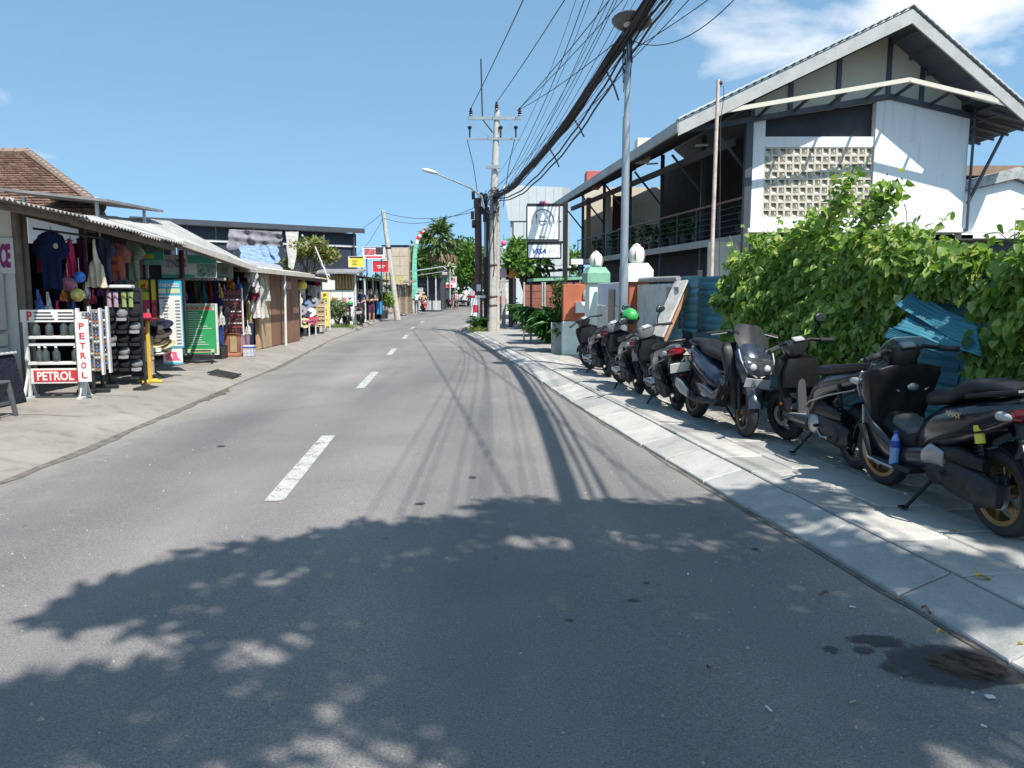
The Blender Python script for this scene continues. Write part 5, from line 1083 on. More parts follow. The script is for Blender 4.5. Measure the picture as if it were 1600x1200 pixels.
    else: part('headlight', lambda w: w.ball((hx + .105, 0, hz_ - .03), .035, .10, .05, 14, 8), M_HEADL, st=True)
    if not mx:
        for sg in (1, -1): part('front_indicator', lambda w: w.ball((.60, .13 * sg, .74), .04, .04, .055, 10, 6), M_CLENS)
    part('tail_light', lambda w: w.loft(S([(-1.03, .80, .05, .03, 2.5, 90), (-.97, .785, .10, .05, 2.5, 90), (-.88, .78, .118, .055, 2.5, 90)]), 12), M_RLENS)
    for sg in (1, -1): part('rear_indicator', lambda w: w.ball((fx(-.80), .122 * sg, .775 if not mx else .77), .11, .02, .03, 12, 6), M_CLENS)
    pb = part('plate_bracket', lambda w: w.beam((fx(-.90), 0, .74), (fx(-1.04), 0, .46), .16, .03, .008), M_PLBLK, smooth=False)
    if plate:
        pm = {'white': M_PLATEW, 'black': M_PLATEB, 'grey': M_PLATEG}[plate]; RR = Matrix.Rotation(-.35, 3, 'Y')
        pl_ = part('number_plate', lambda w: w.cbox((fx(-1.03) - .015, 0, .60), (.008, .28, .125), .003, RR), pm, smooth=False)
        if plate == 'black':
            text('DK', .075, .05, M_PLATEW, pl_, (fx(-1.03) - .034, .085, .612), (PI / 2 - .35, 0, -PI / 2)); w = MB(); w.cbox((fx(-1.03) - .02, .09, .56), (.004, .02, .015), 0, RR); obj('digit_mark', w, M_PLATEW, pl_)
        else:
            for k in range(6 if plate != 'white' or heading < 0 else 0): part('digit_mark', lambda w: w.cbox((fx(-1.03) - .0215, .10 - .04 * k, .603), (.003, .018, .05), 0, RR), M_PLATEB if plate == 'white' else M_PLATEW, pl_, False)
    if screen and mx: part('windscreen', lambda w: w.slab(lambda i, j: (.70 - .26 * j - 1.6 * ((2 * i - 1) * .17) ** 2, (2 * i - 1) * (.195 - .10 * abs(j - .5)) * (1 if j < .88 else .8), .86 + .31 * j), 10, 8, (-.008, 0, -.004)), screen if screen is not True else M_SCREEN)
    if front_plate: fp = part('front_plate', lambda w: w.cbox((.80, 0, .575), (.008, .28, .10), .003, Matrix.Rotation(.25, 3, 'Y')), M_PLATEG, smooth=False)
    # cables, hoses, trim, pegs
    if not mx:
        part('cylinder_fins', lambda w: [w.cbox((-.02 + .022 * k, 0, .36), (.010, .17, .15 - .004 * k), .003) for k in range(6)], M_ALLOY, smooth=False)
        part('intake_pipe', lambda w: w.tube([(-.05, .03, .44), (-.15, .06, .52), (-.32, .09, .50)], .028, 9), M_PLBLK)
        part('engine_cover', lambda w: w.lathe([(0, .205), (.07, .203), (.085, .19), (.09, .17)], 16, (-.24, 0, .33), 'y'), M_ALLOY); part('clutch_cover', lambda w: w.lathe([(0, .20), (.06, .198), (.08, .18), (.085, .165)], 16, (-.58, 0, .29), 'y'), M_ENG)
        part('centre_pillar', lambda w: w.loft([(.33, .32, .05, .03, 3, 0), (.36, .55, .045, .03, 3, 0), (.39, .78, .04, .03, 3, 0)], 12), mat('grey_pillar', (.07, .07, .073), .4, .1, 4, 0, coat=.3))
        part('shield_insert', lambda w: w.loft([(.405, .36, .09, .012, 3, 0), (.43, .52, .12, .012, 3, 0)], 12), P_SILV2)
    else:
        for sg in (1, -1): part('edge_trim', lambda w: w.tube([(.56, .235 * sg, .66), (.555, .235 * sg, .48), (.50, .25 * sg, .35), (.42, .27 * sg, .285), (.1, .275 * sg, .275)], .010, 6), M_ALLOY if rim is M_GOLD else M_PLBLK)
        part('crankcase', lambda w: w.lathe([(0, .20), (.075, .198), (.095, .18), (.10, .16)], 18, (-.22, 0, .33), 'y'), M_ENG); part('clutch_cover', lambda w: w.lathe([(0, .195), (.06, .193), (.08, .175)], 16, (-.60, 0, .285), 'y'), M_ENG)
        part('footrest_plate', lambda w: w.loft([(-.32, .42, .012, .05, 2.4, 90, .185), (-.2, .44, .02, .07, 2.4, 90, .195), (-.1, .40, .012, .05, 2.4, 90, .19)], 12), M_ALLOY)
    for sg in (1, -1): part('brake_hose', lambda w: w.tube([(hx + .03, .16 * sg, hz_ + .01), (hx + .12, .12 * sg, hz_ + .04), (hx + .14, .05 * sg, hz_ - .12)], .006, 5), M_CABLE, hb, st=True)
    for sg in (1, -1):
        part('side_trim', lambda w: w.tube([(-.80, .135 * sg, .70), (-.48, .190 * sg, .62), (-.2, .205 * sg, .53), (-.03, .175 * sg, .44)], [.006, .010, .010, .006], 5), M_ALLOY if not mx else M_PLBLK)
        part('foot_peg', lambda w: w.tube([(-.30, .13 * sg, .33), (-.33, .23 * sg, .33)], .016, 7), M_TYRE)
    part('heat_shield', lambda w: w.loft([(-.42, .30, .012, .05, 2.4, 90, -.222), (-.62, .35, .014, .07, 2.4, 90, -.236), (-.80, .40, .012, .055, 2.4, 90, -.235)], 10), M_ALLOY)
    part('key_switch', lambda w: w.ball((.405 if mx else .40, -.06, .80 if mx else .80), .014, .045, .03, 12, 8), M_ALLOY)
    if mx:
        for sg in (1, -1): part('inner_strip', lambda w: w.tube([(.42, .10 * sg - .06, .77), (.425, .18 * sg - .06, .82)], .008, 5), M_ALLOY)
        part('tunnel_pad', lambda w: w.loft(S([(.02, .54, .10, .05), (.2, .50, .105, .05), (.38, .55, .11, .06)]), 14), mat('dapple_grey_pad', (.12, .12, .115), .6, .2, 6, .2, 60))  # silver-grey pad, its paler tone also paints in a sun dapple
    else:
        part('kick_lever', lambda w: w.tube([(-.30, .19, .30), (-.40, .20, .24), (-.55, .21, .26), (-.57, .25, .26)], .010, 6), M_ALLOY)
        part('floor_mat', lambda w: w.cbox((.17, 0, .332), (.36, .26, .008), .002), mat('grey_mat', (.16, .16, .16), .8, .2, 8, .3, 60), smooth=False)
        part('front_reflector', lambda w: w.ball((xf - .05, .09, R + .14), .03, .006, .02, 8, 5), M_OLENS, st=True)
    part('rear_reflector', lambda w: w.ball((fx(-1.03) - .03, 0, .50), .006, .045, .018, 10, 5), M_RLENS, pb)
    part('side_stand', lambda w: (w.tube([(-.12, .12, .24), (-.04, .26, .035)], .013, 6), w.cbox((-.03, .275, .03), (.06, .05, .012), .003)), M_PLBLK)
    return root
P_MATB = paint('matt_black_paint', (.009, .010, .015), .3); P_NAVY = paint('navy_grey_paint', (.022, .030, .048), .25); P_GREYB = paint('charcoal_paint', (.028, .028, .030), .3); P_BLK = paint('black_paint', (.02, .02, .022), .3); P_SILV = paint('dark_silver_paint', (.17, .17, .175), .35); P_RED = paint('red_paint', (.45, .03, .035), .35); P_WHT = paint('offwhite_paint', (.5, .49, .47), .4)
ang = lambda a, b: math.atan2(b[1] - a[1], b[0] - a[0])
def sp_(rear, front): return ((rear[0] + front[0]) / 2, (rear[1] + front[1]) / 2, ZP), ang(rear, front)
l, h = sp_((3.04, 4.60), (2.92, 5.88)); sA = scooter('matt black maxi scooter with bronze wheels, nearest to the viewer in shade', l, h, 'maxi', P_MATB, P_MATB, M_GOLD, -.04, .12, 'black', (False, False), mat('clear_screen', (.35, .40, .42), .12, .05, 2, 0, alpha=.35))
bd_ = [c for c in sA.children if c.name.startswith('tail_body')][0]
text('NMAX', .15, .035, mat('gold_print', (.55, .42, .22), .4), bd_, (-.42, .202, .735), (PI / 2, 0, PI), bold=.03, shear=.35)
l, h = sp_((2.95, 6.44), (2.80, 7.72)); scooter('charcoal scooter seen from its left rear, beside the torn blue sheet', l, h, 'small', P_GREYB, P_GREYB, M_RIMB, -.02, .25, 'white', (False, True))
l, h = sp_((2.22, 9.22), (2.42, 7.96)); scooter('navy grey maxi scooter facing the viewer with tall smoked windscreen', l, h, 'maxi', P_NAVY, P_NAVY, mat('dusty_rim', (.16, .11, .08), .5, .3, 9, .2, metal=.4), -.12, -.15, 'white', (False, False), mat('grey_screen', (.03, .031, .033), .35, .08, 2, 0, spec=.18), True)
l, h = sp_((2.14, 9.80), (2.06, 11.06)); scooter('black scooter with blank white rear plate, left of the navy maxi scooter', l, h, 'small', P_BLK, P_SILV, M_RIMB, -.15, .3, 'white', (True, True))
l, h = sp_((1.93, 11.50), (1.82, 12.76)); sE = scooter('black and silver scooter with green helmet on its handlebar', l, h, 'small', P_BLK, P_SILV, M_RIMB, -.15, .3, 'grey', (False, True))
l, h = sp_((1.75, 13.9), (1.55, 15.1)); scooter('black scooter farthest along the right pavement row, by the grey lamp post', l, h, 'small', P_BLK, P_BLK, M_RIMB, -.15, .35, None, (False, False))
# helmet and water bottle
c = at(984, 494, 12.35); t = thing('helmet', 'green and black motorcycle helmet resting on a scooter handlebar', 'helmet', c, 2.0)
w = MB(); w.ball((0, 0, 0), .15, .125, .13, 18, 12); obj('shell', w, mat('helmet_green', (.05, .42, .08), .25, .1, 6, 0, coat=.5), t, True); w = MB(); w.lathe([(.132, -.06), (.155, -.055), (.158, -.02), (.14, -.005)], 20, a0=-2.2, a1=2.2); obj('rim_band', w, M_BLACK, t, True); w = MB(); w.lathe([(.135, -.07), (.162, -.03), (.155, .045), (.135, .06)], 14, a0=-1.1, a1=1.1); obj('visor', w, M_GLASS, t, True); w = MB(); w.lathe([(.06, -.13), (.12, -.11), (.146, -.05)], 20); obj('lower_shell', w, M_BLACK, t, True)
c = at(1420, 705, 5.38); t = thing('water_bottle', 'blue capped plastic water bottle carried at the side of the black maxi scooter', 'bottle', (2.715, 5.36, .40), 0, rot=(-.06, .05, 0)); M_PET = mat('blue_pet', (.16, .30, .52), .15, .1, 6, 0, spec=.6)
w = MB(); w.lathe([(0, 0), (.031, .0), (.033, .02), (.030, .06), (.033, .10), (.033, .15), (.024, .19), (.013, .21), (.013, .22)], 14); obj('body', w, M_PET, t, True); w = MB(); w.lathe([(.015, .217), (.016, .24), (0, .242)], 12); obj('cap', w, M_NAVY, t, True); w = MB(); w.lathe([(.0338, .12), (.0342, .125), (.0342, .165), (.033, .17)], 14); obj('band', w, M_NAVY, t, True)
# scooters across the road (smaller in view)
l = gr(548, 510, ZL); f1 = scooter('dark scooter with green helmet parked by the roadside shrub at left', (l.x - .1, l.y, ZL), 1.75, 'small', P_BLK, P_BLK, M_RIMB, -.14, .2, 'white', (True, True), group='scooters parked at the left')
l = gr(562, 507, ZL); dup(f1, None, (l.x + .05, l.y + .4, ZL), 1.7, 'dark scooter parked close to the standing couple at left', 'scooters parked at the left').rotation_euler = (-.14, 0, 1.7)
c = at(547, 475, 36.6); t = thing('helmet', 'green helmet on the dark scooter by the shrub at left', 'helmet', c); w = MB(); w.ball((0, 0, 0), .15, .13, .14, 14, 10); obj('shell', w, MATS['helmet_green'], t, True); w = MB(); w.lathe([(.10, -.13), (.145, -.06), (.14, -.02)], 14); obj('lower_rim', w, M_BLACK, t, True)
rs = scooter('red scooter at the left kerb with a rider in pale hat', (-7.25, 63.5, ZL), -1.35, 'small', P_RED, P_RED, M_RIMB, 0, 0, None, (True, True), group='far scooters', name='scooter')
far = [(-6.5, 80, 1.8, 'scooter with pink riders parked at the far left kerb'), (-7.3, 79, 1.4, 'dark scooter parked before the far black shop'), (-8.1, 78, 1.6, 'dark scooter at the foot of the far shop post'), (-6.05, 84, 1.5, 'dark scooter standing beyond the pink-clad couple')]
for x, y, a, lb in far: q = dup(rs if 'pink' in lb else f1, None, (x, y, ZL), a, lb, 'far scooters'); q.rotation_euler = (-.1, 0, a)
q = dup(f1, None, (-5.6, 100, .01), 1.5, 'oncoming scooter with rider in green far down the road', 'far scooters'); q.rotation_euler = (0, 0, -1.5)
q = dup(f1, None, (-4.7, 92, .01), 1.5, 'dark scooter riding away far down the road', 'far scooters'); q.rotation_euler = (0, 0, 1.6)
q = dup(f1, None, (.15, 40, ZP), 1.5, 'dark scooter parked on the far right pavement by the posts', 'far scooters'); q.rotation_euler = (-.1, 0, 1.7)

# ================================================================ PEOPLE
M_SKIN = mat('skin', (.45, .26, .18), .55, .06, 4, 0); M_SKIND = mat('skin_brown', (.26, .14, .09), .55, .06, 4, 0); M_HAIR = mat('dark_hair', (.02, .015, .012), .6); M_SHOE = mat('shoe', (.08, .07, .06), .7)
def cloth(n, c): return mat('cloth_' + n, c, .9, .12, 6, 0, fabric=1, spec=.12)
BASE = dict(pel=(0, 0, .93), spi=(0, 0, 1.12), che=(0, 0, 1.32), nek=(0, 0, 1.45), hd0=(0, -.01, 1.53), hd1=(0, -.015, 1.62), ls=(.17, 0, 1.38), le=(.22, .03, 1.12), lw=(.21, -.06, .90), lh=(.2, -.09, .82), rs=(-.17, 0, 1.38), re=(-.22, .03, 1.12), rw=(-.21, -.06, .90), rh=(-.2, -.09, .82), lp=(.09, 0, .88), lk=(.10, -.02, .49), la=(.10, .02, .09), lt=(.11, -.15, .035), rp=(-.09, 0, .88), rk=(-.10, -.02, .49), ra=(-.10, .02, .09), rt=(-.11, -.15, .035))
RAD = dict(pel=.13, spi=.115, che=.13, nek=.05, hd0=.082, hd1=.085, ls=.062, le=.042, lw=.03, lh=.034, rs=.062, re=.042, rw=.03, rh=.034, lp=.092, lk=.058, la=.038, lt=.032, rp=.092, rk=.058, ra=.038, rt=.032)
BONES = [('pel', 'spi', 0), ('spi', 'che', 0), ('che', 'nek', 0), ('nek', 'hd0', 2), ('hd0', 'hd1', 2), ('che', 'ls', 0), ('ls', 'le', 3), ('le', 'lw', 2), ('lw', 'lh', 2), ('che', 'rs', 0), ('rs', 're', 3), ('re', 'rw', 2), ('rw', 'rh', 2), ('pel', 'lp', 1), ('lp', 'lk', 1), ('lk', 'la', 4), ('la', 'lt', 5), ('pel', 'rp', 1), ('rp', 'rk', 1), ('rk', 'ra', 4), ('ra', 'rt', 5)]
def person(label, loc, rz, shirt, trousers, pose=None, skin=None, sleeves=True, long_legs=True, scale=1.0, hat=None, hair_long=False, group='people along the street'):
    J = dict(BASE); J.update(pose or {}); skin = skin or M_SKIN; root = thing('person', label, 'person', loc, rz, group)
    keys = list(J); me = bpy.data.meshes.new('body'); me.from_pydata([J[k] for k in keys], [(keys.index(a), keys.index(b)) for a, b, _ in BONES], [])
    o = bpy.data.objects.new('tmp', me); COL.objects.link(o); o.modifiers.new('s', 'SKIN'); 
    for i, k in enumerate(keys): me.skin_vertices[0].data[i].radius = (RAD[k], RAD[k] * (.72 if k in ('pel', 'spi', 'che') else 1)); 
    me.skin_vertices[0].data[0].use_root = True
    sb = o.modifiers.new('d', 'SUBSURF'); sb.levels = 2
    dg = bpy.context.evaluated_depsgraph_get(); dg.update(); m2 = bpy.data.meshes.new_from_object(o.evaluated_get(dg)); bpy.data.objects.remove(o)
    w = MB(); w.v = [tuple(v.co) for v in m2.vertices]; w.f = [tuple(p.vertices) for p in m2.polygons]
    ms = [shirt, trousers, skin, shirt if sleeves else skin, trousers if long_legs else skin, M_SHOE]
    A = np.array([J[a] for a, b, _ in BONES]); Bv = np.array([J[b] for a, b, _ in BONES]); D = Bv - A; LL = (D * D).sum(1)
    for p in m2.polygons:
        c = np.array(p.center); t_ = np.clip(((c - A) * D).sum(1) / LL, 0, 1); d = np.linalg.norm(A + D * t_[:, None] - c, axis=1); w.m.append(BONES[int(d.argmin())][2])
    w.mi = 2
    for s_ in 'lr':   # fingers and thumb
        hw, hh = Vector(J[s_ + 'w']), Vector(J[s_ + 'h']); d = (hh - hw).normalized(); sd = d.cross(Vector((1, 0, 0))).normalized()
        for k in range(4): b = hh + sd * (k - 1.5) * .018 + d * .015; w.tube([b, b + d * (.04 - .006 * abs(k - 1.2)), b + d * .065 + Vector((0, -.015, 0))], [.009, .008, .006], 5)
        b = hh - d * .02 + sd * .03; w.tube([b, b + sd * .03 + d * .02, b + sd * .035 + d * .05], [.01, .009, .007], 5)
    h0, h1 = Vector(J['hd0']), Vector(J['hd1']); hc = (h0 + h1) / 2; f = Vector((0, -1, 0))
    w.ball(hc + Vector((0, -.088, -.005)), .013, .016, .02, 6, 4)
    for sx in (-1, 1): w.ball(hc + Vector((.083 * sx, .005, -.005)), .012, .02, .03, 6, 4)
    obj('body', w, ms, root, 'all')
    w = MB()
    for sx in (-1, 1): w.ball(hc + Vector((.032 * sx, -.078, .018)), .011, .008, .007, 6, 4)
    w.ball(hc + Vector((0, -.08, -.045)), .024, .008, .006, 6, 4); obj('face_marks', w, M_HAIR, root, True)
    w = MB(); w.M = Matrix.Translation(hc + Vector((0, .018, .028))) @ Matrix.Rotation(.35, 4, 'X'); w.ball((0, 0, 0), .096, .098, .098, 14, 9)
    if hair_long: w.ball((0, .05, -.1), .075, .05, .13, 10, 7)
    obj('hair', w, M_HAIR, root, True)
    if hat: w = MB(); w.lathe([(.0, .20), (.07, .19), (.09, .12), (.16, .09), (.17, .085), (.09, .10)], 16, tuple(hc - Vector((0, 0, .05)))); obj('hat', w, hat, root, True)
    root.scale = (scale,) * 3; return root
TEE_B = cloth('black', (.02, .02, .025)); TEE_W = cloth('white', (.62, .60, .58)); TEE_P = cloth('pink', (.62, .30, .32)); TEE_G = cloth('green', (.05, .30, .09)); TR_D = cloth('dark', (.03, .03, .04)); TR_G = cloth('grey', (.10, .10, .10)); TEE_BG = cloth('beige', (.60, .38, .20)); TEE_PU = cloth('plum', (.10, .04, .08)); TEE_N = cloth('navy', (.03, .04, .10))
l = gr(581, 504, ZL)
person('woman in black top and dark shorts standing with folded arms at left kerb', (l.x, l.y, ZL), .25, TEE_B, TEE_PU, dict(le=(.23, .0, 1.13), lw=(.02, -.16, 1.14), lh=(-.06, -.16, 1.17), re=(-.23, 0, 1.13), rw=(-.04, -.19, 1.10), rh=(.05, -.18, 1.12)), sleeves=False, long_legs=False, scale=1.02, hair_long=True)
person('person in dark navy clothes leaning beside the folded-arm woman', (l.x - .55, l.y + .25, ZL), -.3, TEE_N, TR_D, dict(hd0=(.02, -.08, 1.5), hd1=(.03, -.1, 1.58), lw=(.05, -.2, .98), lh=(.02, -.24, .93)), scale=1.03)
l = gr(651, 489.5, ZL)
person('person in white shirt bending forward with back to the viewer, by the red scooter', (l.x, l.y, ZL), 2.9, TEE_W, TR_G, dict(spi=(0, -.06, 1.10), che=(0, -.17, 1.24), nek=(0, -.25, 1.32), hd0=(0, -.31, 1.36), hd1=(0, -.35, 1.42), ls=(.17, -.19, 1.29), rs=(-.17, -.19, 1.29), le=(.2, -.25, 1.05), re=(-.2, -.25, 1.05), lw=(.16, -.36, .9), rw=(-.16, -.36, .9), lh=(.14, -.4, .84), rh=(-.14, -.4, .84)), scale=1.05)
SIT = dict(pel=(0, 0, .86), spi=(0, .02, 1.05), che=(0, .0, 1.25), nek=(0, -.01, 1.38), hd0=(0, -.03, 1.46), hd1=(0, -.04, 1.55), ls=(.17, 0, 1.31), rs=(-.17, 0, 1.31), le=(.25, -.18, 1.12), re=(-.25, -.18, 1.12), lw=(.3, -.40, 1.08), rw=(-.3, -.40, 1.08), lh=(.31, -.46, 1.07), rh=(-.31, -.46, 1.07), lp=(.1, -.02, .84), rp=(-.1, -.02, .84), lk=(.16, -.38, .76), rk=(-.16, -.38, .76), la=(.15, -.30, .38), ra=(-.15, -.30, .38), lt=(.15, -.46, .34), rt=(-.15, -.46, .34))
person('rider in beige jacket and pale hat sitting on the red scooter', (-7.3, 63.65, ZL), .2, TEE_BG, TR_D, SIT, hat=mat('straw', (.55, .42, .22), .9, .2, 20))
person('rider in green shirt coming down the far road', (-5.6, 100.1, .01), .07, TEE_G, TR_D, SIT, M_SKIND)
person('person in pink shirt standing at the far left kerb', (-5.75, 81, ZL), .6, TEE_P, TR_G, long_legs=False); person('person in pale pink clothes beside the far parked scooters', (-6.2, 80.4, ZL), 2.4, TEE_W, TEE_P, long_legs=False, hair_long=True)
person('person in lilac shirt seated by the dark far scooter', (-7.3, 79.2, ZL), 3.0, cloth('lilac', (.45, .36, .5)), TR_D, SIT)
person('person in red top standing on the far right pavement', (-.55, 43, ZP), 3.0, cloth('red', (.45, .04, .10)), TR_D)
# ================================================================ LEFT SIDE: KIOSKS AND THEIR GOODS
M_ZINC = mat('zinc_sheet', (.36, .36, .35), .6, .15, 2, .1, metal=.35, dirt=.5, dcol=(.17, .13, .09)); M_ZINCD = mat('old_zinc', (.27, .26, .25), .7, .2, 2, .1, metal=.2, dirt=.7, dcol=(.15, .11, .08)); M_PALEZ = mat('pale_sheet', (.55, .50, .44), .7, .1, 2, .1, dirt=.4, dcol=(.3, .24, .18))
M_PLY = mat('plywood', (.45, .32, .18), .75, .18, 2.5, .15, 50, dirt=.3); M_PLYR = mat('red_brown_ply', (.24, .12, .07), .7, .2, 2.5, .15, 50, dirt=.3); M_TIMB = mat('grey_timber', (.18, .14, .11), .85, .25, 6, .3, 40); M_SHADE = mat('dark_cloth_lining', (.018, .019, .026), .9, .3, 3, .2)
M_STEELW = mat('white_steel', (.62, .62, .60), .5, .05, 3, .05, dirt=.35, dcol=(.3, .27, .23)); M_BOARDW = mat('board_white', (.70, .68, .64), .6, .05, 2, 0, dirt=.2, dcol=(.45, .42, .38)); M_PRINTK = mat('black_print', (.03, .03, .035), .6); M_REDT = mat('red_banner', (.52, .03, .04), .6, .06, 3, 0); M_TEALP = mat('teal_print', (.05, .40, .55), .55, .06, 3, 0); M_GRNB = mat('green_board', (.03, .30, .10), .5, .08, 3, 0); M_GRNT = mat('green_teal_print', (.08, .42, .30), .6, .15, 4, 0)
def roof_sheets(t, y0, y1, xe, ze0, ze1, xb, zb0, zb1, m, n=None, wave=.018, nm='roof_sheet'):
    """corrugated sheets side by side, each lapping the next"""
    n = n or max(1, round((y1 - y0) / .78))
    for k in range(n):
        a, b = k / n, (k + 1.04) / n; s = MB(); up = .012 * (k % 2) + random.uniform(0, .015); ex = random.uniform(-.06, .06)
        def fn(i, j):
            f = a + (b - a) * i; y = y0 + (y1 - y0) * f; z0 = ze0 + (ze1 - ze0) * f; z1 = zb0 + (zb1 - zb0) * f
            return (xe + ex * (1 - j) + (xb - xe) * j, y, z0 + (z1 - z0) * j + up + wave * math.sin(2 * PI * i * 9))
        s.slab(fn, 54, 2, .006); obj(nm, s, m, t, True)
def kiosk(label, y0, y1, xf, xb, xe, ze0, ze1, zb0, zb1, roof_m, wall_m, name='kiosk', posts=3, side0=False, side1=True, post_m=None, back=True, boards=True):
    t = thing(name, label, 'kiosk', (xf, (y0 + y1) / 2, ZL)); O = Vector(t.location); post_m = post_m or M_TIMB
    def sub(nm, s, m): o = obj(nm, s, m, t); o.location = -O; return o
    before = set(COL.objects)
    roof_sheets(t, y0 - .1, y1 + .12, xe, ze0, ze1, xb, zb0, zb1, roof_m)
    for f in (.06, .5, .94):
        s = MB(); s.beam((xe + (xb - xe) * f, y0 - .05, ze0 + (zb0 - ze0) * f - .075), (xe + (xb - xe) * f, y1 + .05, ze1 + (zb1 - ze1) * f - .075), .06, .09); obj('purlin', s, M_TIMB, t)
    for k in range(posts):
        y = y0 + (y1 - y0) * (k + .02) / max(1, posts - 1) * .98; f = (xf - xe) / (xb - xe); s = MB(); s.box(xf - .04, xf + .04, y - .04, y + .04, ZL - .02, ze0 + (ze1 - ze0) * (y - y0) / (y1 - y0) + (zb0 - ze0) * f - .08, .006); obj('post', s, post_m, t)
    if back:
        nb = round((y1 - y0) / .6)
        for k in range(nb):
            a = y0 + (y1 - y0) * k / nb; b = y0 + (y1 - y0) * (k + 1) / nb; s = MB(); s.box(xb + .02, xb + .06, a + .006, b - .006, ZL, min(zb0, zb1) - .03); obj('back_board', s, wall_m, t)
    for flag, y in ((side0, y0), (side1, y1)):
        if flag:
            nb = round((xf - xb) / .55)
            for k in range(nb):
                a = xb + (xf - xb) * k / nb; b = xb + (xf - xb) * (k + 1) / nb; s = MB(); s.box(a + .006, b - .006, y - .02, y + .02, ZL, min(ze0, ze1) + .05); obj('side_board', s, wall_m, t)
    for o in set(COL.objects) - before: o.location = -O
    return t
k1 = kiosk('white repair kiosk with corrugated roof at the left edge', 7.0, 11.02, -7.0, -10, -6.0, 2.76, 2.68, 3.5, 3.4, M_ZINCD, M_BOARDW, posts=2, post_m=M_TIMB, side1=False)
w = MB(); w.box(-10, -7.03, 11.0, 11.08, ZL, 2.95); o = obj('side_wall', w, M_BOARDW, k1); o.location = -Vector(k1.location)
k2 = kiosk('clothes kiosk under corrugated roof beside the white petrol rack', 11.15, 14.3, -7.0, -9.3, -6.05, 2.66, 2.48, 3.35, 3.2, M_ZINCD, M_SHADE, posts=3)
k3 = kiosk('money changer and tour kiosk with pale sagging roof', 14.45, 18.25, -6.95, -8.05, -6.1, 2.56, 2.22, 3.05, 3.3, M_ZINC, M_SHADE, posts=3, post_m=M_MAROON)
k4 = kiosk('plywood kiosk with hanging dresses and closed brown boards', 18.4, 24.3, -6.75, -8.9, -6.3, 2.24, 2.22, 2.55, 2.55, M_PALEZ, M_PLYR, posts=4, post_m=M_WOOD)
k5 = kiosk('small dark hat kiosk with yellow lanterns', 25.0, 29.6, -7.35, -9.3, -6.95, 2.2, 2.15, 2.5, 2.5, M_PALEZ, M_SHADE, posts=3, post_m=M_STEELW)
for kk, (ya, yb, za, zb_, xe_) in ((k3, (14.3, 18.4, 2.56, 2.22, -6.08)), (k4, (18.3, 24.5, 2.22, 2.2, -6.27))):
    w = MB(); w.beam((xe_ + .03, ya, za - .03), (xe_ + .03, yb, zb_ - .03), .04, .11); o = obj('eave_board', w, M_PALEZ, kk); o.location = -Vector(kk.location)
# closing boards on the plywood kiosk
for k, (y0, y1, m) in enumerate([(20.35, 21.35, M_PLY), (21.4, 22.3, M_PLYR), (22.35, 23.3, M_PLYR), (23.35, 24.2, M_PLYR)]):
    w = MB(); w.box(-6.72, -6.68, y0, y1, ZL + .02, 2.14); o = obj('front_board', w, m, k4); o.location = -Vector(k4.location)
w = MB(); w.tube([(-6.45, 21.9, ZL), (-6.42, 21.9, 2.2)], .035, 8); o = obj('prop_pole', w, M_STEELW, k4, True); o.location = -Vector(k4.location)
w = MB(); w.box(-6.67, -6.64, 22.36, 23.3, 1.75, 1.98); o = obj('pink_strip', w, mat('dusty_pink', (.42, .26, .24), .8), k4); o.location = -Vector(k4.location)

# upper small canopy and the tiled house behind
t = thing('rooftop_canopy', 'small pale canopy on white posts above the kiosk roofs', 'canopy', (-8.6, 15.8, 2.9))
w = MB(); w.slab(lambda a, b: (-1.2 + 2.1 * a, -.9 + 2.4 * b, .72 - .22 * a + .05 * b), 1, 1, .05); obj('canopy_sheet', w, M_ZINCD, t)
for x, y in ((.6, -.7), (.75, .9), (-.8, -.7)):
    w = MB(); w.box(x - .025, x + .025, y - .025, y + .025, -1.0, .56); obj('canopy_post', w, M_STEELW, t)
H = thing('tiled_house', 'house with weathered terracotta tiled hip roof behind the kiosks at left', 'house', (-13, 20.5, 0)); O = Vector(H.location)
M_TC = mat('terracotta_tile', (.20, .12, .085), .9, .45, 9, .3, 40, dirt=.7, dcol=(.09, .07, .058), spec=.2); M_TCL = mat('ridge_tile', (.27, .19, .14), .85, .2, 5, .3, 30, dirt=.4)
w = MB(); w.prism([(-6, -3.6), (3.7, -3.6), (.4, 2.6), (-6, 2.6)], 0, 3.35, 'xy'); obj('wall', w, M_BOARDW, H)
rA, rB, eA, eB, eC = Vector((-6, 0, 5.22)), Vector((.42, 0, 5.22)), Vector((-6, -4.1, 3.35)), Vector((4.4, -4.1, 3.35)), Vector((.9, 3.2, 3.35))
def tiles(corner_fn, nr, tw, nm):
    s = MB()
    for r in range(nr):
        a0, b0 = corner_fn(r / nr); a1, b1 = corner_fn((r + 1.12) / nr); L = (b0 - a0).length; n = max(1, int(L / tw)); nn = (b0 - a0).cross(a1 - a0).normalized(); nn = nn if nn.z > 0 else -nn
        for k in range(n):
            f0, f1 = k / n, (k + .94) / n; up = nn * (.05 + random.uniform(-.008, .012)); q = [a0.lerp(b0, f0) + nn * .012, a0.lerp(b0, f1) + nn * .012, a1.lerp(b1, f1) + up, a1.lerp(b1, f0) + up]
            s.add(q + [q[2] - nn * .045, q[3] - nn * .045], [(0, 1, 2, 3), (3, 2, 4, 5)])
    o = obj(nm, s, M_TC, H); o['kind'] = 'stuff'; return o
tiles(lambda f: (rA.lerp(eA, f), rB.lerp(eB, f)), 24, .2, 'roof_tiles'); tiles(lambda f: (rB.lerp(eB, f), rB.lerp(eC, f)), 24, .2, 'roof_tiles')
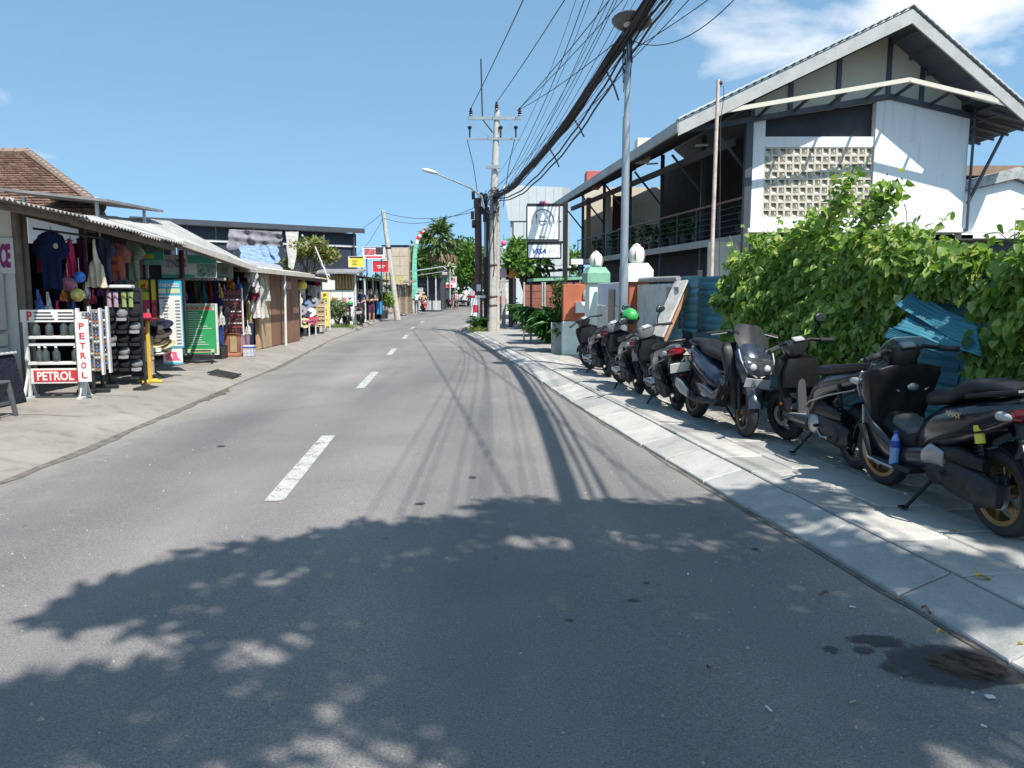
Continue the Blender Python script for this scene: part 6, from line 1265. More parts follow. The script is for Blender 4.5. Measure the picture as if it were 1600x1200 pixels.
w = MB(); w.add([rA, rB, eB, eA, eC, Vector((-6, 3.2, 3.35))], [(0, 1, 2, 3), (1, 4, 2), (0, 5, 4, 1)]); obj('roof_underlay', w, M_TIMB, H)
for a, b in ((rA, rB), (rB, eB), (rB, eC)):
    n = int((b - a).length / .3); d = (b - a) / n
    for k in range(n):
        w = MB(); p = a + d * k; w.tube([p + Vector((0, 0, .05)), p + d * 1.06 + Vector((0, 0, .065))], [.085, .1], 8); obj('ridge_tile', w, M_TCL, H, True)

# long dark shed across the back
S = thing('dark_shed', 'long flat-roofed shed hung with black and blue sheets behind the kiosks', 'shed', (-13.7, 42.4, 0), math.atan2(5.7, 8.0)); M_TARPK = mat('blue_black_sheet', (.022, .028, .05), .6, .3, 1.5, .4, 6)
w = MB(); w.slab(lambda a, b: (-6.4 + 12.4 * a, -.2 + 6.5 * b, 5.38 + .1 * b), 1, 1, .09); obj('roof', w, M_BLUEGREY, S); w = MB(); w.box(-6.45, 6.05, -.27, -.21, 5.15, 5.42); obj('roof_edge', w, M_STEEL, S)
for k in range(6):
    w = MB(); w.box(-6.2 + 2.0 * k, -4.25 + 2.0 * k, .30, .34, 1.2, 5.15); obj('sheet_wall', w, M_TARPK, S)
w = MB(); w.box(-6.1, 5.8, .2, .27, 4.35, 4.47); obj('pale_rail', w, M_STEELW, S)
for k in range(6): w = MB(); w.box(-6.1 + k * 2.3, -6.02 + k * 2.3, -.1, -.03, 0, 5.2); obj('post', w, M_STEEL, S)
w = MB(); w.beam((2.2, -.4, 4.9), (3.7, -.9, 2.4), .09); obj('pale_strut', w, M_STEELW, S)
def tarp(label, pts, m, seed, amp=.30):
    g = np.random.default_rng(seed); ph = g.uniform(0, 6, 4); c4 = [Vector(p) for p in pts]; c = sum(c4, Vector()) / 4; t = thing('hanging_tarp', label, 'tarpaulin', c); s = MB()
    def fn(i, j):
        p = c4[0].lerp(c4[1], i).lerp(c4[3].lerp(c4[2], i), j); return p - c + Vector((0, -amp * (math.sin(9 * i + ph[0] + 2 * j) * .6 + math.sin(23 * i + ph[1] + 3 * j) * .35 + .3 * math.sin(13 * j + 5 * i + ph[2])) * (1.1 - .6 * j), -.06 * math.sin(PI * i) * (1 - j)))
    s.slab(fn, 44, 16, (0, .01, 0)); obj('cloth_sheet', s, m, t, 'all'); return t
M_TARPG = mat('printed_grey_tarp', (.19, .18, .20), .7, .5, 2.0, .1, dirt=.8, dcol=(.06, .06, .09)); M_TARPB = mat('pale_blue_tarp', (.17, .27, .38), .6, .5, 2.6, .15, 8, dirt=.6, dcol=(.45, .47, .48))
tarp('grey printed tarpaulin hanging from the dark shed roof', [at(358, 392, 35.5), at(440, 384, 37), at(441, 362, 37.2), at(356, 358, 35.7)], M_TARPG, 2)
tarp('pale blue tarpaulin bundled on the kiosk roofs below the grey tarp', [at(372, 414, 27), at(442, 412, 28), at(432, 383, 34), at(376, 384, 33.6)], M_TARPB, 5, .5)
tarp('torn white cloth tied at the corner of the dark shed', [at(452, 417, 28), at(458, 420, 28.3), at(467, 362, 35.6), at(446, 362, 35.2)], mat('dirty_white_cloth', (.36, .34, .31), .8, .2, 3, 0, fabric=1), 8, .15)
tarp('crumpled white plastic lying on the plywood kiosk roof', [at(378, 412, 24), at(440, 421, 25.5), at(436, 414, 27), at(380, 404, 26)], mat('white_plastic', (.33, .33, .34), .5, .2, 3, .3, 10), 12, .22)

# ------------------------------------------------ goods
def tee_poly(w, h, slv=.16):
    return [(-w * .32, 0), (-w * .32, h * .62), (-w * .5, h * .55), (-w * .62, h * .70), (-w * .36, h * .97), (-w * .13, h), (-w * .08, h * .95), (0, h * .93), (w * .08, h * .95), (w * .13, h), (w * .36, h * .97), (w * .62, h * .70), (w * .5, h * .55), (w * .32, h * .62), (w * .32, 0)]
def dress_poly(w, h): return [(-w * .5, 0), (-w * .28, h * .55), (-w * .30, h * .8), (-w * .14, h), (-w * .10, h), (-w * .06, h * .84), (w * .06, h * .84), (w * .10, h), (w * .14, h), (w * .30, h * .8), (w * .28, h * .55), (w * .5, 0), (w * .2, h * .02), (-w * .2, h * .02)]
def bag_poly(w, h): return [(-w * .5, 0), (-w * .42, h * .45), (-w * .12, h * .6), (-w * .04, h), (w * .04, h), (w * .12, h * .6), (w * .42, h * .45), (w * .5, 0)]
def garment(label, u, v0, v1, Y, wpx, m, poly=tee_poly, yaw=0.0, name='hanging_shirt', cat='shirt', th=.05, group='clothes hanging at the kiosks', hook=True):
    """hung by its top at (u, v0) down to v1; wpx wide"""
    a, b = at(u, v0, Y), at(u, v1, Y); h = a.z - b.z; wd = wpx / 1200 * Y; t = thing(name, label, cat, b, yaw, group); s = MB()
    P2 = poly(wd, h); n = len(P2); ph = random.uniform(0, 6); nr, nc = 16, 10; rows_ = []
    for r in range(nr + 1):
        z = h * (.002 + .996 * r / nr); xs_ = []
        for i in range(n):
            (x0, z0), (x1, z1) = P2[i], P2[(i + 1) % n]
            if (z0 - z) * (z1 - z) <= 0 and z0 != z1: xs_.append(x0 + (x1 - x0) * (z - z0) / (z1 - z0))
        rows_.append((z, min(xs_), max(xs_)))
    def fold(x, z): return th * .55 * (1 - z / h * .7) * math.sin(x / wd * 21 + ph + 2.2 * z / h) + th * .3 * math.sin(x / wd * 9 - 6 * z / h + ph)
    for sg in (-1, 1):
        vs = [(lambda x: (x, sg * th * .62 * (1 - (2 * c / nc - 1) ** 2) + fold(x, z), z - (.012 * math.sin(x / wd * 13 + ph) if z < h * .01 else 0)))(a_ + (b_ - a_) * c / nc) for z, a_, b_ in rows_ for c in range(nc + 1)]
        s.add(vs, [(r * (nc + 1) + c, r * (nc + 1) + c + 1, (r + 1) * (nc + 1) + c + 1, (r + 1) * (nc + 1) + c)[::(1 if sg < 0 else -1)] for r in range(nr) for c in range(nc)])
    obj('cloth_body', s, m, t, 'all')
    if hook: s = MB(); s.tube([(-wd * .28, 0, h * .965), (0, 0, h * 1.01), (wd * .28, 0, h * .965)], .008, 5); s.tube([(0, 0, h * 1.01), (.02, 0, h * 1.06), (0, 0, h * 1.09)], .006, 5); obj('hanger', s, M_BLACK, t)
    return t
C = lambda n, c: cloth(n, c)
g1 = garment('navy T-shirt with small crest hanging at the kiosk edge', 84, 362, 452, 11.25, 46, C('navy2', (.012, .018, .055)), yaw=.1); w = MB(); w.ball((.09, -.055, .62), .035, .006, .04, 10, 6); obj('crest', w, mat('crest_print', (.5, .4, .28), .7), g1, True)
garment('crimson shirt half hidden behind the navy T-shirt', 70, 372, 425, 11.5, 34, C('crimson', (.30, .02, .06)))
garment('bright pink dress hanging right of the navy T-shirt', 112, 374, 432, 11.9, 22, C('hotpink', (.60, .05, .14)), dress_poly, name='hanging_dress', cat='dress')
garment('dark plum dress behind the pink dress', 130, 372, 440, 12.3, 26, C('plum2', (.07, .02, .05)), dress_poly, name='hanging_dress', cat='dress')
garment('cream macrame bag hanging in the clothes kiosk', 152, 374, 449, 12.0, 28, C('cream', (.60, .52, .38)), bag_poly, name='hanging_bag', cat='bag', hook=False)
garment('slate blue shirt behind the cream bag', 165, 370, 442, 12.6, 30, C('slate', (.05, .06, .10)))
gr1 = garment('faded red T-shirt with orange print in the clothes kiosk', 183, 379, 440, 12.9, 38, C('fadedred', (.30, .09, .08))); w = MB(); w.box(-.13, .13, -.062, -.055, .18, .28); w.box(-.11, .1, -.062, -.055, .33, .42); obj('print_patch', w, mat('orange_patch', (.50, .10, .03), .8, .2, 20), gr1)
gr1 = garment('olive grey T-shirt with red print, rightmost in the clothes kiosk', 207, 376, 439, 13.3, 36, C('olive', (.17, .19, .13))); w = MB(); w.box(-.12, .02, -.062, -.055, .3, .42); obj('print_patch', w, mat('yellow_patch', (.45, .30, .10), .8, .3, 20), gr1)
garment('black and grey shorts hanging below the T-shirts', 192, 437, 452, 12.9, 34, C('charc', (.10, .10, .11)), lambda w_, h_: [(-w_ / 2, 0), (-w_ * .05, 0), (0, h_ * .3), (w_ * .05, 0), (w_ / 2, 0), (w_ * .45, h_), (-w_ * .45, h_)], hook=False, name='hanging_shorts', cat='shorts')
for k, (u, v0, v1, Y, wp) in enumerate([(100, 446, 470, 11.5, 12), (116, 470, 492, 11.7, 12), (136, 440, 466, 12.0, 13), (146, 452, 474, 12.1, 12), (158, 444, 462, 12.3, 11), (170, 446, 470, 12.5, 12), (214, 440, 462, 13.6, 13), (226, 438, 452, 13.9, 12), (62, 452, 486, 11.2, 12), (78, 456, 500, 11.3, 13), (92, 470, 500, 11.4, 11), (288, 440, 470, 16.6, 10), (344, 442, 466, 17.8, 10), (352, 444, 470, 18.0, 11), (362, 430, 452, 18.3, 12), (373, 432, 455, 18.5, 12), (418, 436, 470, 20.3, 10)]):
    nm, c = [('orange', (.45, .14, .03)), ('blue floral', (.06, .10, .28)), ('white', (.5, .49, .47)), ('crimson', (.35, .03, .06)), ('violet', (.16, .05, .2)), ('ochre', (.40, .26, .07)), ('grey', (.2, .2, .2))][k % 7]
    garment('small %s bag hanging among the stall goods, %s from the left' % (nm, 'sixteenth seventeenth'.split()[k - 15] if k > 14 else ORD[k]), u, v0, v1, Y, wp, mat('goods_' + nm, c, .8, .5, 14, 0, spec=.2), bag_poly, hook=False, name='hanging_bag', cat='bag', group='small bags at the stalls')
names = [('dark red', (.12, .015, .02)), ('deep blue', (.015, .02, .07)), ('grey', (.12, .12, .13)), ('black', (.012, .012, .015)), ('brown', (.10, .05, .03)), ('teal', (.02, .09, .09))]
for k, u in enumerate((72, 92, 112, 132, 168, 190, 215)):
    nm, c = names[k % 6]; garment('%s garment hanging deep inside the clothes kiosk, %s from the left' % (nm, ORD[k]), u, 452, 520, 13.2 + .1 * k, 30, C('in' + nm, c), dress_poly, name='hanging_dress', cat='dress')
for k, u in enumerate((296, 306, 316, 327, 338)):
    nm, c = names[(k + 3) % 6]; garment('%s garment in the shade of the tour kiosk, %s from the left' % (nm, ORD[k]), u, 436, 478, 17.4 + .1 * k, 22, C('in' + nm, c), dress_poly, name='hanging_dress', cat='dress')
# dresses at the plywood kiosk
gg = garment('white dress with dark red heart on the plywood kiosk', 401, 436, 497, 19.7, 24, C('offw', (.60, .56, .53)), dress_poly, name='hanging_dress', cat='dress'); w = MB(); w.prism([(0, .38), (.12, .58), (.07, .66), (0, .62), (-.07, .66), (-.12, .58)], -.07, -.055); obj('heart_print', w, mat('heart_red', (.22, .01, .03), .8), gg)
garment('pale printed blouse above the heart dress', 394, 424, 448, 19.4, 20, C('palebl', (.50, .50, .50)))
garment('sage tunic right of the heart dress', 409, 428, 496, 20.1, 22, C('sage', (.42, .42, .36)), dress_poly, name='hanging_dress', cat='dress')
garment('charcoal jacket left of the heart dress', 382, 440, 475, 19.0, 24, C('charcoal2', (.06, .065, .07)))
garment('olive yellow trousers hanging beside the sunglasses rack', 389, 470, 505, 18.9, 14, C('olivey', (.30, .25, .12)), dress_poly, name='hanging_dress', cat='dress'); garment('white towel hanging low by the pink box', 388, 500, 522, 18.7, 10, C('towel', (.58, .55, .50)), bag_poly, name='hanging_towel', cat='towel', hook=False)
garment('striped beach towel beside the blue water drum', 346, 478, 508, 17.0, 12, C('stripe', (.45, .43, .38)), bag_poly, name='hanging_towel', cat='towel', hook=False); garment('black jacket over the blue water drum', 354, 480, 512, 17.2, 14, C('blk2', (.02, .022, .03)))
# balls
for u, v, Y, r, m, lb in ((124, 433, 11.6, .085, mat('ball_blue', (.03, .16, .50), .4, .4, 18, 0), 'blue and white beach ball hanging at the clothes kiosk'), (106, 444, 11.7, .11, mat('ball_pink', (.45, .15, .22), .4, .4, 14, 0), 'pink beach ball left of the blue one'), (121, 461, 11.6, .10, mat('ball_yellow', (.50, .42, .12), .4, .5, 14, 0), 'yellow and blue ball in a bag below the blue one')):
    c = at(u, v, Y); t = thing('beach_ball', lb, 'ball', c, 0, 'balls at the clothes kiosk'); w = MB(); w.ball((0, 0, 0), r, nu=16, nv=12); obj('skin', w, m, t, True); w = MB(); w.tube([(0, 0, r), (0, 0, r + .2)], .004, 4); obj('string', w, M_SIGNW, t)
w = MB(); a, b = at(52, 357, 11.1), at(160, 372, 12.4); w.tube([a, b], .018, 6); tag(obj('clothes_rail', w, M_BLACK), 'black clothes rail carrying the navy T-shirt', 'rail')
# service sign, shelves, table and stool at the white kiosk
t = thing('service_sign', 'white board with purple hand-painted SERVICE lettering on the white kiosk', 'sign', (-7.33, 10.97, 2.14)); w = MB(); w.box(-.45, .31, -.02, 0, -.25, .25, .004); obj('board', w, M_BOARDW, t); text('SERVICE', .46, .34, mat('purple_paint', (.28, .03, .17), .7), t, (.045, -.024, 0), bold=.05, shear=.12)
t = thing('display_case', 'grey glass-fronted display case with hanging keys by the white kiosk wall', 'cabinet', (-7.5, 10.9, ZL)); w = MB(); w.box(-.5, .32, -.25, .05, .95, 1.75, .01); obj('case', w, M_PALEZ, t); w = MB(); w.box(-.44, .27, -.265, -.252, 1.02, 1.7); obj('glass_front', w, M_GLASS, t)
for r in range(3):
    w = MB(); w.box(-.5, .32, -.27, .05, .32 + r * .2, .5 + r * .2, .01); obj('drawer', w, M_PALEZ, t)
for k in range(7): w = MB(); w.box(-.4 + k * .09, -.35 + k * .09, -.28, -.266, 1.25, 1.62); obj('key_set', w, M_PALEZ if k % 2 else M_WOOD, t)
t = thing('draped_table', 'small table under a dark cloth with white edge beside the stool', 'table', (-6.95, 9.9, ZL)); w = MB(); w.lathe([(.0, .66), (.42, .66), (.45, .63), (.55, .02), (.53, .0), (.0, .02)], 4, a0=PI / 4, a1=PI / 4 + 2 * PI); obj('cloth_drape', w, C('darkdrape', (.02, .022, .035)), t); w = MB(); w.box(-.34, .34, -.34, .34, .665, .70, .01); obj('top', w, M_STEELW, t)
t = thing('plastic_stool', 'grey plastic stool standing at the left edge of the pavement', 'stool', (-6.12, 8.95, ZL)); M_STOOL = mat('stool_grey', (.09, .09, .095), .5, .1, 4, .05)
w = MB(); w.box(-.15, .15, -.15, .15, .40, .435, .012); obj('seat', w, M_STOOL, t)
for sx in (-1, 1):
    for sy in (-1, 1): w = MB(); w.beam((.125 * sx, .125 * sy, .40), (.165 * sx, .165 * sy, 0), .045, .045, .006); obj('leg', w, M_STOOL, t)
for sx in (-1, 1): w = MB(); w.box(.13 * sx - .01, .13 * sx + .01, -.13, .13, .15, .19); obj('stretcher', w, M_STOOL, t); w = MB(); w.box(-.13, .13, .13 * sx - .01, .13 * sx + .01, .33, .398); obj('apron', w, M_STOOL, t)
# white petrol rack
t = thing('petrol_rack', 'white steel rack of petrol bottles with red PETROL banner', 'rack', (-6.36, 10.66, ZL), .12)
for sx in (-1, 1):
    w = MB(); w.box(.36 * sx - .025, .36 * sx + .025, -.025, .025, .04, 1.2, .004); f = obj('upright', w, M_STEELW, t); w = MB(); w.box(.36 * sx - .03, .36 * sx + .03, -.2, .2, 0, .035, .004); obj('foot', w, M_STEELW, f)
    for sy in (-1, 1): w = MB(); w.beam((.36 * sx, .02 * sy, .32), (.36 * sx, .17 * sy, .03), .03); obj('strut', w, M_STEELW, f)
for z in (.86, .76, .50): w = MB(); w.box(-.335, .335, -.06 if z != .76 else -.02, .06 if z != .76 else .0, z - .02, z + .02, .003); obj('shelf' if z != .76 else 'cross_bar', w, M_STEELW, t)
w = MB(); w.box(-.40, .36, -.035, -.027, 1.07, 1.24, .002); hb_ = obj('header_board', w, M_BOARDW, t); text('P', .07, .13, M_REDT, hb_, (-.28, -.038, 1.155), bold=.04)
for r in range(3):
    for x0, x1 in ((-.22, .04), (.09, .32)): w = MB(); w.box(x0, x1 - .02 * r, -.039, -.036, 1.10 + r * .045, 1.118 + r * .045); obj('print_line', w, M_PRINTK, hb_)
w = MB(); w.box(-.31, .33, -.05, -.042, .22, .43, .002); bn = obj('banner', w, M_BOARDW, t); w = MB(); w.box(-.27, .30, -.055, -.051, .245, .405); obj('red_field', w, M_REDT, bn); text('PETROL', .48, .125, M_BOARDW, bn, (.015, -.058, .325), bold=.03)
M_BOT = mat('petrol_glass', (.05, .06, .06), .1, .3, 8, 0, spec=.7); b0 = None
for k, (x, z, lb) in enumerate([(-.22, .88, 'first on the upper shelf'), (-.05, .88, 'second on the upper shelf'), (.14, .88, 'third on the upper shelf'), (.25, .88, 'last on the upper shelf'), (-.2, .52, 'first on the lower shelf'), (-.12, .52, 'second on the lower shelf'), (.02, .52, 'third on the lower shelf'), (.27, .52, 'last on the lower shelf')]):
    c = Matrix.Rotation(.12, 3, 'Z') @ Vector((x, .0, z)) + Vector(t.location); lab = 'dark glass petrol bottle, ' + lb + ' of the white petrol rack'
    if b0 is None:
        b0 = thing('petrol_bottle', lab, 'bottle', c, 0, 'bottles on the petrol rack'); w = MB(); w.lathe([(0, 0), (.045, 0), (.048, .02), (.048, .13), (.02, .17), (.017, .2), (.0, .2)], 12); obj('glass_body', w, M_BOT, b0, True); w = MB(); w.lathe([(.02, .195), (.021, .215), (0, .22)], 10); obj('cap', w, M_SIGNW, b0, True)
    else: dup(b0, None, c, 0, lab)
t = thing('petrol_sign', 'tall narrow white board with red PETROL running downwards', 'sign', (-5.9, 10.56, .40), .12); w = MB(); w.box(-.085, .085, -.02, 0, 0, .86, .003); bb = obj('board', w, M_BOARDW, t); w = MB(); w.box(-.09, -.085, -.03, .01, -.42, 1.0); obj('edge_post', w, M_TIMB, t)
for i, ch in enumerate('PETROL'): text(ch, .07, .085, M_REDT, bb, (0, -.023, .77 - i * .135), bold=.02)
# sunglasses column
def glasses_stand(label, loc, rz, wd, z0, z1, m_panel, rows, cols, tint, base=True, name='sunglasses_stand'):
    t = thing(name, label, 'display stand', loc, rz); w = MB(); w.box(-wd / 2, wd / 2, -.03, .03, z0, z1, .005); obj('panel', w, m_panel, t); w = MB(); w.box(-wd / 2 - .03, -wd / 2, -.05, .05, z0 - .05, z1 + .05); w2 = MB(); w2.box(wd / 2, wd / 2 + .03, -.05, .05, z0 - .05, z1 + .05); obj('side_strip', w, M_STEELW, t); obj('side_strip', w2, M_STEELW, t)
    for q, mm in enumerate(tint):
        s = MB()
        for r in range(rows):
            for c in range(cols):
                if (r * 7 + c * 3) % len(tint) != q: continue
                x = -wd / 2 + wd * (c + .5) / cols; z = z0 + (z1 - z0) * (r + .5) / rows
                for sg in (-1, 1): s.ball((x + wd / cols * .22 * sg, -.055, z), wd / cols * .2, .01, .017, 8, 5)
                s.tube([(x - wd / cols * .42, -.05, z + .01), (x, -.062, z + .012), (x + wd / cols * .42, -.05, z + .01)], .004, 4)
        o = obj('sunglasses', s, mm, t, True); o['kind'] = 'stuff'
    if base: w = MB(); w.tube([(0, 0, 0), (0, 0, z0)], .03, 8); obj('stem', w, M_BLACK, t, True); w = MB(); w.box(-.22, .22, -.05, .05, 0, .06, .01); w.box(-.05, .05, -.22, .22, .002, .058, .01); obj('base', w, M_BLACK, t)
    return t
G_T = [mat('lens_black', (.015, .015, .02), .1, .2, 9, 0), mat('lens_blue', (.04, .10, .30), .1, .2, 9, 0), mat('lens_amber', (.30, .12, .04), .1, .3, 9, 0), mat('frame_white', (.5, .5, .5), .3)]
glasses_stand('white column stand crowded with sunglasses beside the PETROL board', (-6.2, 11.3, ZL), .25, .27, .32, 1.2, mat('grey_panel', (.30, .29, .28), .6, .3, 8), 15, 3, G_T); glasses_stand('second white sunglasses column just behind the first', (-6.33, 11.8, ZL), .25, .22, .3, 1.22, mat('grey_panel', (.30, .29, .28), .6, .3, 8), 14, 2, G_T[::-1])
glasses_stand('brown sunglasses rack in front of the tour kiosk', (-6.52, 18.0, ZL), .3, .42, .55, 1.55, M_MAROON, 11, 3, [G_T[0], mat('lens_red', (.25, .03, .03), .15), G_T[3]])
# cap rack with caps and slippers
t = thing('cap_rack', 'black wire rack hung with caps and slippers beside yellow post', 'rack', (-6.22, 12.35, ZL), .2)
for sx in (-1, 1): w = MB(); w.box(.27 * sx - .015, .27 * sx + .015, -.015, .015, 0, 1.55); obj('upright', w, M_BLACK, t); w = MB(); w.box(.27 * sx - .02, .27 * sx + .02, -.2, .2, 0, .03); obj('foot', w, M_BLACK, t)
for k in range(8): w = MB(); w.box(-.27, .27, -.008, .008, .2 + k * .19, .215 + k * .19); obj('rung', w, M_BLACK, t)
w = MB(); w.box(-.25, .25, .02, .03, .15, 1.5); obj('backing', w, M_SHADE, t); w = MB(); w.box(-.3, .16, -.12, .12, 1.55, 1.6, .01); obj('white_tray', w, M_STEELW, t)
cc = [('black', (.015, .015, .018)), ('navy', (.015, .02, .06)), ('grey', (.18, .18, .18)), ('dark blue', (.02, .03, .09)), ('black', (.015, .015, .018)), ('khaki', (.25, .2, .12))]; rn = ['top row', 'second row', 'third row', 'fourth row', 'bottom row']; cn_ = ['left', 'middle', 'right']; caps = {}
for r in range(5):
    for q in range(3):
        nm, c = cc[(r * 3 + q * 2 + r) % 6]; loc = Matrix.Rotation(.2, 3, 'Z') @ Vector((-.18 + .18 * q, -.07, 1.12 - r * .20)) + Vector(t.location); lab = '%s cap in the %s of the cap rack, %s column' % (nm, rn[r], cn_[q])
        if nm in caps: dup(caps[nm], None, loc, None, lab)
        else:
            k = thing('cap', lab, 'cap', loc, group='caps on the wire rack', rot=(.5, 0, .2)); w = MB(); w.ball((0, 0, .02), .085, .095, .075, 14, 8); obj('crown_panel', w, C('cap' + nm, c), k, True); w = MB(); w.slab(lambda a, b: ((2 * a - 1) * .075, -.07 - .09 * b * (1 - .5 * (2 * a - 1) ** 2), .01 - .02 * b - .02 * (2 * a - 1) ** 2), 6, 2, .005); obj('peak', w, C('cap' + nm, c), k, True); caps[nm] = k
for q, (x, m, lb) in enumerate([(-.14, mat('lilac_rubber', (.40, .26, .33), .6), 'pair of lilac slippers at the top of the cap rack'), (.08, mat('lime_rubber', (.22, .28, .10), .6), 'pair of lime slippers at the top of the cap rack')]):
    k = thing('slippers', lb, 'slippers', Matrix.Rotation(.2, 3, 'Z') @ Vector((x, -.05, 1.25)) + Vector(t.location), .2)
    for sx in (-1, 1): w = MB(); w.loft([(.05 * sx + .0, .0, .02, .035, 2.2, 0), (.05 * sx, .12, .02, .032, 2.2, 0), (.05 * sx, .24, .02, .045, 2.2, 0)], 10); w2 = MB(); w2.tube([(.05 * sx - .035, -.02, .14), (.05 * sx, -.045, .2), (.05 * sx + .035, -.02, .14)], .008, 5); obj('sole', w, m, k, True); obj('strap', w2, m, k, True)
t = thing('yellow_post', 'yellow painted post on a foot bar with red hat on top', 'post', (-5.98, 12.62, ZL)); w = MB(); w.box(-.025, .025, -.025, .025, .04, 1.02, .004); obj('shaft', w, mat('yellow_paint', (.62, .42, .05), .5, .1, 4, 0, dirt=.2), t); w = MB(); w.box(-.05, .05, -.2, .2, 0, .05, .01); w2 = MB(); w2.box(-.2, .2, -.04, .04, 0.002, .045, .01); obj('foot', w, MATS['yellow_paint'], t); obj('foot', w2, MATS['yellow_paint'], t)
def sunhat(label, c, m, r=.18, tilt=(0, 0, 0)):
    k = thing('sun_hat', label, 'hat', c, group='hats at the kiosks', rot=tilt); w = MB(); w.lathe([(0, .11), (.07, .105), (.085, .02), (.1, .005), (r * .8, -.005), (r, .02), (r * .98, .012), (r * .7, -.015), (.08, -.01)], 18); obj('felt', w, m, k, True); w = MB(); w.lathe([(.088, .01), (.09, .012), (.088, .035), (.084, .036)], 18); obj('band', w, M_SHADE, k, True)
sunhat('crimson hat perched on the yellow post', Vector((-5.98, 12.6, ZL + 1.04)), C('crimhat', (.45, .04, .07)), .17)
M_STRAW = mat('straw_weave', (.52, .40, .22), .9, .2, 40, .3, 120)
for u, v, Y, m, lb, tl in ((228, 505, 13.0, C('blackhat', (.015, .015, .02)), 'wide black hat before the yellow red banner', (.3, 0, 0)), (252, 508, 13.3, C('navyhat', (.02, .022, .04)), 'dark hat overlapping the AUTHORIZED board', (.4, .1, 0)), (250, 520, 13.2, C('brownhat', (.06, .05, .05)), 'brown hat with pale rim below the dark hats', (.5, .2, 0)), (246, 533, 13.2, M_STRAW, 'straw hat below the brown hat', (.6, .1, 0)), (256, 540, 13.25, M_STRAW, 'lower straw hat beside the pink board', (.4, -.1, 0)), (246, 552, 13.1, C('creamhat', (.58, .55, .48)), 'cream hat on a stand beside the pink board', (.1, 0, 0)), (212, 500, 12.9, M_TIMB, 'brown felt hat above the grey boxes', (.2, 0, 0))): sunhat(lb, at(u, v, Y), m, .2, tl)
t = thing('hat_tree', 'dark wooden pole stand carrying the hats beside the AUTHORIZED board', 'stand', (-6.3, 13.35, ZL)); w = MB(); w.tube([(0, 0, 0), (0, 0, 1.2)], .022, 8); obj('pole', w, M_TIMB, t, True)
for k in range(6): a = k * 1.05; w = MB(); w.beam((0, 0, .25 + .15 * k), (.2 * math.cos(a), .2 * math.sin(a), .3 + .15 * k), .015); obj('peg', w, M_TIMB, t)
for a in (0, 2.1, 4.2): w = MB(); w.beam((0, 0, .15), (.22 * math.cos(a), .22 * math.sin(a), .01), .03); obj('leg', w, M_TIMB, t)
for k, (u, v, Y, d, m, lb) in enumerate([(222, 545, 12.75, (.30, .25, .42), mat('smoky_box', (.16, .155, .15), .3, .2, 3, 0), 'smoky grey plastic box behind the yellow post'), (218, 574, 12.75, (.22, .2, .28), M_SHADE, 'dark crate on the ground behind the yellow post'), (233, 572, 12.8, (.14, .12, .30), mat('multi_card', (.45, .30, .26), .6, .7, 16, 0), 'colourful card display on the ground by the yellow post'), (212, 493, 12.95, (.20, .05, .2), mat('photo_card', (.5, .36, .28), .6, .6, 22, 0), 'small picture card propped above the brown felt hat')]):
    t = thing('goods_box', lb, 'box', at(u, v, Y) - Vector((0, 0, d[2] / 2)), .2); w = MB(); w.box(-d[0] / 2, d[0] / 2, -d[1] / 2, d[1] / 2, 0, d[2], .012); obj('shell', w, m, t); w = MB(); w.box(-d[0] / 2 - .008, d[0] / 2 + .008, -d[1] / 2 - .008, d[1] / 2 + .008, d[2] * .86, d[2] * .93, .004); obj('rim_band', w, m, t)
# roll-up banner and AUTHORIZED board
def panel_sign(name, label, u0, u1, v0, v1, Y, m, rz=.12, th=.03, frame=None, cat='sign'):
    a, b = at(u0, v1, Y), at(u1, v0, Y); wd, h = b.x - a.x, b.z - a.z; t = thing(name, label, cat, ((a.x + b.x) / 2, Y, a.z), rz); w = MB(); w.box(-wd / 2, wd / 2, -th / 2, th / 2, 0, h, .004); bo = obj('board', w, m, t)
    if frame:
        for x in (-1, 1): w = MB(); w.box(wd / 2 * x - .02 + .02 * x, wd / 2 * x + .02 + .02 * x, -th, th, -.02, h + .02); obj('frame_bar', w, frame, t)
        for z in (-.02, h + .001): w = MB(); w.box(-wd / 2, wd / 2, -th, th, z, z + .02); obj('frame_bar', w, frame, t)
    return t, bo, wd, h
def patch(par, x0, x1, z0, z1, m, y=-.019, nm='print_field'): w = MB(); w.box(x0, x1, y - .0015, y, z0, z1); return obj(nm, w, m, par)
t, bo, wd, h = panel_sign('yellow_red_banner', 'narrow yellow and red picture banner left of the AUTHORIZED board', 220, 243, 437, 520, 14.3, M_YEL, frame=M_BLACK)
patch(bo, -wd / 2, wd / 2, h * .3, h * .62, mat('magenta_print', (.50, .07, .12), .6, .5, 14, 0)); patch(bo, -wd / 2, wd / 2, h * .18, h * .3, M_ORANGE); patch(bo, -wd / 2, wd / 2, h * .0, h * .18, M_BOARDW); w = MB(); w.prism([(-.07, h * .78), (0, h * .92), (.07, h * .80), (.03, h * .76)], -.021, -.018); obj('green_leaf_mark', w, M_GRNB, bo)
t, bo, wd, h = panel_sign('currency_board', 'tall turquoise and white AUTHORIZED currency rate board', 243, 283, 437, 544, 14.35, M_TEALP, frame=M_BLACK)
text('AUTHORIZED', wd * .82, h * .055, M_BOARDW, bo, (0, -.02, h * .92), bold=.035)
for x in (-1, 1): patch(bo, -.02 * 0 + (x < 0) * (-wd * .43) + (x > 0) * .015, (x < 0) * -.015 + (x > 0) * wd * .43, h * .80, h * .87, mat('pale_yellow', (.62, .62, .36), .6))
patch(bo, -wd * .45, wd * .45, h * .03, h * .77, M_BOARDW); text('CURRENCY', wd * .42, h * .028, M_PRINTK, bo, (-wd * .12, -.022, h * .735), bold=.03)
patch(bo, -wd * .44, -wd * .25, h * .55, h * .66, M_TEALP, -.021)
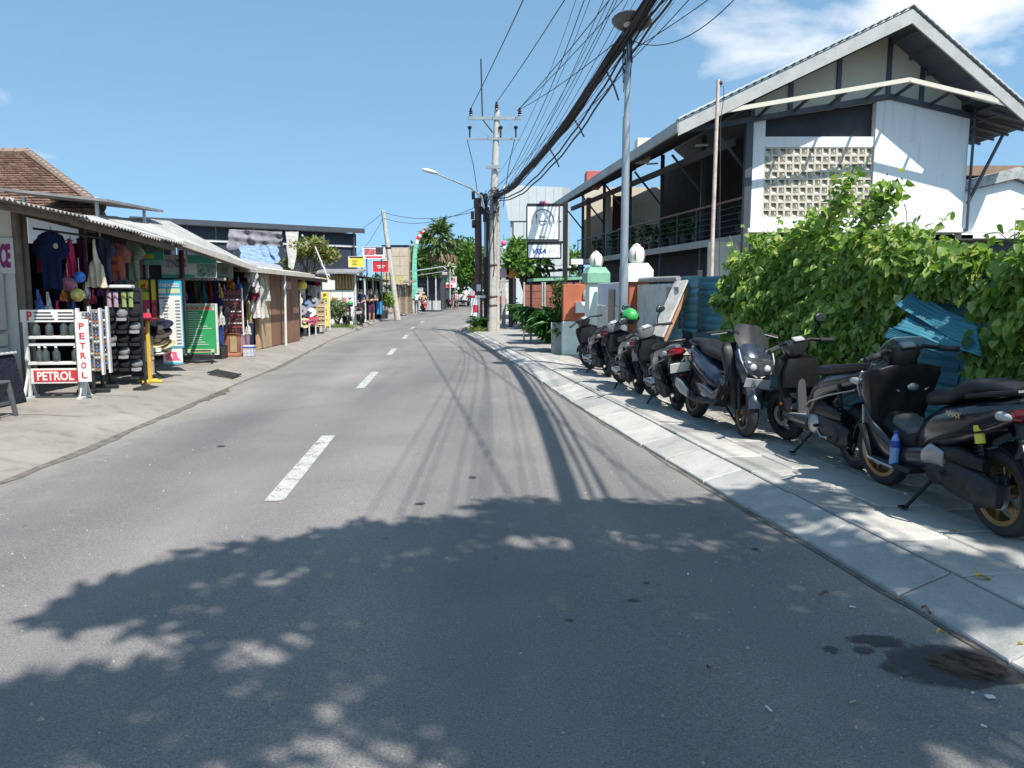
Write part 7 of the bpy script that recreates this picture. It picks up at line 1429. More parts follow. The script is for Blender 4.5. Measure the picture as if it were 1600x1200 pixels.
for i, c in enumerate(['USD', 'AUD', 'EURO', 'GBP', 'SGD', 'JPY'] + [None] * 8):
    z = h * (.69 - i * .048)
    if c: text(c, wd * .055 * len(c), h * .024, M_PRINTK, bo, (-wd * .06, -.022, z), bold=.03)
    else: patch(bo, -wd * .14, wd * .03, z - h * .01, z + h * .01, M_PRINTK, -.021, 'print_line')
    patch(bo, wd * .25, wd * .41, z - h * .01, z + h * .012, M_INK, -.021, 'rate_digits')
t, bo, wd, h = panel_sign('pink_board', 'small white board with pink shape under the AUTHORIZED board', 257, 284, 545, 569, 13.6, M_BOARDW, .2); w = MB(); w.prism([(-wd * .35, h * .25), (-wd * .42, h * .85), (wd * .2, h * .8), (wd * .25, h * .45), (wd * .42, h * .25)], -.019, -.016); obj('pink_field', w, M_PINK, bo); text('1', wd * .08, h * .3, M_BOARDW, bo, (-wd * .05, -.021, h * .5), bold=.03); patch(bo, -wd / 2, wd / 2, 0, h * .12, M_TEALP)
t, bo, wd, h = panel_sign('tour_board', 'green BOOK HERE tour board on a black hoop stand', 291, 335, 476, 553, 16.3, M_GRNB, .15, frame=M_STEELW); patch(bo, -wd * .48, wd * .48, h * .88, h * .985, mat('pale_green_strip', (.30, .42, .30), .6)); text('BOOK HERE', wd * .8, h * .07, M_REDT, bo, (0, -.022, h * .93), bold=.04)
for i in range(15): L = (.35, .42, .5, .4, .4, .3, .6, .72, .28, .25, .45, .4, .4, .5, .62)[i]; patch(bo, -wd * .36, -wd * .36 + wd * L, h * (.84 - i * .046) - .006, h * (.84 - i * .046) + .006, M_BOARDW, -.019, 'print_line')
patch(bo, -wd * .42, wd * .42, h * .03, h * .10, mat('cream_strip', (.55, .55, .32), .6)); patch(bo, -wd * .32, wd * .32, h * .05, h * .08, M_PRINTK, -.021, 'print_line'); w = MB(); w.tube([(-.25, -.05, 0), (-.28, -.3, -.12), (0, -.4, -.14), (.28, -.3, -.12), (.25, -.05, 0)], .03, 8); obj('hoop_foot', w, M_BLACK, t, True); w = MB(); w.box(-.2, .2, -.03, .03, -.16, .0); obj('stand_block', w, M_SHADE, t)
# picture panels under the kiosk eaves
t, bo, wd, h = panel_sign('green_picture_panel', 'green landscape picture panel under the tour kiosk eave', 219, 254, 374, 414, 15.2, M_GRNT, .1); patch(bo, -wd * .5, wd * .1, h * .25, h * .42, M_YEL); patch(bo, -wd * .4, wd * .5, h * .5, h * .95, mat('leafy_print', (.14, .22, .14), .7, .8, 20, 0)); patch(bo, -wd * .3, wd * .5, 0, h * .2, mat('mint_print', (.25, .50, .42), .6, .3, 8, 0))
t, bo, wd, h = panel_sign('tour_banner', 'white and green boat tour banner above the green board', 255, 336, 398, 434, 16.4, M_BOARDW, .1); patch(bo, -wd * .5, wd * .1, 0, h * .14, M_GRNT); patch(bo, wd * .15, wd * .5, h * .05, h * .6, mat('collage', (.18, .26, .22), .7, .8, 14, 0)); patch(bo, -wd * .45, -wd * .05, h * .45, h * .8, mat('boat_collage', (.40, .38, .40), .7, .8, 12, 0)); patch(bo, -wd * .02, wd * .5, h * .62, h * .98, M_GRNT, -.018)
t, bo, wd, h = panel_sign('island_sign', 'dark strip sign with pale LEMBONGAN lettering over the tour kiosk', 285, 356, 432, 440, 16.9, M_SHADE, .1); text('LEMBONGAN & NUSA PENIDA', wd * .9, h * .55, M_BOARDW, bo, (0, -.02, h * .5), bold=.02)
t, bo, wd, h = panel_sign('green_hanging_sign', 'pale green square sign hanging at the end of the tour kiosk', 340, 363, 410, 436, 17.9, mat('pale_green_sign', (.26, .36, .28), .7, .15, 3), .1); patch(bo, -wd * .2, wd * .2, h * .3, h * .7, mat('brown_square', (.26, .2, .16), .7))
t = thing('water_drum', 'blue plastic water drum on a stand in the tour kiosk', 'drum', (-6.72, 17.4, .45)); w = MB(); w.lathe([(0, 0), (.17, 0), (.19, .03), (.18, .15), (.19, .18), (.18, .32), (.19, .36), (.15, .42), (.05, .45), (.05, .48), (0, .48)], 18); obj('barrel', w, mat('drum_blue', (.015, .08, .36), .35, .1, 4, 0), t, True); w = MB(); w.box(-.2, .2, -.2, .2, -.30, -.0, .01); obj('stand', w, M_BLACK, t)
t = thing('fuel_pillar', 'orange brown stand under the brown sunglasses rack', 'stand', (-6.55, 17.95, ZL)); w = MB(); w.lathe([(.28, 0), (.28, .05), (.22, .1), (.22, .5), (.26, .55), (0, .55)], 4, a0=PI / 4, a1=PI / 4 + 2 * PI); obj('shell', w, mat('orange_brown', (.30, .12, .06), .6, .15, 3), t); w = MB(); w.box(.02, .17, -.17, -.16, .12, .48); obj('pale_strip', w, M_PLY, t)
t = thing('pink_crate', 'pink plastic crate on the ground under the heart dress', 'crate', (-6.75, 18.9, ZL)); w = MB(); w.lathe([(.28, 0), (.33, .45), (.30, .45), (.26, .05), (0, .05)], 4, a0=PI / 4, a1=PI / 4 + 2 * PI); obj('tub', w, mat('pink_plastic', (.40, .25, .30), .5), t); w = MB(); w.box(-.24, .24, -.24, .24, .45, .48, .01); obj('lid', w, MATS['pink_plastic'], t)
t = thing('paper_box', 'small white printed box on the ground by the orange stand', 'box', (-6.2, 18.1, ZL)); w = MB(); w.box(-.12, .12, -.1, .1, 0, .26, .008); obj('carton', w, mat('printed_carton', (.45, .45, .50), .7, .4, 20, 0), t); w = MB(); w.box(-.125, .125, -.105, .105, .20, .225); obj('band', w, M_NAVY, t)
t = thing('mannequin_legs', 'pair of dark jeans on a display leg form by the plywood kiosk', 'jeans', (-6.75, 19.6, ZL))
for sx in (-1, 1): w = MB(); w.tube([(.09 * sx, 0, .02), (.09 * sx, -.02, .42), (.08 * sx, 0, .8)], [.06, .075, .1], 10); obj('leg', w, C('jeans', (.02, .03, .07)), t, True)
w = MB(); w.loft([(0, .76, .17, .11, 2.2, 0), (0, .92, .15, .1, 2.2, 0)], 14); obj('waist', w, C('jeans', (.02, .03, .07)), t, True); w = MB(); w.lathe([(.2, 0), (.2, .02), (0, .02)], 14); obj('base', w, M_BLACK, t)
# hat kiosk goods
for u, v, lb in ((472, 446, 'bright yellow round lantern at the hat kiosk'), (466, 454, 'cream round lantern below the yellow lantern')):
    c = at(u, v, 26.5); t = thing('round_lantern', lb, 'lantern', c); w = MB(); w.ball((0, 0, 0), .17 if 'bright' in lb else .2, None, .15, 16, 10); obj('shade', w, M_YEL if 'bright' in lb else M_STRAW, t, True); w = MB(); w.tube([(0, 0, .14), (0, 0, .5)], .008, 4); obj('cord', w, M_BLACK, t)
for k, (u, v, Y, m) in enumerate([(463, 470, 26, M_STRAW), (470, 485, 26.2, C('greyhat', (.22, .22, .23))), (478, 476, 27, C('bluehat', (.12, .18, .30))), (484, 488, 27.4, C('whitehat', (.5, .5, .5))), (490, 472, 28, C('greyhat', (.22, .22, .23))), (488, 500, 28, C('redhat', (.35, .05, .08))), (476, 505, 26.8, M_STRAW)]): sunhat('%s hat from the left displayed at the hat kiosk with yellow lantern' % ORD[k], at(u, v, Y), m, .22, (.9, 0, .3))
glasses_stand('grey sunglasses stand in the hat kiosk', (-7.3, 25.9, ZL), .3, .38, .4, 1.6, M_SHADE, 9, 2, G_T[:2]); glasses_stand('striped goods stand right of the hat kiosk', (-7.25, 28.7, ZL), .3, .55, .25, 1.25, M_PLY, 6, 2, [G_T[0], G_T[3]])
t = thing('hat_kiosk_table', 'low display table with pink cloth before the hat kiosk', 'table', (-7.35, 27.2, ZL)); w = MB(); w.box(-.35, .35, -.5, .5, .5, .56, .01); obj('top', w, C('pinkcl', (.42, .12, .2)), t)
for sx in (-1, 1):
    for sy in (-1, 1): w = MB(); w.box(.3 * sx - .02, .3 * sx + .02, .45 * sy - .02, .45 * sy + .02, 0, .5); obj('leg', w, M_STEELW, t)
garment('white shirt on the hat kiosk post', 492, 446, 470, 29.2, 14, C('offw', (.60, .56, .53))); garment('teal edged grey shirt in the hat kiosk', 484, 445, 462, 28.6, 16, C('greysh', (.3, .3, .33))); garment('magenta scarf under the hat kiosk eave', 496, 432, 446, 29.5, 12, C('magsc', (.45, .03, .14)), bag_poly, name='hanging_scarf', cat='scarf', hook=False)
t = thing('yellow_petrol_sign', 'narrow yellow board with black PETROL running downwards', 'sign', at(509, 500, 30.2), .15); w = MB(); w.box(-.13, .13, -.02, .02, -.25, 1.08, .004); bb = obj('board', w, M_YEL, t)
for i, ch in enumerate('PETROL'): text(ch, .13, .13, M_PRINTK, bb, (0, -.024, .96 - i * .18), bold=.03)
w = MB(); w.box(-.02, .02, .02, .06, -.85, 1.0); obj('stake', w, M_TIMB, t)
t, bo, wd, h = panel_sign('blank_white_sign', 'blank pale sign on a leaning thin pole beyond the hat kiosk', 504, 523, 438, 453, 30.8, M_BOARDW, .1); w = MB(); w.tube([(0, .05, -1.6), (0, .05, .4), (-.5, .1, 1.7)], .03, 6); obj('pole', w, M_STEELW, t, True)
# ================================================================ FAR LEFT STREET
M_BAMB = mat('bamboo_thatch', (.36, .24, .11), .85, .3, 10, .4, 40); M_BEIGE = mat('beige_sheeting', (.50, .42, .31), .75, .1, 2.5, .15, 12, dirt=.25); M_YTREE = leaf_mat('yellow_green_leaf', [(.10, .14, .03), (.18, .22, .05), (.26, .27, .09), (.30, .22, .10)], .3)
M_TREE1 = leaf_mat('deep_green_leaf', [(.03, .075, .018), (.055, .12, .026), (.09, .17, .035), (.12, .21, .05)], .25); M_TREE2 = leaf_mat('fresh_green_leaf', [(.07, .15, .025), (.11, .22, .035), (.17, .29, .05)], .3)
# roadside shrub and the yellowish tree over the shed
q = gr(527, 511, ZL); t = thing('roadside_shrub', 'grey-green roadside shrub between the hat kiosk and the parked scooters', 'shrub', (q.x, q.y, ZL)); w = MB()
for k in range(7): a = k * .9; w.tube([(0, 0, 0), (.2 * math.cos(a), .2 * math.sin(a), .5), (.45 * math.cos(a), .45 * math.sin(a), 1.1)], [.025, .018, .008], 5)
obj('stem', w, M_BARK, t); P, _ = crown_points(1500, (0, 0, .8), (.62, .62, .72), 12, .45, 3); leaves('foliage', P, leaf_mat('grey_green_leaf', [(.07, .11, .05), (.13, .18, .08), (.20, .25, .13)], .25), t, .12)
P = [(q.x + random.gauss(.1, .45), q.y - .3 + random.gauss(0, .5), ZL + .02) for k in range(350)]; w_ = leaves('grass_patch', P, M_WEED, None, .2, 'long', droop=-.6); w_['kind'] = 'stuff'; tag(w_, 'rough grass at the foot of the roadside shrub', 'grass')
tree('yellowing_tree', 'sparse yellowing tree in front of the dark shed', (-8.6, 32.5, ZL), 2.0, (.3, 0, 3.0), (1.15, 1.1, 1.05), 1500, .19, M_YTREE, M_BARK, clumps=15, seed=12, r0=.07, cr=.3)
# hut with bamboo gable band and posters
t = thing('bamboo_hut', 'hut with bamboo band and posters on its white wall behind the shrub', 'hut', (-8.42, 37.2, ZL)); 
for k in range(3): w = MB(); w.box(-.85 + k * .57, -.30 + k * .57, -.03, .03, 0, 1.65); obj('wall_board', w, M_BOARDW, t)
for k in range(12): w = MB(); w.tube([(-.82 + k * .145, -.03, 1.68), (-.82 + k * .145, -.03, 2.35)], .065, 7); obj('bamboo_cane', w, M_BAMB, t, True)
w = MB(); w.slab(lambda a, b: (-1.1 + 2.2 * a, -.5 + 2.6 * b, 2.48 + .25 * b), 1, 1, .06); obj('roof', w, M_ZINCD, t)
for x, m in ((-.1, M_ORANGE), (.35, mat('pink_poster', (.45, .25, .22), .7, .6, 16, 0))): w = MB(); w.box(x - .12, x + .12, -.045, -.032, .75, 1.3); obj('poster', w, m, t)
w = MB(); w.box(.86, .94, -.08, 0, 0, 2.45); obj('post', w, M_STEELW, t)
# clothes stall with navy cloth
t = kiosk('dark stall of hanging cloths behind the standing couple', 41.5, 46.5, -7.9, -9.6, -7.3, 2.45, 2.4, 2.8, 2.75, M_STEEL, M_SHADE, posts=3, post_m=M_STEELW, name='kiosk')
for k, (u, w_, nm, c) in enumerate([(560, 7, 'white', (.5, .5, .5)), (566, 9, 'blue', (.04, .10, .2)), (574, 10, 'grey', (.4, .39, .38)), (581, 8, 'plum', (.12, .05, .08)), (588, 7, 'pale', (.48, .44, .42))]): garment('%s cloth hanging in the far dark stall, %s from the left' % (nm, ORD[k]), u, 438, 470, 43 + .3 * k, w_, C('far' + nm, c), bag_poly, hook=False, name='hanging_cloth', cat='cloth')
t, bo, wd, h = panel_sign('blue_flag_board', 'bright blue board standing beside the potted plant', 589, 598, 471, 491, 45.5, mat('bright_blue', (.03, .28, .60), .6), .2)
def shop_sign(name, label, u0, u1, v0, v1, Y, m, marks=(), posts=True):
    t, bo, wd, h = panel_sign(name, label, u0, u1, v0, v1, Y, m, .08, .06, frame=M_BOARDW)
    for (x0, x1, z0, z1, mm) in marks: patch(bo, wd * (x0 - .5), wd * (x1 - .5), h * z0, h * z1, mm, -.033, 'print_line')
    if posts:
        for x in (-.35, .35): w = MB(); w.box(wd * x - .03, wd * x + .03, .04, .1, ZL - bo.parent.location.z, h); obj('post', w, M_STEEL, t)
    return t
shop_sign('yellow_shop_sign', 'yellow sign with dark print over the far stalls', 546, 568, 401, 417, 42, M_YEL, [(.2, .6, .55, .62, M_PRINTK), (.2, .5, .35, .42, M_PRINTK), (.05, .95, .85, .95, M_PRINTK), (.2, .55, .18, .25, M_PRINTK)])
shop_sign('picture_billboard', 'white billboard with pink pictures above the red sign', 568, 600, 386, 404, 45, M_BOARDW, [(.05, .5, .3, .85, mat('pink_collage', (.45, .12, .14), .6, .7, 5, 0)), (.6, .95, .35, .95, M_PRINTK), (.1, .9, .05, .2, M_RED), (.45, .7, .4, .8, mat('pink_collage', (.45, .12, .14), .6, .7, 5, 0))])
shop_sign('red_shop_sign', 'plain red sign with white lettering bars over the far stalls', 583, 607, 408, 425, 46, M_RED, [(.25, .8, .52, .62, M_BOARDW), (.3, .7, .35, .42, M_BOARDW)])
t = thing('potted_bamboo', 'bushy yellow-green plant in a dark pot beside the leaning pole', 'plant', (-7.72, 46.4, ZL)); w = MB(); w.lathe([(0, 0), (.25, 0), (.3, .5), (.26, .5), (0, .45)], 12); obj('pot', w, M_POT, t, True); w = MB(); w.tube([(0, 0, .4), (.05, 0, 1.1)], .02, 5); obj('stem', w, M_BARK, t); P, _ = crown_points(900, (0, 0, 1.05), (.48, .48, .55), 9, .5, 6); leaves('foliage', P, leaf_mat('lime_leaf', [(.14, .24, .03), (.22, .34, .05), (.30, .40, .08)], .35), t, .2)
t = thing('leaning_pole', 'leaning concrete utility pole at the left kerb', 'utility pole', (-7.02, 47.3, ZL)); w = MB(); w.tube([(0, 0, -.1), (-.35, 0, 3.0), (-.78, 0, 6.5)], [.19, .16, .12], 12); obj('shaft', w, M_CONC, t, True); w = MB(); w.lathe([(.165, 4.2), (.18, 4.22), (.18, 4.3), (.165, 4.32)], 12, (-.5, 0, 0)); obj('band', w, M_STEEL, t, True)
t = thing('beige_sheeted_building', 'building wrapped in beige sheeting beyond the leaning pole', 'building', (-9.0, 60.0, ZL))
for r in range(4):
    for c in range(3): w = MB(); w.box(-.95 + c * .65, -.31 + c * .65, -.03, .03, 2.2 + r * .72, 2.9 + r * .72, .01); obj('sheet_panel', w, M_BEIGE, t)
w = MB(); w.box(-1.0, 1.0, .1, 1.2, 2.15, 5.05); obj('core_wall', w, M_BEIGE, t)
for x in (-.9, .9): w = MB(); w.box(x - .06, x + .06, .15, .27, 0, 2.15); obj('corner_post', w, M_TIMB, t); w = MB(); w.box(-1.05, 1.05, -.06, .05, 5.08, 5.22); obj('top_rail', w, M_PALEZ, t)
t = thing('wooden_stall', 'dark wooden stall with upright planks before the beige building', 'stall', (-8.15, 57.2, ZL))
for k in range(9): w = MB(); w.box(-.75 + k * .17, -.61 + k * .17, -.04, .04, 0, 2.2 + random.uniform(-.15, .1)); obj('plank', w, M_WOOD if k % 3 == 0 else M_TIMB, t)
w = MB(); w.slab(lambda a, b: (-.9 + 1.9 * a, -.6 + 1.4 * b, 2.35 + .15 * b), 1, 1, .06); obj('roof', w, M_TIMB, t); w = MB(); w.box(-1.1, .2, -.65, -.6, 2.3, 2.75); obj('yellow_fascia', w, mat('dull_yellow', (.45, .40, .15), .7, .4, 8, 0), t)
t = thing('festival_flag', 'tall curved festival flag in red, white and mint by the far stalls', 'flag', (-7.75, 60, ZL)); pts = [(0, 0, 0), (.02, 0, 2.5), (.08, 0, 4.3), (.35, 0, 5.7), (.9, 0, 6.4), (1.4, 0, 6.5)]; w = MB(); w.tube(smooth_path([Vector(p) for p in pts], 4), .025, 6); obj('pole', w, M_BAMB, t, True); sp2 = smooth_path([Vector(p) for p in pts], 4)
for k in range(len(sp2) - 1):
    a, b = sp2[k], sp2[k + 1]
    if a.z < .9: continue
    wd_ = .42 * (1 - k / len(sp2)) + .06; m = [mat('flag_mint', (.15, .50, .38), .8, .3, 4, 0), mat('flag_blue', (.10, .40, .55), .8), mat('flag_white', (.62, .60, .58), .8), M_RED][0 if k < 11 else 2 if k % 2 else 3]; s = MB(); s.add([a, b, b + Vector((wd_ * .9, .05, -.12)), a + Vector((wd_, .05, -.1))], [(0, 1, 2, 3)]); obj('cloth_band', s, m, t)
# black shop and its neighbours
t = thing('black_shop', 'black-fronted shop with white letter sign behind the red scooter', 'shop', (-8.1, 72, ZL)); 
for k in range(4): w = MB(); w.box(-1.2 + k * .66, -.56 + k * .66, -.05, .05, .9, 2.9); obj('front_board', w, M_BLACK, t)
text('A', .32, .3, M_BOARDW, t, (-.85, -.06, 2.45), bold=.04)
for z, L in ((2.35, .7), (1.9, .8), (1.4, .4)): w = MB(); w.box(-.55, -.55 + L, -.058, -.052, z, z + .06); obj('print_line', w, M_INK, t)
w = MB(); w.box(-1.3, 1.5, .1, 4, 0, 3.0); obj('core_wall', w, M_DARK, t); w = MB(); w.box(-1.2, 1.45, -.04, .04, 0, .88); obj('low_wall', w, M_GREY, t)
for k, (z, d) in enumerate(((3.05, .9), (3.5, .5))): w = MB(); w.slab(lambda a, b: (-1.6 + 3.4 * a, -d - .2 + 3.0 * b, z + .5 * a + .2 * b), 1, 1, .06); obj('roof_sheet', w, M_ZINC if k else M_ZINCD, t)
for x in (.35, 1.1): w = MB(); w.box(x - .05, x + .05, -.8, -.7, 0, 3.1); obj('post', w, M_GALV if x < 1 else M_PLAST, t)
shop_sign('grey_notice', 'grey notice board standing in front of the black shop', 647, 660, 450, 464, 66, M_GREY, [(.2, .8, .6, .66, M_INK), (.2, .7, .4, .46, M_INK)])
t = thing('white_umbrella', 'folded white parasol beside the far shop post', 'parasol', (-7.1, 76, ZL)); w = MB(); w.lathe([(.02, 0), (.02, .4), (.22, .6), (.15, 1.6), (.05, 2.1), (0, 2.15)], 10); obj('cloth_fold', w, M_BOARDW, t, True); w = MB(); w.lathe([(.25, 0), (.25, .08), (0, .08)], 12); obj('base', w, M_CONC, t)
for k, (x, y, lb, col) in enumerate([(-8.5, 82, 'dark far shop beyond the black one, hung with round lamps', M_DARK), (-9.6, 98, 'last dark shop at the end of the left row', M_STEEL)]):
    t = thing('far_shop', lb, 'shop', (x, y, ZL)); w = MB(); w.box(-1.5, 1.4, 0, 5, 0, 2.7); obj('core_wall', w, col, t); w = MB(); w.slab(lambda a, b: (-1.8 + 3.6 * a, -1.1 + 6 * b, 2.8 + .3 * a), 1, 1, .08); obj('roof', w, M_ZINCD, t)
    for j in range(3): w = MB(); w.box(-1.3 + j * .9, -.55 + j * .9, -.04, 0, .2, 2.1); obj('door_panel', w, M_DARKER if j % 2 else M_TIMB, t)
    for j in range(2): w = MB(); w.box(.9 * (2 * j - 1) - .05, .9 * (2 * j - 1) + .05, -1.0, -.9, 0, 2.75); obj('post', w, M_STEELW, t)
for k, (u, v, r) in enumerate(((681, 454, .16), (689, 449, .17), (692, 450, .14))):
    t = thing('globe_lamp', 'white globe lamp, %s of three at the far shop' % ORD[k], 'lamp', at(u, v, 80), 0, 'globe lamps at the far shop'); w = MB(); w.ball((0, 0, 0), r, nu=12, nv=8); obj('globe', w, M_SIGNW, t, True); w = MB(); w.tube([(0, 0, r), (0, 0, r + .5)], .02, 5); obj('stem', w, M_BLACK, t)
t = thing('round_shop_sign', 'dark round sign with white lettering bars near the palm', 'sign', at(695, 427, 79)); w = MB(); w.lathe([(0, -.06), (.42, -.06), (.42, .06), (0, .06)], 20, axis='y'); d_ = obj('disc', w, M_PRINTK, t, True)
for z, L in ((.06, .25), (-.08, .28)): w = MB(); w.box(-L, L, -.075, -.065, z - .04, z + .04); obj('print_line', w, M_BOARDW, d_)
w = MB(); w.tube([(0, .1, .3), (0, .1, -3.6)], .06, 6); obj('post', w, M_BLACK, t)
shop_sign('striped_shop_sign', 'green, white and red sign panel below the round sign', 689, 713, 432, 449, 79.5, M_BOARDW, [(0, .5, .45, .95, M_GRNB), (0, .75, .0, .28, M_RED), (.55, .95, .4, .9, mat('pinkish_print', (.5, .22, .26), .6, .6, 4, 0))])
t = thing('star_sign', 'open timber star shape mounted above the round sign', 'sign', at(703, 420, 79.2)); 
sv = [Vector((math.cos(PI / 2 + k * PI / 5) * (.75 if k % 2 == 0 else .3), 0, math.sin(PI / 2 + k * PI / 5) * (.75 if k % 2 == 0 else .3))) for k in range(10)]
for k in range(10): w = MB(); w.beam(sv[k], sv[(k + 1) % 10], .06, .07); obj('edge_bar', w, M_PLY if k % 2 else M_STEELW, t)
w = MB(); w.tube([(0, .05, 0), (0, .05, -3.8)], .05, 6); obj('post', w, M_STEELW, t)
t = thing('round_road_sign', 'pale round road sign near the poles at the far bend', 'road sign', at(738, 458, 90)); w = MB(); w.lathe([(0, -.03), (.32, -.03), (.32, .03), (0, .03)], 18, axis='y'); obj('disc', w, mat('sign_pinkgrey', (.45, .32, .32), .6, .3, 4), t, True); w = MB(); w.tube([(0, .06, .2), (0, .06, -1.9)], .04, 6); obj('post', w, M_GALV, t)
# box truck at the end of the road
t = thing('box_truck', 'white box truck seen end-on where the road bends', 'truck', (-6.95, 108, .01), .05); w = MB(); w.box(-.95, .95, -2.6, 2.0, .75, 2.55, .03); obj('cargo_box', w, M_SIGNW, t); w = MB(); w.box(-.85, .85, 2.05, 3.4, .5, 2.1, .12); obj('cab', w, M_GREENP, t); w = MB(); w.box(-.8, .8, -2.5, 3.2, .5, .74); obj('chassis', w, M_BLACK, t); w = MB(); w.box(-.85, .85, -2.68, -2.62, .5, .72); obj('bumper', w, M_STEEL, t)
for sx in (-1, 1):
    for y in (-1.6, 2.6): w = MB(); w.lathe([(0, -.11), (.3, -.11), (.38, -.08), (.38, .08), (.3, .11), (0, .11)], 16, (.78 * sx, y, .38), 'x'); obj('wheel', w, M_TYRE, t, True)
    w = MB(); w.box(.02 * sx, .9 * sx, -2.63, -2.605, .8, 2.5); dd = obj('rear_door', w, M_BOARDW, t); w = MB(); w.box(.7 * sx - .1, .7 * sx + .1, -2.70, -2.685, .55, .66); obj('tail_light', w, M_RLENS, t)
# fan palm
t = thing('fan_palm', 'tall fan palm with a skirt of dry fronds in the distance', 'palm', (-7.95, 86, ZL)); w = MB(); w.tube([(0, 0, -.1), (.05, 0, 3.5), (.0, 0, 7.0)], [.3, .24, .2], 10); obj('trunk', w, M_BARK, t, True)
P, T, Pd, Td = [], [], [], []; g = np.random.default_rng(5); S_ = MB()
for k in range(46):
    el = g.uniform(-.9, 1.45); az = g.uniform(0, 6.28); d = Vector((math.cos(az) * math.cos(el), math.sin(az) * math.cos(el), math.sin(el))); c = Vector((0, 0, 7.0)); L = g.uniform(1.1, 1.7) * (1.1 if el > .8 else 1); tip = c + d * L; dry = el < -.35
    S_.tube([c, c + d * L * .6 + Vector((0, 0, .1)), tip], .03, 5); s_ = d.cross(Vector((0, 0, 1))).normalized(); u_ = s_.cross(d)
    for j in range(26):
        a = g.uniform(-1.35, 1.35); v = (d * math.cos(a) + s_ * math.sin(a) + u_ * g.normal(0, .08) - Vector((0, 0, .28 * (1 + abs(a)))))
        (Pd if dry else P).append(tuple(tip)); (Td if dry else T).append(tuple(v))
obj('leaf_stalk', S_, M_VSTEM, t); o = leaves('crown', P, leaf_mat('fan_leaf', [(.05, .10, .03), (.10, .17, .05), (.17, .24, .09)], .2, .35), t, 1.15, 'long', tip=np.array(T), spread=.12); leaves('dry_fronds', Pd, leaf_mat('dry_leaf', [(.16, .11, .06), (.26, .19, .11)], .15), t, 1.1, 'long', tip=np.array(Td), spread=.15)
# trees behind
for i, (x, y, h, c, r, n, m, sd, lb) in enumerate([(-12.5, 112, 3.0, (0, 0, 5.6), (5.4, 4, 4.8), 8500, M_TREE1, 3, 'broad dark green tree behind the fan palm, left of it'), (-7.6, 120, 3, (0, 0, 6.2), (4.8, 4, 5.0), 8500, M_TREE1, 7, 'dark green tree directly behind the fan palm'), (-4.9, 100, 2.4, (0, 0, 4.6), (2.9, 2.6, 4.0), 6000, M_TREE2, 9, 'fresh green tree at the bend beside the poles'), (-3.0, 128, 3, (2.5, 0, 5.4), (6, 4, 5.0), 6500, M_TREE1, 14, 'dark tree closing the end of the road'), (-26, 72, 4, (0, 0, 6.6), (3.0, 3, 1.8), 1500, M_TREE1, 15, 'tree top just showing over the dark shed, left one'), (-23, 84, 4, (0, 0, 7.0), (2.6, 3, 1.9), 1500, M_TREE1, 16, 'tree top just showing over the dark shed, right one'), (3.6, 62, 2.5, (0, 0, 4.0), (2.2, 2.5, 2.6), 2600, M_TREE2, 18, 'leafy tree behind the pale wall on the right')]):
    tree('broadleaf_tree', lb, (x, y, 0), h, c, r, n, .5 if y > 90 else .42, m, M_BARK, group='trees in the distance', clumps=22, seed=sd, r0=.25, cr=.36)
P = np.concatenate([blob_points(260, (x, 165 + 8 * math.sin(x), 3.0 + 1.2 * math.sin(x * .7)), (5.5, 4, 4.2), .4) for x in np.arange(-120, 110, 6.5)]); w_ = leaves('treeline', P, M_TREE1, None, 1.2, 'oval'); w_['kind'] = 'stuff'; tag(w_, 'distant green treeline along the horizon', 'trees')

# ================================================================ SHADE TREE behind the viewer on the right, whose shadow falls across the road
M_SHTREE = leaf_mat('shade_tree_leaf', [(.04, .09, .02), (.07, .14, .03), (.11, .19, .04)], .3)
ST_ = thing('shade_tree', 'large leafy roadside tree whose dappled shade covers the near road', 'tree', (6.0, -3.6, 0)); O = Vector(ST_.location)
g = np.random.default_rng(21); P = []; cl = []
def shade(gx, gy, r, z, n, flat=.75):
    z *= 1.4
    c = Vector((gx + .35 * z, gy - .55 * z, z)) - O; cl.append(c)
    d = g.normal(size=(n, 3)); d /= np.linalg.norm(d, axis=1)[:, None]; P.append(np.array(c) + d * (g.random(n) ** .45)[:, None] * np.array([r, r, r * flat * .6]))
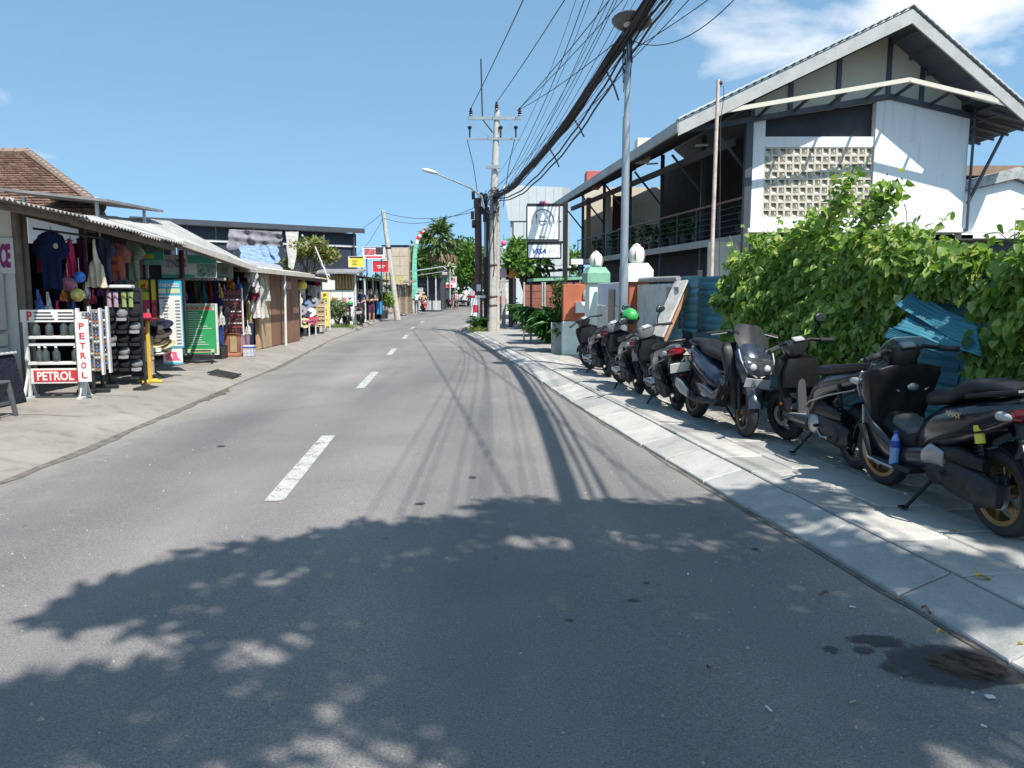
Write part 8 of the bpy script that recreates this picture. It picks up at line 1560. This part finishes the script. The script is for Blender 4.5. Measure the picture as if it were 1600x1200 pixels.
# clumps listed by where on the ground their shade lies
for (u, v, r, z, n) in [(1210, 800, .55, 5.0, 420), (1090, 815, .5, 5.2, 420), (980, 812, .5, 5.0, 420), (870, 812, .45, 5.0, 380), (800, 800, .32, 5.2, 220), (700, 838, .40, 5.0, 340), (600, 850, .42, 5.0, 340), (490, 862, .36, 5.0, 280), (400, 880, .38, 4.9, 260), (310, 890, .28, 4.9, 150), (250, 905, .25, 4.9, 120), (190, 935, .28, 4.8, 130), (140, 950, .22, 4.8, 110), (110, 965, .16, 4.8, 60), (240, 955, .26, 4.9, 110), (340, 950, .34, 5, 160), (430, 950, .36, 5.1, 200), (350, 985, .24, 5, 90), (540, 930, .42, 5.2, 330), (660, 930, .48, 5.3, 420), (800, 900, .55, 5.3, 520), (950, 900, .55, 5.3, 520), (1100, 900, .55, 5.3, 520), (1260, 880, .5, 5.3, 440), (560, 1010, .30, 5.3, 150), (700, 1020, .40, 5.4, 330), (840, 1020, .48, 5.4, 460), (1000, 1020, .5, 5.4, 480), (1160, 1010, .5, 5.4, 480), (1320, 980, .5, 5.4, 460), (1480, 930, .5, 5.4, 440), (480, 1060, .22, 5.3, 90), (620, 1110, .25, 5.4, 120), (760, 1120, .36, 5.4, 300), (900, 1140, .42, 5.5, 400), (1080, 1140, .45, 5.5, 430), (1260, 1120, .45, 5.5, 430), (1450, 1080, .45, 5.5, 420), (60, 1085, .22, 5, 100), (150, 1075, .2, 5, 80), (240, 1065, .2, 5, 80), (330, 1075, .2, 5, 80), (420, 1100, .2, 5.1, 80), (50, 1140, .22, 5, 110), (180, 1140, .22, 5, 90), (300, 1150, .2, 5, 80), (80, 1190, .2, 5, 90), (400, 1180, .2, 5.1, 70), (250, 1195, .2, 5, 70), (1420, 800, .5, 5.0, 400), (1330, 770, .3, 5.0, 150), (1560, 850, .5, 5.0, 400), (1600, 760, .45, 5.0, 330), (1520, 740, .4, 5.0, 260)]:
    q = gr(u, v); shade(q.x, q.y, r, z, int(n * (1.4 if n > 300 else .85)))
for k in range(14):
    gx, gy = g.uniform(.5, 5.0), g.uniform(-1.5, 2.2); shade(gx, gy, .7, g.uniform(4.8, 6.6), 230)
for k in range(14): shade(g.uniform(2.9, 5.5), g.uniform(3.4, 5.6), .45, g.uniform(4.2, 5.4), 200)
w = MB(); top = Vector((-.7, .1, 5.0)); w.tube([(0, 0, -.1), (-.2, .0, 2.2), top], [.42, .32, .24], 12)
for c in cl[::2]: w.tube([top - Vector((0, 0, .3)), top.lerp(c, .5) + Vector((0, 0, .25)), c], [.07, .035, .012], 5)
obj('trunk', w, M_BARK, ST_, True); leaves('crown', np.concatenate(P), M_SHTREE, ST_, .16, 'oval')

# ================================================================ LITTER AND FALLEN LEAVES
M_FALL = mat('fallen_leaf', (.42, .28, .05), .8, .3, 30); M_FALLB = mat('dry_fallen_leaf', (.20, .11, .05), .85, .3, 30); M_PAPER = mat('paper_scrap', (.62, .62, .60), .8, .1, 20)
for k, (u, v, kind, lb) in enumerate([(1535, 906, 0, 'largest curled yellow leaf on the near slabs'), (1492, 832, 0, 'small yellow leaf beside the black maxi scooter stand'), (1590, 1014, 0, 'yellow leaf at the bottom right kerb'), (1545, 978, 1, 'brown leaf on the right kerb stones'), (1447, 957, 1, 'brown leaf at the kerb joint'), (1470, 993, 0, 'tiny yellow leaf beside the oil stain'), (1108, 1048, 1, 'lone brown leaf in the middle of the shaded road'), (1287, 932, 1, 'brown leaf near the shaded kerb')]):
    z = ZP if u > 1480 and v < 960 else .03; q = gr(u, v, z); t = thing('fallen_leaf', lb, 'leaf', (q.x, q.y, z + .012), k * 1.3, 'leaves fallen on the ground'); L = .09 if k == 0 else .05; w = MB(); w.slab(lambda a, b: (L * (a - .5), L * .45 * (b - .5) * math.sin(PI * (.08 + .84 * a)), .012 * math.sin(5 * a) + .010 * (2 * b - 1) ** 2), 6, 4, .001); obj('leaf_blade', w, M_FALLB if kind else M_FALL, t)
    w = MB(); w.tube([(L * .5, 0, .0), (L * .75, 0.005, .004)], .0015, 4); obj('stalk', w, M_FALLB, t)
for k, (u, v, a, b, lb) in enumerate([(1547, 1086, .035, .025, 'largest white paper scrap near the oil stain'), (1520, 1080, .012, .01, 'tiny white scrap beside the largest paper scrap'), (1201, 1108, .04, .008, 'white cigarette end on the shaded road'), (1332, 946, .03, .008, 'white stick near the shaded kerb'), (1332, 1096, .035, .008, 'tan stick on the shaded road'), (1075, 897, .02, .009, 'white butt in the upper shaded road'), (1537, 1132, .02, .01, 'pale scrap at the bottom right')]):
    q = gr(u, v, .02); t = thing('litter_scrap', lb, 'litter', (q.x, q.y, roadz(q.x, q.y) + .006), k * .9, 'litter on the road'); w = MB(); w.cbox((0, 0, .004), (a, b, .006), .002); obj('scrap', w, M_PAPER if 'tan' not in lb else M_PLY, t)
# pebbles and grit too small to pick apart
s = MB(); g = np.random.default_rng(77)
for k in range(900):
    y = 2.0 + 9 * g.random() ** 1.6; x = g.uniform(XL(y) + .1, XR(y) - .02); x = x if g.random() < .5 else XR(y) - abs(g.normal(0, .5)); r = abs(g.normal(.004, .003)) + .002
    z = roadz(x, y); s.add([(x - r, y, z), (x, y - r, z), (x + r, y, z), (x, y + r, z), (x, y, z + r)], [(0, 1, 4), (1, 2, 4), (2, 3, 4), (3, 0, 4)])
o = obj('grit', s, mat('grit', (.25, .24, .22), .9, .5, 60), None, kind='stuff'); tag(o, 'scattered grit and small stones on the asphalt', 'grit')
